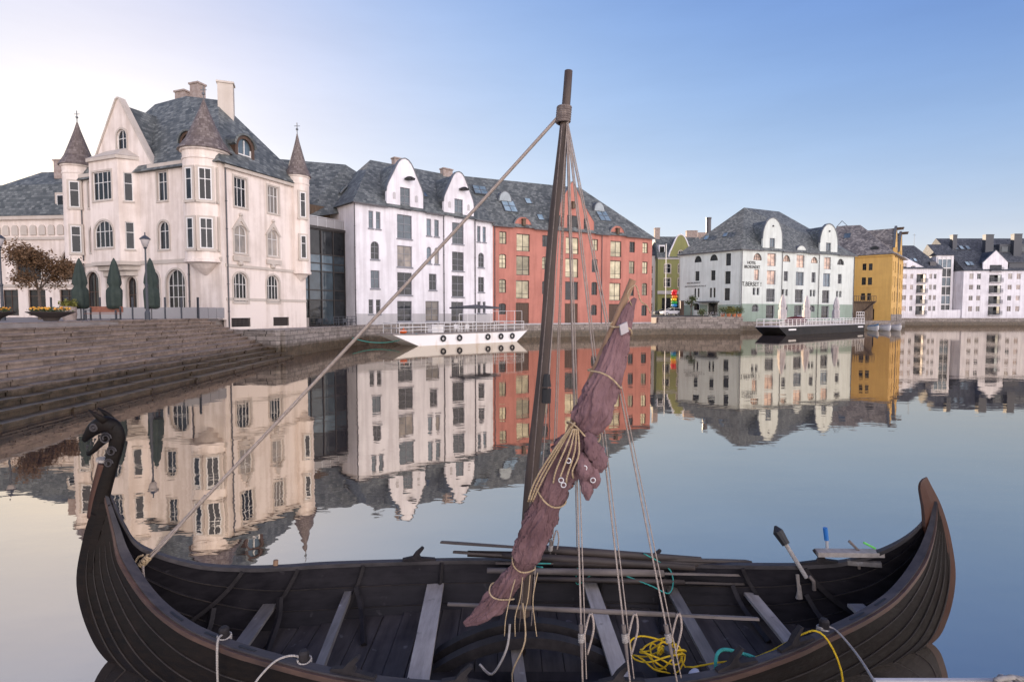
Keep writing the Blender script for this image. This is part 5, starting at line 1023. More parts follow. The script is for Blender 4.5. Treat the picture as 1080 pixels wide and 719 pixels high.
ropemat('rope_hemp', (.30, .24, .20), (.42, .35, .30)); ropemat('rope_dark', (.13, .10, .09), (.26, .21, .18)); ropemat('rope_pale', (.30, .27, .24), (.44, .40, .36)); ropemat('rope_teal', (.03, .26, .22), (.06, .38, .33)); ropemat('rope_yellow', (.75, .46, .01), (.85, .58, .03)); ropemat('rope_tan', (.38, .27, .15), (.5, .38, .24))
mrope('mooring_line', [bp_(3.0, .0, 1.3), (-17.9, 58.6, 1.2)], .04, 'rope_teal', 'green mooring line sagging from the white barge to the quay wall', sag=.9)
# terrace chairs behind the glass annex wall edge
for i in range(5):
    x, y = -21.0 + i * .62, 60.0 + i * .95; tub_chair(Vector((x, y, 2.03)), i * 1.3, ['dark chair at the left end of the terrace by the glass annex', 'second dark chair from the left on the glass annex terrace', 'middle dark chair of the row on the glass annex terrace', 'fourth dark chair from the left on the glass annex terrace', 'dark chair on the annex terrace closest to the white warehouse'][i], 'dark terrace chairs by the glass annex', 'charcoal')
t = thing('terrace_railing', 'thin dark railing along the quay edge before the glass annex', 'railing', (-19.5, 58, 2.1))
m = MB(); rail(m, (-18.9, 58.3, 2.1), (-17.6, 62.2, 2.1), 1.0, 5, .03, (1., .7, .4)); m.make('rails', M['charcoal'], t)

# ------------------------------------------------------------------ BLACK HOTEL PONTOON
A_ = Vector((40.8, 84.0, 0)); B_ = Vector((68.2, 106.3, 0)); dB = (B_ - A_).normalized(); nB = Vector((dB.y, -dB.x, 0)); LB = (B_ - A_).length
root = thing('black_barge', 'long black-hulled terrace barge with white railings moored by the hotel', 'barge', (A_.x, A_.y, 0))
m = MB(); prof = [(0, 1.25), (3.2, -.3), (LB - .4, -.3), (LB, 1.3)]; m.solid([bp_(s, 0, z) for s, z in prof], [bp_(s, 3.8, z) for s, z in prof]); m.make('hull', M['blackhull'], root)
m = MB(); m.solid([bp_(0, -.04, 1.3), bp_(LB, -.04, 1.34), bp_(LB, 3.8, 1.34), bp_(0, 3.8, 1.3)], [bp_(0, -.04, 1.42), bp_(LB, -.04, 1.46), bp_(LB, 3.8, 1.46), bp_(0, 3.8, 1.42)]); m.make('deck', M['greyplinth'], root)
m = MB(); rail(m, bp_(.2, .05, 1.4), bp_(LB - .2, .05, 1.45), 1.1, 24, .045, (1., .7, .4, .1)); rail(m, bp_(.2, 3.6, 1.4), bp_(LB - .2, 3.6, 1.45), 1.1, 16, .04, (1., .5)); rail(m, bp_(.2, .05, 1.4), bp_(.2, 3.6, 1.4), 1.1, 3, .04, (1., .5))
rail(m, bp_(LB - 4.2, .1, 2.5), bp_(LB - .3, .1, 2.5), 1.2, 4, .045, (1., .5, .04)); m.make('railing', M['whitepaint'], root)
m = MB(); m.bar(bp_(13, 3, 1.45), bp_(19, 5, 3.0), 1.2, .12); rail(m, bp_(13, 2.4, 1.5), bp_(19, 4.4, 3.05), 1.0, 6, .04, (1., .5)); m.make('gangway', M['steel'], root)
for s in (3.2, LB - 3.5): m = MB(); m.solid([bp_(s, -.02, .75), bp_(s + 2.6, -.02, .75), bp_(s + 2.6, -.02, 1.0), bp_(s, -.02, 1.0)], [bp_(s, -.0, .75), bp_(s + 2.6, -.0, .75), bp_(s + 2.6, -.0, 1.0), bp_(s, -.0, 1.0)]); m.make('name_plate', M['whitepaint'], root)
for s, l in ((5.2, 'furled pale parasol at the left end of the black barge'), (14.0, 'furled pale parasol in the middle of the black barge by the gangway'), (26.5, 'furled pale parasol near the right end of the black barge')):
    c = bp_(s, 1.9, 1.46); furled(c.x, c.y, 1.46, 5.0, 'umb_pale', l, 'furled pale parasols on the black barge', .62)
c = bp_(11.0, 2.4, 1.46); M['maroon'] = mat('maroon_cover', (.10, .02, .02), .8)
m = MB(); m.ball(c + Vector((0, 0, .75)), 1.0, 2, (1.9, 1, .75), .06); tag(m.make('covered_table', M['maroon']), 'dark maroon covered table on the black barge', 'table')
# three little boats moored beyond
M['bluepaint'] = mat('blue_boat_cover', (.05, .16, .3), .6)
def dinghy(x, y, L_, w_, mk, label, rz=R(125)):
    t = thing('small_boat', label, 'boat', (x, y, 0), group='small boats by the timber shed'); T = Matrix.Translation((x, y, 0)) @ Matrix.Rotation(rz, 4, 'Z')
    m = MB(); rings = []
    for i in range(9):
        s = i / 8; hw = w_ / 2 * math.sin(math.pi * (.12 + .88 * s) * .5) ** .6 if i < 8 else w_ / 2 * .92; hw = w_ / 2 * (1 - (1 - s) ** 2.2) + .03; sh = .75 + .35 * (1 - s) ** 2
        rings.append([m.b.verts.new(T @ Vector((-L_ / 2 + L_ * s + (1 - s) * b2[1], b2[0] * hw, b2[2] if b2[2] < .5 else sh))) for b2 in ((-1, 0, 1), (-.92, .1, .3), (-.6, .3, -.1), (0, .5, -.2), (.6, .3, -.1), (.92, .1, .3), (1, 0, 1))])
    for A, B in zip(rings, rings[1:]):
        for k in range(6): m.b.faces.new((A[k], A[k + 1], B[k + 1], B[k]))
    m.b.faces.new(rings[-1]); m.b.faces.new(rings[0]); m.make('hull', M['whitepaint'], t, smooth=True)
    m = MB(); R2 = []
    for i in range(9):
        s = i / 8; hw = (w_ / 2 * (1 - (1 - s) ** 2.2) + .05); sh = .77 + .35 * (1 - s) ** 2
        R2.append([m.b.verts.new(T @ Vector((-L_ / 2 + L_ * s, y_ * hw, sh + .35 * (1 - y_ * y_)))) for y_ in (-1, -.5, 0, .5, 1)] + [m.b.verts.new(T @ Vector((-L_ / 2 + L_ * s, -y_ * hw, sh - .03))) for y_ in (-1, 1)])
    for A, B in zip(R2, R2[1:]):
        for k in range(7): m.b.faces.new((A[k], A[(k + 1) % 7], B[(k + 1) % 7], B[k]))
    m.b.faces.new(R2[0]); m.b.faces.new(R2[-1]); m.make('cover', M[mk], t, smooth=True)
dinghy(71.6, 108.5, 4.5, 1.7, 'bluepaint', 'small white boat with a blue cover next to the black barge', R(70)); dinghy(74.4, 109.2, 4.6, 1.8, 'umb_pale', 'middle one of the small boats, under a pale cover', R(70)); dinghy(76.9, 109.8, 4.6, 1.8, 'umb_pale', 'right one of the small boats, under a pale cover, nearest the yellow warehouse', R(70))

# ------------------------------------------------------------------ STREET BY THE HOTEL
t = thing('parked_car', 'white estate car parked on the street between red and green buildings', 'car', (34, 118, 3.02))
M['carwhite'] = mat('white_car_paint', (.7, .7, .72), .25); M['g_car'] = glass('car_glass', (.02, .025, .03), .03)
T = Matrix.Translation((34.2, 118, 3.02)) @ Matrix.Rotation(R(8), 4, 'Z')
side = [(-2.25, .3), (-2.3, .62), (-2.15, .82), (-1.25, .98), (1.9, 1.0), (2.2, .92), (2.28, .6), (2.25, .3)]
m = MB(); m.solid([T @ Vector((x, -.88, z)) for x, z in side], [T @ Vector((x, .88, z)) for x, z in side]); 
m.make('body', M['carwhite'], t)
cab = [(-1.25, .985), (-.45, 1.42), (1.2, 1.45), (1.95, 1.01)]
m = MB(); m.solid([T @ Vector((x, -.8, z)) for x, z in cab], [T @ Vector((x, .8, z)) for x, z in cab]); m.make('window_glass', M['g_car'], t)
m = MB(); rfp = [(-.5, 1.43), (1.25, 1.462), (1.2, 1.52), (-.42, 1.49)]; m.solid([T @ Vector((x, -.78, z)) for x, z in rfp], [T @ Vector((x, .78, z)) for x, z in rfp])
for x0_, z0_, x1_, z1_ in ((-1.27, .99, -.45, 1.46), (.35, 1.0, .35, 1.47), (1.22, 1.48, 1.97, 1.0)):
    for s in (-.815, .815): m.bar(T @ Vector((x0_, s, z0_)), T @ Vector((x1_, s, z1_)), .03, .08)
m.make('roof', M['carwhite'], t)
for x in (-1.4, 1.4):
    for s in (-.9, .72):
        m = MB(); m.tube([T @ Vector((x, s, .33)), T @ Vector((x, s + .2, .33))], .33, 18); w_ = m.make('wheel', M['black'], t); m = MB(); m.tube([T @ Vector((x, s - .012, .33)), T @ Vector((x, s + .212, .33))], .19, 12); m.make('rim', M['steel'], w_)
for s in (-.7, .7): m = MB(); m.box(-2.31, -2.24, s - .15, s + .15, .62, .76, T); m.make('headlight', M['steel'], t)
t = thing('dark_car', 'dark car half hidden behind the white parked car', 'car', (31, 125, 3.02)); T = Matrix.Translation((34.5, 125, 3.02))
m = MB(); m.solid([T @ Vector((x, -.88, z)) for x, z in side], [T @ Vector((x, .88, z)) for x, z in side]); m.make('body', M['charcoal'], t); m = MB(); m.solid([T @ Vector((x, -.8, z)) for x, z in cab], [T @ Vector((x, .8, z)) for x, z in cab]); m.make('window_glass', M['g_car'], t)
for x in (-1.4, 1.4): m = MB(); m.tube([T @ Vector((x, -.9, .33)), T @ Vector((x, -.7, .33))], .33, 16); m.make('wheel', M['black'], t)
t = thing('balloon_column', 'rainbow-coloured column of balloons from red down to blue beside the hotel', 'balloons', (34.9, 116.5, 3))
x = 34.3
m = MB(); m.tube([(x, 116.5, 3.02), (x, 116.5, 8.2)], .04, 6); m.make('pole', M['steel'], t)
for i, (nm, c) in enumerate((('red', (.7, .02, .03)), ('red', (.7, .02, .03)), ('orange', (.8, .2, .02)), ('yellow', (.8, .6, .02)), ('green', (.02, .35, .05)), ('blue', (.02, .25, .6)))):
    mm = mat('balloon_' + nm, c, .35)
    for k in range(3): a = k * 2.09 + i * .9; m = MB(); m.ball((x + .3 * math.cos(a), 116.5 + .3 * math.sin(a), 8.1 - i * .6), .36, 2); o = m.make('balloon', mm, t, smooth=True); o['label'] = nm + ' balloon'
t = thing('advertising_post', 'rusty brown square post at the left corner of the hotel', 'post', (36.0, 117, 3)); m = MB(); m.box(35.7, 36.4, 116.6, 117.2, 3.0, 6.0); m.make('pillar', M['brown'], t); m = MB(); m.box(35.6, 36.5, 116.5, 117.3, 6.0, 6.12); m.make('cap', M['gutter'], t)
def shrub(x, y, z, r, mk, label, pot=None, n=420, zs=.8, group=None):
    t = thing('shrub', label, 'shrub', (x, y, z), group=group)
    if pot: m = MB(); m.lathe((x, y, z), [(.3, 0), (.42, .6), (.46, .62), (.4, .62)], 12); m.make('pot', M[pot], t); z += .5
    m = MB()
    for i in range(4): m.tube([(x, y, z), (x + random.uniform(-.5, .5) * r, y + random.uniform(-.5, .5) * r, z + r * 1.2)], [.03, .015], 5)
    m.make('stems', M['bark'], t); m = MB(); leaves(m, (x, y, z + r * zs), r, n, .12, zs, .7); m.make('foliage', M[mk], t)
M['terracotta'] = mat('terracotta', (.42, .15, .07), .8)
tree(37.0, 113.8, 3, 4.4, 1.2, 'slim dark sapling against the hotel side wall', 'leaf', n=900, ls=.13)
shrub(37.5, 108.6, 2.9, .9, 'leaf', 'dark shrub at the left end of the bicycles', n=500)
for i, (x, mk, l) in enumerate(((41.9, 'leaf', 'green shrub in a terracotta pot left of the hotel door'), (43.0, 'leaf_yellow', 'bright yellow-green shrub in a terracotta pot by the hotel door'), (44.0, 'leaf_yellow', 'yellowish shrub in a terracotta pot right of the hotel door'), (45.0, 'leaf', 'dark round shrub in a terracotta pot nearest the hotel corner'))): shrub(x - 1.2, 106.3 - i * .1, 2.75, .95, mk, l, 'terracotta', group='potted shrubs at the hotel door')
def bicycle(x, y, z, rz, label):
    t = thing('bicycle', label, 'bicycle', (x, y, z), group='bicycles parked by the hotel'); T = Matrix.Translation((x, y, z)) @ Matrix.Rotation(rz, 4, 'Z')
    for sx in (-.52, .52): m = MB(); m.tube([T @ Vector((sx + .33 * math.cos(a), 0, .35 + .33 * math.sin(a))) for a in [2 * math.pi * k / 16 for k in range(16)]], .025, 5, closed=True); m.make('wheel', M['black'], t)
    m = MB(); q = lambda x_, z_: T @ Vector((x_, 0, z_))
    for a, b_ in (((-.52, .35), (-.2, .85)), ((-.52, .35), (-.05, .3)), ((-.05, .3), (-.22, .92)), ((-.05, .3), (.38, .85)), ((-.2, .82), (.38, .88)), ((.52, .35), (.36, 1.0))): m.tube([q(*a), q(*b_)], .02, 5)
    m.make('frame', M['steel'], t); m = MB(); m.box(-.36, -.1, -.06, .06, .92, .98, T); m.make('saddle', M['black'], t); m = MB(); m.tube([T @ Vector((.3, -.28, 1.02)), T @ Vector((.36, 0, 1.0)), T @ Vector((.3, .28, 1.02))], .018, 5); m.make('handlebar', M['black'], t)
for i in range(4): bicycle(37.2 + i * 1.0, 105.4, 2.75, .25 + i * .12, ['bicycle farthest left in the rack by the hotel', 'second bicycle from the left in front of the hotel', 'third bicycle from the left in front of the hotel', 'bicycle at the right end of the rack beside the potted shrubs'][i])
t = thing('flag_pole', 'thin white pole at the right corner of the red warehouse', 'pole', (31, 112, 3)); m = MB(); m.tube([(31.2, 112, 3.0), (31.2, 112, 17.3)], [.09, .05], 8); m.make('shaft', M['steel'], t); m = MB(); m.ball((31.2, 112, 17.35), .12, 1); m.make('knob', M['steel'], t)
# ------------------------------------------------------------------ THE VIKING-STYLE BOAT
def wood(name, a, b_, rough=.6, sx=.25, sc=9., bump=.5, dirt=None):
    m = bpy.data.materials.new(name); m.use_nodes = True; t = m.node_tree; bs = t.nodes['Principled BSDF']; bs.inputs['Roughness'].default_value = rough; lk = t.links.new
    tc = t.nodes.new('ShaderNodeTexCoord'); mp = t.nodes.new('ShaderNodeMapping'); mp.inputs['Scale'].default_value = sx if isinstance(sx, tuple) else (sx, 1, 1); lk(tc.outputs['Object'], mp.inputs[0])
    n = t.nodes.new('ShaderNodeTexNoise'); n.inputs['Scale'].default_value = sc; n.inputs['Detail'].default_value = 9; n.inputs['Roughness'].default_value = .65; lk(mp.outputs[0], n.inputs['Vector'])
    g = t.nodes.new('ShaderNodeTexNoise'); g.inputs['Scale'].default_value = 2.3; g.inputs['Detail'].default_value = 5; lk(tc.outputs['Object'], g.inputs['Vector'])
    r = t.nodes.new('ShaderNodeValToRGB'); r.color_ramp.elements[0].position = .34; r.color_ramp.elements[1].position = .66; r.color_ramp.elements[0].color = col(a); r.color_ramp.elements[1].color = col(b_)
    ml = t.nodes.new('ShaderNodeMath'); ml.operation = 'MULTIPLY_ADD'; ml.inputs[1].default_value = .6; lk(n.outputs[0], ml.inputs[0]); m2 = t.nodes.new('ShaderNodeMath'); m2.operation = 'MULTIPLY'; m2.inputs[1].default_value = .4; lk(g.outputs[0], m2.inputs[0]); lk(m2.outputs[0], ml.inputs[2]); lk(ml.outputs[0], r.inputs[0])
    out = r.outputs[0]
    if dirt:
        d = t.nodes.new('ShaderNodeTexNoise'); d.inputs['Scale'].default_value = 5.5; d.inputs['Detail'].default_value = 8; lk(tc.outputs['Object'], d.inputs['Vector'])
        dr = t.nodes.new('ShaderNodeMapRange'); dr.inputs[1].default_value = .66; dr.inputs[2].default_value = .74; lk(d.outputs[0], dr.inputs[0])
        mx_ = t.nodes.new('ShaderNodeMix'); mx_.data_type = 'RGBA'; lk(dr.outputs[0], mx_.inputs[0]); lk(out, mx_.inputs[6]); mx_.inputs[7].default_value = col(dirt); out = mx_.outputs[2]
    lk(out, bs.inputs['Base Color'])
    rr = t.nodes.new('ShaderNodeMapRange'); rr.inputs[3].default_value = rough - .15; rr.inputs[4].default_value = min(1, rough + .25); lk(n.outputs[0], rr.inputs[0]); lk(rr.outputs[0], bs.inputs['Roughness'])
    bp = t.nodes.new('ShaderNodeBump'); bp.inputs['Strength'].default_value = bump; bp.inputs['Distance'].default_value = .006; lk(n.outputs[0], bp.inputs['Height']); lk(bp.outputs[0], bs.inputs['Normal'])
    M[name] = m
wood('tarred', (.003, .0025, .0022), (.015, .010, .0075), .48, (.18, 1, 1), 22, 1.0)
M['tarred'].node_tree.nodes['Principled BSDF'].inputs['Specular IOR Level'].default_value = .16
wood('tarred_in', (.007, .006, .009), (.028, .025, .029), .6, .2, 12, .6, (.06, .055, .06))
wood('stem_red', (.035, .011, .005), (.075, .024, .010), .45, (1, 1, .3), 14, .5)
wood('gunwale', (.016, .014, .015), (.065, .056, .058), .6, .15, 14, .6)
wood('rubstrake', (.035, .02, .015), (.10, .055, .038), .5, .15, 14, .5)
wood('floorboard', (.024, .019, .018), (.085, .072, .066), .75, (1, .12, 1), 10, .7, (.15, .14, .14))
wood('thwart_pale', (.20, .175, .155), (.43, .385, .345), .8, (1, .12, 1), 16, .8, (.12, .10, .09))
wood('thwart_grey', (.085, .076, .07), (.21, .19, .175), .7, (1, .12, 1), 16, .8, (.3, .29, .29))
wood('rib', (.009, .008, .009), (.036, .031, .032), .6, (1, .3, 1), 12, .6)
wood('mastwood', (.028, .019, .015), (.10, .068, .052), .6, (1, 1, .1), 16, .6)
wood('sparwood', (.17, .09, .045), (.34, .21, .12), .6, (1, 1, .2), 10, .6)
wood('oarwood', (.018, .014, .013), (.065, .048, .04), .6, .15, 12, .6)
wood('oarpale', (.07, .058, .052), (.20, .165, .145), .7, .15, 12, .6)
boat = thing('viking_boat', 'dark tarred clinker-built viking-style rowing and sailing boat with carved dragon head', 'boat', (0, 5.55, 0))
NT = 110; ts = [17 * i / NT for i in range(NT + 1)]; NSTR = 6
def strake_surface(inner):
    mb = MB(); rows = []
    vs = []
    for j in range(NSTR):
        vs.append((j / NSTR, 1)); vs.append(((j + .5) / NSTR, .5)); vs.append(((j + .985) / NSTR, 0.))
    vs.append((1, 0))
    for side in (-1, 1):
        grid = []
        for t in ts:
            fade = min(1, t / 2.2, (17 - t) / 2.2)
            row = []
            for v, o in vs:
                off = (.034 * o if not inner else -.036 + .030 * (o) ) * (.25 + .75 * fade)
                if v == 0: off = 0 if not inner else 0
                row.append(mb.b.verts.new(hull_pt(t, v, side, off)))
            grid.append(row)
        for A, B in zip(grid, grid[1:]):
            for k in range(len(vs) - 1): mb.b.faces.new((A[k], A[k + 1], B[k + 1], B[k]))
    return mb
def make_raw(mb, name, m, parent, flip_to=None, smooth=False):
    bmesh.ops.remove_doubles(mb.b, verts=mb.b.verts, dist=1e-5); o = Vector(parent['_o']); bmesh.ops.translate(mb.b, verts=mb.b.verts, vec=-o)
    me = bpy.data.meshes.new(name); mb.b.to_mesh(me); mb.b.free(); ob = bpy.data.objects.new(name, me); C.objects.link(ob); me.materials.append(m); ob.parent = parent; ob['_o'] = tuple(o)
    return ob
make_raw(strake_surface(False), 'hull_planking', M['tarred'], boat)
make_raw(strake_surface(True), 'inner_planking', M['tarred_in'], boat)
wood('strake_wear', (.006, .005, .0045), (.045, .034, .028), .6, (.3, 1, 1), 26, .6)
for side in (-1, 1):                                                # worn lower edges of the overlapping planks, outside and inside
    for j in range(1, NSTR):
        for off, r_, nm in ((.038, .0065, 'plank_edge'), (-.040, .006, 'inner_plank_edge')):
            lo_, hi_ = (2.2, 15.4) if off < 0 else (1.2, 16.2)
            pts = [hull_pt(lo_ + (hi_ - lo_) * i / 90, j / NSTR, side, off) for i in range(91)]
            mb = MB(); mb.tube(pts, [r_ * min(1, .2 + i / 12, .2 + (90 - i) / 12) for i in range(91)], 5); mb.make(nm, M['strake_wear'], boat)
# gunwales: rail and rub strake, one of each per side
for side in (-1, 1):
    for nm, mk, o0, o1, z0_, z1_ in (('gunwale', 'gunwale', -.055, .028, -.012, .032), ('rubbing_strake', 'rubstrake', .029, .055, -.030, .016)):
        mb = MB(); rings = []
        for t in [17 * i / 150 for i in range(151)]:
            f = min(1, .35 + t / 3, .35 + (17 - t) / 3)
            g = cr(GUN, t); e = (cr(GUN, min(17, t + .08)) - cr(GUN, max(0, t - .08))); ex = Vector((e.x, e.y, 0)); ex = ex.normalized() if ex.length > 1e-6 else Vector((1, 0, 0))
            nn = Vector((-ex.y, ex.x, 0)); nn = nn if nn.y > 0 else -nn
            row = []
            for a, z in ((o0, z0_), (o1, z0_), (o1, z1_), (o0, z1_)):
                p = g + nn * a * f; row.append(mb.b.verts.new((p.x, yc(p.x) + side * max(p.y, .002), p.z + z)))
            rings.append(row)
        for A, B in zip(rings, rings[1:]):
            for k in range(4): mb.b.faces.new((A[k], A[(k + 1) % 4], B[(k + 1) % 4], B[k]))
        mb.b.faces.new(rings[0]); mb.b.faces.new(rings[-1]); mb.make(nm, M[mk], boat)
# slots in the gunwale
for side, ts_ in ((-1, (3.6, 4.6, 5.6, 12.6, 13.3)),):
    for t in ts_:
        mb = MB(); pts = []
        for k in range(5):
            g = cr(GUN, t + k * .09); pts.append(Vector((g.x, yc(g.x) + side * (g.y - .015), g.z + .034)))
        for a, b_ in zip(pts, pts[1:]): mb.bar(a, b_, .022, .006)
        mb.make('gunwale_slot', M['black'], boat)
# stem and stern posts following the keel line
def post(pts, wds, dep, name, mk, ydir=0.):
    mb = MB(); P_ = [Vector((x, 0, z)) for x, z in pts]; n = len(P_); rings = []
    for i, p in enumerate(P_):
        t = (P_[min(i + 1, n - 1)] - P_[max(i - 1, 0)]).normalized(); out = Vector((t.z, 0, -t.x))
        if out.dot(p - Vector((0, 0, .9))) < 0: out = -out
        w_, d = wds[i], dep[i]; X = p.x
        rings.append([mb.b.verts.new((q.x, yc(X) + s, q.z)) for q, s in ((p + out * .03, -w_ * .35), (p + out * .03, w_ * .35), (p - out * d * .4, w_ * .5), (p - out * d, w_ * .5), (p - out * d, -w_ * .5), (p - out * d * .4, -w_ * .5))])
    for A, B in zip(rings, rings[1:]):
        for k in range(6): mb.b.faces.new((A[k], A[(k + 1) % 6], B[(k + 1) % 6], B[k]))
    mb.b.faces.new(rings[0]); mb.b.faces.new(rings[-1]); return mb.make(name, M[mk], boat)
sL = [K3i for K3i in [tuple(cr([(x, z, 0) for x, z in KEEL], t / 6)[:2]) for t in range(0, 40)]]
post(sL, [.085 + .03 * min(1, i / 20) for i in range(40)], [.13] * 40, 'stem_post', 'tarred')
sR = [tuple(cr([(x, z, 0) for x, z in KEEL + [(4.36, 1.70), (4.325, 1.77)]], 11.5 + t * 7.5 / 44)[:2]) for t in range(0, 45)]
post(sR, [.085 - .068 * (i / 44) ** 2 for i in range(45)], [.20 - .185 * max(0, (i - 30) / 14) for i in range(45)], 'stern_post', 'stem_red')
# dragon neck and head
Y0h = yc(-4.) 
nk = [(-4.14,1.50),(-4.10,1.66),(-4.045,1.84),(-3.985,2.02),(-3.94,2.16),(-3.925,2.28),(-3.97,2.375),(-4.05,2.40)]
nr = [.080,.078,.074,.070,.072,.080,.086,.078]
NK = [(x, Y0h, z) for x, z in nk]
mb = MB(); k = len(NK) - 1; mb.tube([cr(NK, i / 5) for i in range(k * 5 + 1)], [cr([(r_, 0, 0) for r_ in nr], i / 5).x for i in range(k * 5 + 1)], 14, flat=.62, axis=(0, 1, 0)); neck = mb.make('dragon_neck', M['tarred'], boat, smooth=True)
mb = MB(); F_ = [(-4.165,1.46),(-4.14,1.62),(-4.10,1.78),(-4.055,1.93),(-4.035,2.0)]; 
F_ = [(x - .035, Y0h, z) for x, z in F_]; mb.tube([cr(F_, i / 4) for i in range(17)], [.05] * 17, 10, flat=.8, axis=(0, 1, 0)); mb.make('neck_front', M['stem_red'], neck, smooth=True)
mb = MB(); mb.tube([(-4.07, Y0h, 2.03), (-4.065, Y0h, 2.055)], .062, 12); mb.make('collar_ring', M['rope_pale'], neck)
mb = MB(); HD = [(-3.93, Y0h, 2.36), (-4.03, Y0h, 2.40), (-4.13, Y0h, 2.365), (-4.20, Y0h, 2.30), (-4.255, Y0h, 2.235)]
mb.tube([cr(HD, i / 4) for i in range(17)], [cr([(v, 0, 0) for v in (.07, .084, .074, .05, .026)], i / 4).x for i in range(17)], 14, flat=.75, axis=(0, 1, 0))
head = mb.make('dragon_head', M['tarred'], boat, smooth=True)
mb = MB(); JW = [(-4.02, Y0h, 2.28), (-4.10, Y0h, 2.20), (-4.17, Y0h, 2.13), (-4.215, Y0h, 2.10), (-4.22, Y0h, 2.13)]; mb.tube([cr(JW, i / 4) for i in range(17)], [cr([(v, 0, 0) for v in (.05, .035, .026, .02, .008)], i / 4).x for i in range(17)], 10, flat=.9, axis=(0, 1, 0)); mb.make('lower_jaw', M['tarred'], head, smooth=True)
for s in (-1, 1):
    mb = MB(); mb.tube([(-4.0, Y0h + s * .045, 2.43), (-4.08, Y0h + s * .06, 2.50), (-4.15, Y0h + s * .06, 2.555)], [.04, .026, .004], 8, flat=.5, axis=(0, 1, 0)); mb.make('ear', M['tarred'], head, smooth=True)
    mb = MB(); c = Vector((-4.11, Y0h + s * .056, 2.375)); mb.tube([c + Vector((.032 * math.cos(a), 0, .032 * math.sin(a))) for a in [2 * math.pi * q / 14 for q in range(14)]], .011, 6, closed=True); mb.ball(c, .02, 1); mb.make('eye', M['gunwale'], head)
    for j, (cx_, cz_, rr_) in enumerate(((-4.0, 2.27, .06), (-3.95, 2.14, .05), (-3.985, 2.02, .045))):   # carved spirals on cheek and neck
        mb = MB(); mb.tube([Vector((cx_ + rr_ * (1 - a / 16) * math.cos(a), Y0h + s * (.054 - .004 * j), cz_ + rr_ * (1 - a / 16) * math.sin(a))) for a in [q * .6 for q in range(18)]], .008, 5); mb.make('carving', M['gunwale'], head)
mb = MB()
for i in range(4): x = -4.10 - i * .04; mb.tube([(x, Y0h, 2.29 - i * .035), (x - .012, Y0h, 2.245 - i * .035)], [.012, .001], 5)
mb.make('teeth', M['gunwale'], head)
# floor
def half_w(X, z, back=1):
    best = None
    for t in [i * .1 for i in range(171)]:
        p = hull_at_z(t, z)
        if p is not None and (best is None or abs(p.x - X) < best[0]): best = (abs(p.x - X), p.y - yc(p.x))
    return best[1] - .05
fz = -.03; x = -3.3
while x < 3.7:
    e = x + .225; w1 = min(half_w(x, fz), half_w(e, fz)); 
    if w1 > .08: mb = MB(); dz = random.uniform(-.006, .006); mb.box(x + .004, e - .004, yc(x) - w1, yc(x) + w1, fz - .04, fz + dz); mb.make('floorboard', M['floorboard'], boat)
    x = e
# thwarts: x centre, width, height, material
def thwart(x0, x1, z, mk, wd, lean=0., yn=None, yf=None, th=.035):
    hw = min(half_w(x0, z), half_w(x1, z)) + .02
    a = Vector((x0, yc(x0) - (hw if yn is None else yn), z + lean)); b_ = Vector((x1, yc(x1) + (hw if yf is None else yf), z))
    mb = MB(); mb.bar(a, b_, wd, th); o = mb.make('thwart', M[mk], boat); return o
thwart(-2.66, -2.74, .2, 'thwart_grey', .15); thwart(-1.76, -1.93, .2, 'thwart_grey', .085, th=.06); thwart(-.83, -.93, .2, 'thwart_pale', .2); thwart(1.0, .95, .2, 'thwart_pale', .165)
thwart(1.9, 1.92, .18, 'thwart_grey', .13); thwart(2.79, 2.8, .2, 'thwart_pale', .14); thwart(3.72, 3.72, .34, 'thwart_pale', .17, yf=.14)
# ribs: curved frames against the planking on both sides, plus knees under the thwarts
def rib(X, r=.035, v0=.3, v1=1.0, tilt=0.):
    for side in (-1, 1):
        pts = []
        tt = min([i * .05 for i in range(341)], key=lambda t: abs(hull_pt(t, .8).x - X))
        for q in range(13):
            v = v0 + (v1 - v0) * q / 12; p = hull_pt(tt, v, side, -.055); p.x += tilt * (1 - q / 12); pts.append(p)
        mb = MB(); mb.tube(pts, r, 4, flat=.8, axis=(1, 0, 0)); mb.make('rib', M['rib'], boat)
for X in (-3.15, -2.62, -1.85, -.88, .2, 1.08, 1.98, 2.85, 3.5): rib(X, .034 if X != 3.5 else .045)
def knee(X, dx, z0_, mk='rib'):
    hw = half_w(X, .15)
    mb = MB(); y0_ = yc(X) + hw * .97; pts = [(X, y0_, .3), (X + dx * .4, y0_ - .16, .12), (X + dx, y0_ - .62, -.01)]; mb.tube([cr(pts, i / 4) for i in range(9)], [.035] * 9, 4); mb.make('knee', M[mk], boat)
knee(-2.62, .1, 0); knee(-1.82, .25, 0); knee(-3.25, .05, 0); knee(1.85, -.2, 0); knee(2.6, .15, 0); knee(3.35, .2, 0)
# keelson and the arched mast partner
for dy in (-.13, .13):
    mb = MB(); lo, hi = [], []
    for i in range(25):
        q = i / 24; X = -.82 + 1.95 * q; h = .36 * math.sin(math.pi * q) ** .8 if True else 0; lo.append((X, h - .09)); hi.append((X, h + .02))
    loop = [(x_, max(z_, -.02)) for x_, z_ in lo] + hi[::-1]
    a = [Vector((x_, yc(x_) - .22 + dy - .055, z_)) for x_, z_ in loop]; b_ = [p + Vector((0, .11, 0)) for p in a]
    va = [mb.b.verts.new(p) for p in a]; vb = [mb.b.verts.new(p) for p in b_]; n = len(va)
    for i in range(24):
        j = n - 1 - i
        mb.b.faces.new((va[i], va[i + 1], va[j - 1], va[j])); mb.b.faces.new((vb[i], vb[i + 1], vb[j - 1], vb[j]))
    for i in range(n): mb.b.faces.new((va[i], va[(i + 1) % n], vb[(i + 1) % n], vb[i]))
    mb.make('mast_partner', M['rib'], boat)
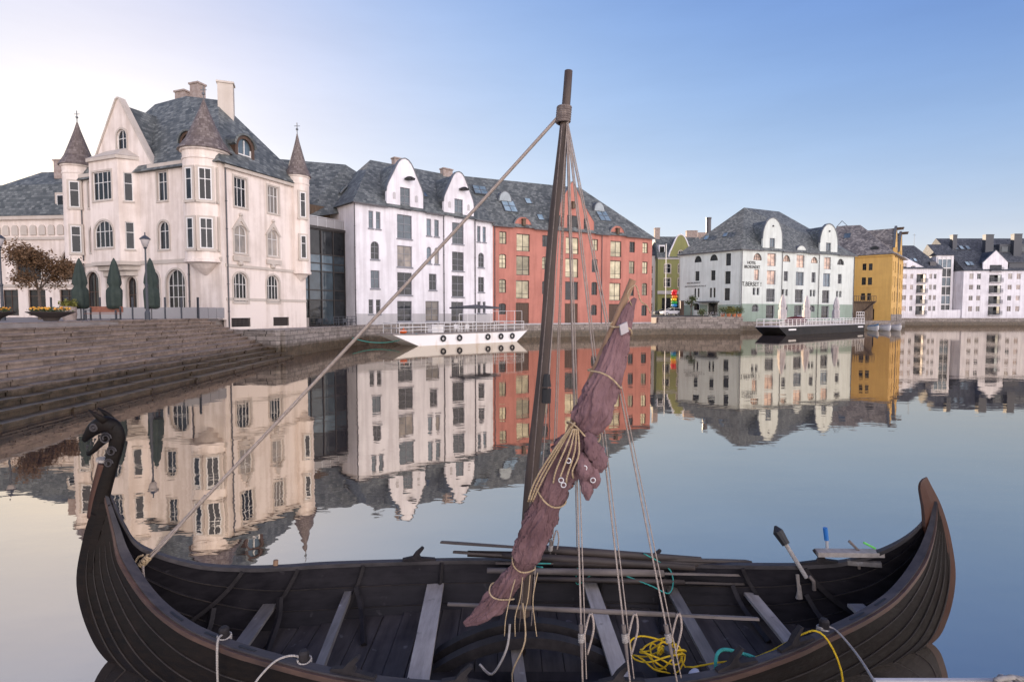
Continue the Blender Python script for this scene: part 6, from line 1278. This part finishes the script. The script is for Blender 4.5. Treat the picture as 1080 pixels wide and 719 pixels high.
mb = MB(); mb.box(-.9, 1.25, 4.98, 5.12, -.03, .06); mb.make('keelson', M['rib'], boat)
mb = MB(); mb.bar((.03, 5.35, .22), (.1, 4.5, .16), .11, .03); mb.make('mast_step_plank', M['thwart_grey'], boat)
mb = MB(); a = Vector((.06, 5.56, -.05)); b_ = Vector((.545, 5.5, 5.86)); pts = [a.lerp(b_, i / 30) + Vector((.012 * math.sin(i * .5), 0, 0)) for i in range(31)]
mb.tube(pts, [.082 - .043 * (i / 30) for i in range(31)], 14); mast = mb.make('mast', M['mastwood'], boat, smooth=True)
def ropepart(name, pts, r, mk, parent, sag=0., n=12):
    if len(pts) == 2: a, b_ = Vector(pts[0]), Vector(pts[1]); P_ = [a.lerp(b_, i / n) - Vector((0, 0, sag * 4 * (i / n) * (1 - i / n))) for i in range(n + 1)]
    else: k = len(pts) - 1; P_ = [cr(pts, i / 5) for i in range(k * 5 + 1)]
    mb = MB(); mb.tube(P_, r, 6); return mb.make(name, M[mk], parent, smooth=True)
def coil(name, c, ax, r, rr, turns, pitch, mk, parent):
    ax = Vector(ax).normalized(); u = ax.orthogonal().normalized(); v = ax.cross(u); mb = MB()
    mb.tube([Vector(c) + u * r * math.cos(a) + v * r * math.sin(a) + ax * pitch * (a / 6.283) for a in [q * .45 for q in range(int(turns * 6.283 / .45))]], rr, 6); return mb.make(name, M[mk], parent, smooth=True)
top = Vector((.505, 5.5, 5.42)); ax = (b_ - a).normalized()
coil('mast_lashing', top - ax * .06, ax, .062, .015, 7, .022, 'rope_dark', boat)
ropepart('forestay', [top + Vector((-.05, 0, 0)), (-3.70, 5.47, 1.02)], .017, 'rope_hemp', boat, .04, 24); ropepart('forestay', [(-3.1, 5.47, 1.66), (-3.4, 5.44, 1.30), (-3.74, 5.44, .94)], .012, 'rope_hemp', boat)
coil('stay_lashing', (-3.76, 5.44, .95), (1, 0, 1), .028, .011, 6, .024, 'rope_tan', boat)
ropepart('stay_end', [(-3.74, 5.44, .97), (-3.82, 5.43, .93), (-3.80, 5.46, 1.02), (-3.74, 5.46, 1.05)], .012, 'rope_tan', boat)
ropepart('hanging_rope', [(-3.72, 5.42, .96), (-3.71, 5.42, .7), (-3.70, 5.43, .52)], .013, 'rope_hemp', boat)
ends = [(.47, 6.62, .50, 'h'), (.80, 6.60, .50, 'd'), (.58, 4.36, .46, 'h'), (.97, 4.36, .46, 'h'), (1.36, 4.37, .46, 'h')]
for i, (x, y, z, k) in enumerate(ends):
    e = Vector((x, y, z)); s = top + Vector((.03, (.03 if y > 5.5 else -.03), -.02 * i)); ropepart('shroud', [s, e], .0078 if k == 'h' else .005, 'rope_hemp' if k == 'h' else 'rope_dark', boat, .0)
    if k == 'h':                                                   # toggle and lashing at the lower end
        d = (s - e).normalized(); q = e + d * (.32 if y < 5 else .1); mb = MB(); mb.tube([q - d * .13, q + d * .14], [.012, .020, .012][:2], 8); mb.make('toggle', M['oarpale'], boat)
        coil('toggle_lashing', q, d, .022, .007, 5, .014, 'rope_pale', boat); ropepart('tail', [q + Vector((.01, 0, 0)), q + Vector((.07, .0, .25)), q + Vector((.10, 0, .12)), q + Vector((.05, 0, -.1))], .009, 'rope_hemp', boat)
        ropepart('shroud', [s + Vector((.01, 0, .02)), e + Vector((.03, 0, .05))], .005, 'rope_hemp', boat, .01)
for dx, yb, zb in ((-.05, 5.3, .35), (.07, 5.28, .42)): ropepart('halyard', [top + Vector((dx * .4, -.07, -.1)), (.12 + dx, yb, zb)], .005, 'rope_hemp' if dx > 0 else 'rope_dark', boat, .0)
mb = MB(); mb.tube([(.34, 5.36, 2.9), (.34, 5.36, 2.78)], [.03, .045], 8); mb.tube([(.34, 5.36, 2.76), (.335, 5.36, 2.62)], .045, 8); mb.make('pulley_block', M['black'], boat)
# yard with the furled sail
sA, sM, sB = Vector((.985, 4.50, 3.77)), Vector((.50, 4.64, 2.50)), Vector((.06, 5.12, 1.05))
mb = MB(); mb.tube([sA, sM, sB], [.030, .038, .042], 10); mb.make('yard', M['sparwood'], boat, smooth=True)
M['sailcloth'] = mat('faded_maroon_sailcloth', (.12, .062, .067), .92, (.245, .142, .148), 3.2, .3, 60, detail=8)
_t = M['sailcloth'].node_tree; _n = _t.nodes.new('ShaderNodeTexNoise'); _n.inputs['Scale'].default_value = 7; _n.inputs['Detail'].default_value = 6; _n.inputs['Distortion'].default_value = 1.6; _c = _t.nodes.new('ShaderNodeTexCoord'); _m = _t.nodes.new('ShaderNodeMapping'); _m.inputs['Rotation'].default_value = (0, R(31), 0); _m.inputs['Scale'].default_value = (3.2, 2, .7)
_b = _t.nodes.new('ShaderNodeBump'); _b.inputs['Strength'].default_value = .9; _b.inputs['Distance'].default_value = .022
_o = [x for x in _t.nodes if x.type == 'BUMP' and x != _b][0]; _t.links.new(_c.outputs['Object'], _m.inputs[0]); _t.links.new(_m.outputs[0], _n.inputs[0]); _t.links.new(_n.outputs[0], _b.inputs['Height']); _t.links.new(_b.outputs[0], _o.inputs['Normal'])
def loft(path, n=120, fold=1., seed=0., flat=.55, name='furled_sail', parent=boat):
    mb = MB(); rings = []; m_ = len(path) - 1; NQ = m_ * 9; PA = [p[:3] for p in path]; PR = [(p[3], 0, 0) for p in path]
    for i in range(NQ + 1):
        c = cr(PA, i / 9); rr = max(.01, cr(PR, i / 9).x * .80); q2 = cr(PA, min(i / 9 + .2, m_)) - cr(PA, max(i / 9 - .2, 0)); t = q2.normalized(); u = t.cross(Vector((0, 1, 0))).normalized(); v = t.cross(u)
        row = []; s = i / NQ; sm = s * m_ * .23
        for k in range(n):
            a = 2 * math.pi * k / n; ph = 2.2 * sm + seed
            cs_ = noise.noise(Vector((math.cos(a) * 2.3, math.sin(a) * 2.3, sm * 3.1 + seed)))
            f = 1 + fold * (.34 * (1 - abs(math.sin(5.5 * a + ph * 1.3 + 3 * cs_))) ** 2 - .09 + .20 * (1 - abs(math.sin(10 * a - ph * 1.7 + 5 * cs_))) ** 2 + .10 * math.sin(3 * a + ph * 2) + .15 * noise.noise(Vector((math.cos(a) * 1.9, math.sin(a) * 1.9, sm * 5 + seed))) + .16 * noise.noise(Vector((math.cos(a) * 5, math.sin(a) * 5, sm * 12 + seed))))
            row.append(mb.b.verts.new(c + u * math.cos(a) * rr * f + v * math.sin(a) * rr * flat * f))
        rings.append(row)
    for A, B in zip(rings, rings[1:]):
        for k in range(n): mb.b.faces.new((A[k], A[(k + 1) % n], B[(k + 1) % n], B[k]))
    mb.b.faces.new(rings[0]); mb.b.faces.new(rings[-1]); return mb.make(name, M['sailcloth'], parent, smooth=True)
sail = loft([(.50,4.66,2.44,.10),(.587,4.60,2.42,.12),(.555,4.60,2.36,.185),(.50,4.64,2.26,.185),(.40,4.72,2.09,.165),(.314,4.83,1.80,.14),(.24,4.93,1.55,.13),(.16,5.02,1.32,.12),(.06,5.12,1.05,.10),(-.04,5.16,.90,.11),(-.16,5.22,.68,.12),(-.30,5.28,.53,.085),(-.47,5.30,.42,.03)], fold=1.1)
loft([(1.0,4.47,3.62,.015),(.95,4.48,3.52,.05),(.905,4.50,3.36,.075),(.85,4.52,3.18,.11),(.79,4.54,2.98,.14),(.72,4.55,2.78,.165),(.655,4.55,2.62,.165),(.60,4.56,2.53,.13),(.56,4.57,2.50,.05)], fold=.75, seed=2.1, name='upper_sail_drape', parent=sail)
loft([(.30,4.82,1.78,.05),(.25,4.86,1.62,.14),(.19,4.92,1.42,.155),(.14,4.98,1.26,.15),(.13,5.0,1.18,.10)], fold=.8, seed=4.4, name='lower_sail_drape', parent=sail)
for i, (x, y, z, r_) in enumerate(((.64, 4.48, 2.40, .07), (.70, 4.5, 2.31, .075), (.57, 4.47, 2.24, .07), (.66, 4.5, 2.18, .06), (.60, 4.5, 2.08, .05))):
    loft([(x - .03, y, z + .12, .02), (x, y - .02, z + .05, r_ * .9), (x + .02, y - .03, z - .04, r_), (x + .03, y, z - .13, .02)], n=28, fold=1.2, seed=i * 1.7, name='sail_fold', parent=sail)
# lashings round the bundle, reef lines and eyelets
def ringrope(x, y, z, rx, i):
    t = Vector((.45, -.2, .87)).normalized(); u = t.cross(Vector((0, 1, 0))).normalized(); v = t.cross(u)
    pts = [Vector((x, y, z)) + u * rx * math.cos(a) + v * rx * .66 * math.sin(a) + t * .03 * math.sin(2 * a + i) for a in [2 * math.pi * q / 24 for q in range(24)]]
    mb = MB(); mb.tube(pts, .0075, 6, closed=True); mb.make('sail_lashing', M['rope_tan'], sail, smooth=True)
for i, q in enumerate(((.60, 4.56, 2.52, .155), (.33, 4.80, 1.88, .155), (.10, 5.08, 1.13, .12), (-.10, 5.18, .80, .13), (.90, 4.50, 3.38, .095), (.78, 4.53, 2.98, .155))): ringrope(*q, i)
for i in range(4):
    pts = [Vector((.50 + .012 * i, 4.44, 2.56)), Vector((.44 + .035 * i, 4.42, 2.42 - .02 * i)), Vector((.36 + .045 * i, 4.43, 2.22 - .025 * (i % 3))), Vector((.34 + .055 * i, 4.47, 2.10 + .04 * (i % 2)))]
    ropepart('reef_line', pts, .0075, 'rope_tan', sail)
for i in range(3): ropepart('reef_line', [Vector((.52, 4.50, 2.60)), Vector((.40 - .02 * i, 4.52, 2.38)), Vector((.26 - .03 * i, 4.62, 2.08)), Vector((.18 - .02 * i, 4.72, 1.86))], .0085, 'rope_tan', sail)
for x, z in ((.46, 2.30), (.59, 2.24), (.66, 2.14), (.42, 2.10), (.40, 2.14)):
    mb = MB(); mb.tube([Vector((x + .02 * math.cos(a), 4.42, z + .02 * math.sin(a))) for a in [2 * math.pi * q / 12 for q in range(12)]], .005, 6, closed=True); mb.make('eyelet', M['steel'], sail, smooth=True)
mb = MB(); mb.solid([Vector(p) for p in ((.865, 4.42, 3.40), (.925, 4.42, 3.43), (.94, 4.42, 3.35), (.88, 4.42, 3.32))], [Vector(p) for p in ((.865, 4.5, 3.40), (.925, 4.5, 3.43), (.94, 4.5, 3.35), (.88, 4.5, 3.32))]); mb.make('sail_patch', M['umb_pale'], sail)
ropepart('sail_ring_line', [(.97, 4.46, 3.56), (.93, 4.44, 3.66), (1.0, 4.46, 3.72), (1.04, 4.46, 3.60), (1.09, 4.46, 3.56), (1.12, 4.46, 3.50)], .005, 'rope_tan', sail)
for i in range(4):                                                  # loose line ends hanging below the bundle
    x = -.02 + i * .07; ropepart('hanging_line', [(x + .05, 5.02, 1.02 + .02 * i), (x + .03 * math.sin(i), 4.97, .86), (x - .04 + .02 * i, 4.96, .66 + .03 * (i % 3)), (x - .05 + .03 * i, 4.97, .5)], .005, 'rope_tan', sail)
ropepart('hanging_line', [(-.02, 5.0, .6), (-.05, 4.9, .42), (-.18, 4.85, .22), (-.3, 4.9, .28)], .012, 'rope_pale', sail); ropepart('hanging_line', [(.1, 5.0, .8), (.12, 4.9, .5), (.0, 4.8, .25), (.06, 4.7, .05)], .008, 'rope_tan', sail)
# tholes (horn-shaped oar rests) on the gunwales
def thole(t, side, d=1, s=1.):
    g = cr(GUN, t); c = Vector((g.x, yc(g.x) + side * (g.y - .02), g.z + .035)); e = (cr(GUN, t + .1) - cr(GUN, t - .1)).normalized(); e = Vector((e.x, e.y * side, e.z)).normalized() * d
    T = Matrix((e, Vector((0, 0, 1)).cross(e), Vector((0, 0, 1)))).transposed().to_4x4(); T.translation = c
    pr = [(-.20, 0), (.2, 0), (.19, .02), (.02, .035), (.0, .07), (.06, .15), (.035, .165), (-.04, .10), (-.08, .045), (-.2, .02)]
    m = MB(); m.solid([T @ Vector((x * s, -.025, z * s)) for x, z in pr], [T @ Vector((x * s, .025, z * s)) for x, z in pr]); m.make('thole', M['rib'], boat)
for t, sd_, d in ((7.35, 1, 1), (7.1, -1, 1), (8.2, -1, 1), (9.3, -1, 1), (10.4, -1, 1), (11.3, -1, 1), (10.2, 1, 1), (13.2, 1, -1)): thole(t, sd_, d)
mb = MB(); mb.tube([(-2.72, yc(-2.7) + .70, .42), (-2.70, yc(-2.7) + .70, .68)], .028, 10); mb.make('belaying_peg', M['sparwood'], boat, smooth=True)
def cleat(X, side, nm='mooring_post'):
    t = min([i * .05 for i in range(341)], key=lambda t: abs(cr(GUN, t).x - X)); g = cr(GUN, t); c = Vector((g.x, yc(g.x) + side * (g.y - .06), g.z - .05)); mb = MB(); mb.tube([c, c + Vector((0, 0, .15)), c + Vector((0, 0, .17))], [.04, .045, .03], 10); mb.make(nm, M['rib'], boat); return c
c1 = cleat(-2.58, -1); c2 = cleat(2.93, -1); c3 = cleat(-1.78, -1)

# ------------------------------------------------------------------ LOOSE THINGS IN AND ABOUT THE BOAT
def oar(a, b_, mk, label, r=.024, blade=.7, bw=.07, flip=False):
    a, b_ = Vector(a), Vector(b_); d = (b_ - a).normalized(); t = thing('oar', label, 'oar', tuple(a), group='oars stowed along the boat')
    m = MB(); m.tube([a, a.lerp(b_, .5), b_ - d * blade], [r * .8, r * 1.1, r], 8); m.make('shaft', M[mk], t, smooth=True)
    up = Vector((0, .35, 1)).normalized(); u = d.cross(up).normalized(); q = b_ - d * blade; sec = [(0, r), (.3, bw * .75), (.8, bw), (1, bw * .75)]
    m = MB(); L_ = [q + d * blade * s + u * w_ for s, w_ in sec] + [q + d * blade * s - u * w_ for s, w_ in sec[::-1]]; n_ = d.cross(u) * .012; m.solid([p - n_ for p in L_], [p + n_ for p in L_]); m.make('blade', M[mk], t)
oar((2.3, 6.55, .50), (-.88, 6.70, .66), 'oarwood', 'black oar on the far gunwale whose broad blade tip points farthest left', r=.05, bw=.11, blade=1.0)
oar((-.55, 6.66, .53), (2.90, 6.58, .47), 'oarwood', 'dark oar on the far gunwale with a rounded blade pointing right', r=.05, bw=.12, blade=1.2)
oar((2.2, 6.48, .44), (-.72, 6.62, .57), 'oarwood', 'dark oar whose grey blade sticks out just below the topmost oar', r=.046, blade=.6, bw=.08)
oar((-.3, 6.47, .41), (2.82, 6.44, .37), 'oarpale', 'brownish worn oar inside the far gunwale, uppermost of the inner ones', r=.042, blade=1.0, bw=.07)
oar((0.0, 6.42, .34), (2.75, 6.38, .29), 'oarwood', 'thin dark oar lowest of the bundle inside the far side', r=.03, bw=.045)
oar((2.5, 6.52, .46), (-.2, 6.56, .46), 'oarwood', 'dark oar in the middle of the bundle, mostly covered by the others', r=.046, bw=.06)
oar((-.66, 5.50, .52), (2.42, 5.26, .50), 'oarpale', 'long weathered oar lying loose across the thwarts behind the mast', r=.024, blade=.8, bw=.045)
# yellow rope coil, black can, white bag
m = MB(); rnd = random.Random(3); pts = []
for i in range(150):
    a = i * .42; rr = .13 + .10 * math.sin(i * .21) + rnd.uniform(-.02, .02); pts.append(Vector((1.47 + rr * math.cos(a) * (1 + .5 * math.sin(i * .05)), 5.17 + rr * .8 * math.sin(a), .12 + .12 * abs(math.sin(i * .037)) + .05 * math.sin(a * 2 + i * .1))))
pts += [Vector(p) for p in ((1.62, 4.98, .20), (1.9, 4.95, .26), (2.3, 4.98, .30), (2.70, 4.99, .50), (2.80, 4.93, .575), (2.87, 4.84, .53), (2.95, 4.77, .30), (2.99, 4.74, -.1))]
k = len(pts) - 1; m.tube([cr(pts, i / 3) for i in range(k * 3 + 1)], .0085, 6); tag(m.make('rope_coil', M['rope_yellow'], smooth=True), 'tangled bright yellow rope on the boat floor with one end over the side', 'rope')
t = thing('black_bucket', 'black plastic can under the yellow rope', 'can', (1.5, 5.12, 0)); m = MB(); m.lathe((1.5, 5.1, -.02), [(.09, 0), (.10, .03), (.10, .2), (.06, .25), (.04, .26), (.04, .3)], 16); m.make('can', M['black'], t, smooth=True); m = MB(); m.lathe((1.5, 5.1, -.02), [(.045, .285), (.045, .32)], 12); m.make('cap', M['charcoal'], t)
M['bag'] = mat('white_plastic', (.6, .6, .64), .4, (.7, .7, .72), 8); m = MB(); m.ball((1.72, 4.86, .07), .085, 3, (1, .9, 1.1)); 
for v in m.b.verts: v.co += (v.co - Vector((1.72, 4.86, .07))) * (.5 * noise.noise(v.co * 18))
m.ball((1.69, 4.93, .14), .06, 2, (1, .9, 1.3), .12); tag(m.make('plastic_bag', M['bag']), 'crumpled white plastic bag beside the yellow rope', 'bag')
mrope('teal_rope', [(1.80, 4.70, .30), (1.83, 4.78, .42), (1.92, 4.86, .44), (2.05, 4.84, .43), (2.2, 4.78, .40), (2.12, 4.72, .38)], .016, 'rope_teal', 'thick teal rope end tied over the near gunwale')
mrope('teal_rope', [(.30, 5.3, 1.0), (.1, 6.2, .62), (.55, 6.55, .46), (.80, 6.58, .50), (.78, 6.45, .25), (1.1, 6.5, .40), (1.6, 6.35, .30), (1.85, 6.3, .22), (1.90, 6.45, .42), (1.6, 6.56, .58)], .008, 'rope_teal', 'thin teal cord strung along the far side of the boat')
mrope('mooring_rope', [c1 + Vector((0, 0, .1)), c1 + Vector((.01, -.12, .12)), c1 + Vector((.02, -.16, -.1)), c1 + Vector((.03, -.17, -.45))], .010, 'rope_pale', 'pale mooring rope hanging straight down from the left bollard of the near gunwale', group='pale mooring ropes')
mrope('mooring_rope', [c3 + Vector((.02, 0, .1)), c3 + Vector((-.12, -.03, .14)), c3 + Vector((-.25, -.1, .1)), c3 + Vector((-.36, -.25, -.05)), c3 + Vector((-.40, -.32, -.4))], .010, 'rope_pale', 'pale mooring rope curving left from the bollard beside the second thwart', group='pale mooring ropes')
mrope('mooring_rope', [c2 + Vector((0, 0, .1)), c2 + Vector((.08, -.06, .09)), c2 + Vector((.02, -.45, .12)), (2.62, 3.84, .84)], .010, 'rope_pale', 'pale mooring rope running right from the knot on the near gunwale', group='pale mooring ropes')
for c_ in (c1, c2, c3):
    pass
for i, (c_, l) in enumerate(((c1, 'rope hitch wound round the left bollard'), (c3, 'rope hitch by the second thwart'), (c2, 'rope hitch wound round the right bollard'))):
    m = MB(); m.tube([c_ + Vector(((.055 + .004 * math.sin(a * 3)) * math.cos(a), (.055) * math.sin(a), .05 + .011 * a / 6.28 + .006 * math.sin(a * 2))) for a in [q * .4 for q in range(58)]], .009, 6); tag(m.make('rope_hitch', M['rope_pale'], smooth=True), l, 'rope')
# tools hung on the far gunwale at the right
t = thing('bailer_pole', 'white-wrapped handle with a black head leaning on the far right gunwale', 'tool', (3.2, 6.2, .5))
m = MB(); m.tube([(3.16, 6.28, .86), (3.32, 6.05, .52)], .024, 8); m.make('handle', M['rope_pale'], t); m = MB(); m.tube([(3.10, 6.36, 1.0), (3.12, 6.33, .94), (3.18, 6.25, .82)], [.012, .06, .045], 10); m.make('head', M['black'], t)
m = MB(); m.tube([(3.34, 6.04, .55), (3.38, 6.02, .50), (3.39, 6.02, .40)], .02, 8); m.make('hook', M['oarpale'], t)
m = MB(); m.bar((3.26, 6.14, .52), (3.285, 6.12, .24), .035, .015, (0, 1, 0)); m.hull([Vector(p) for p in ((3.25, 6.12, .24), (3.32, 6.12, .24), (3.27, 6.13, .4), (3.30, 6.13, .4), (3.25, 6.15, .24), (3.32, 6.15, .24))]); tag(m.make('wooden_wedge', M['thwart_pale']), 'pale wooden wedge hanging on the inner side of the boat', 'wedge')
t = thing('gunwale_board', 'grey weathered board with hooks and a blue marker on the far right gunwale', 'board', (3.6, 6.05, .7))
m = MB(); m.bar((3.44, 6.08, .80), (4.08, 5.93, .86), .12, .05); m.make('board', M['thwart_pale'], t); m = MB(); m.bar((3.75, 6.02, .72), (4.05, 5.9, .75), .06, .05); m.make('lower_board', M['thwart_grey'], t)
M['bluetag'] = mat('blue_plastic', (.02, .14, .42), .4); M['greentag'] = mat('green_plastic', (.15, .6, .12), .4)
m = MB(); m.tube([(3.58, 6.12, .83), (3.57, 6.12, 1.0)], .016, 8); m.make('clamp', M['steel'], t); m = MB(); m.tube([(3.57, 6.12, .93), (3.55, 6.12, 1.07)], .025, 8); m.make('marker', M['bluetag'], t)
m = MB(); m.tube([(4.02, 5.96, .90), (3.90, 5.98, .96)], .012, 6); m.make('green_clip', M['greentag'], t); m = MB(); m.tube([(3.78, 6.05, .95), (3.86, 6.0, .86), (3.86, 5.98, .66)], .016, 6); m.make('hook', M['oarpale'], t)
# dock edge with a rope bundle
dk = thing('floating_dock', 'corner of a pale wooden dock at the lower right edge', 'dock', (4, 3, .7))
m = MB()
for i in range(9):
    y0_ = 2.2 + i * .18; m.box(2.6, 7, y0_, y0_ + .165, .82, .87)
m.make('decking', M['thwart_grey'], dk); m = MB(); m.box(2.6, 7, 3.8, 3.83, .6, .88); m.make('edge_board', M['greyplinth'], dk); m = MB(); m.box(2.8, 7, 2.3, 3.7, -.2, .6); m.make('float', M['charcoal'], dk)
m = MB(); rnd = random.Random(5); pts = [Vector((3.42 + .012 * i + rnd.uniform(-.09, .09), 3.70 + rnd.uniform(-.06, .06), .89 + rnd.uniform(0, .07))) for i in range(34)]
m.tube([cr(pts, i / 5) for i in range(33 * 5 + 1)], .018, 6); tag(m.make('rope_bundle', M['rope_pale'], smooth=True), 'bundle of frayed pale rope lying on the dock corner', 'rope')

for k_ in ('tarred_in', 'rib', 'floorboard'): M[k_].node_tree.nodes['Principled BSDF'].inputs['Specular IOR Level'].default_value = .22

# cornices and hoods that do not touch each other become parts of their own
for ob in [o for o in C.objects if o.type == 'MESH' and o.parent and ('cornice' in o.name)]:
    bm = bmesh.new(); bm.from_mesh(ob.data); bm.verts.ensure_lookup_table(); seen = set(); groups = []
    for v in bm.verts:
        if v.index in seen: continue
        st_, g = [v], []; seen.add(v.index)
        while st_:
            q = st_.pop(); g.append(q)
            for e in q.link_edges:
                w2 = e.other_vert(q)
                if w2.index not in seen: seen.add(w2.index); st_.append(w2)
        groups.append(g)
    if 1 < len(groups) <= 60:
        for g in groups:
            ids = {v.index: i for i, v in enumerate(g)}; me = bpy.data.meshes.new(ob.data.name)
            me.from_pydata([v.co[:] for v in g], [], [[ids[v.index] for v in f.verts] for f in {f for v in g for f in v.link_faces}]); me.materials.append(ob.data.materials[0])
            n_ = bpy.data.objects.new(ob.name.split('.')[0], me); C.objects.link(n_); n_.parent = ob.parent; n_['_o'] = ob['_o']
        bpy.data.objects.remove(ob)
    bm.free()
for o in C.objects:
    if '_o' in o: del o['_o']
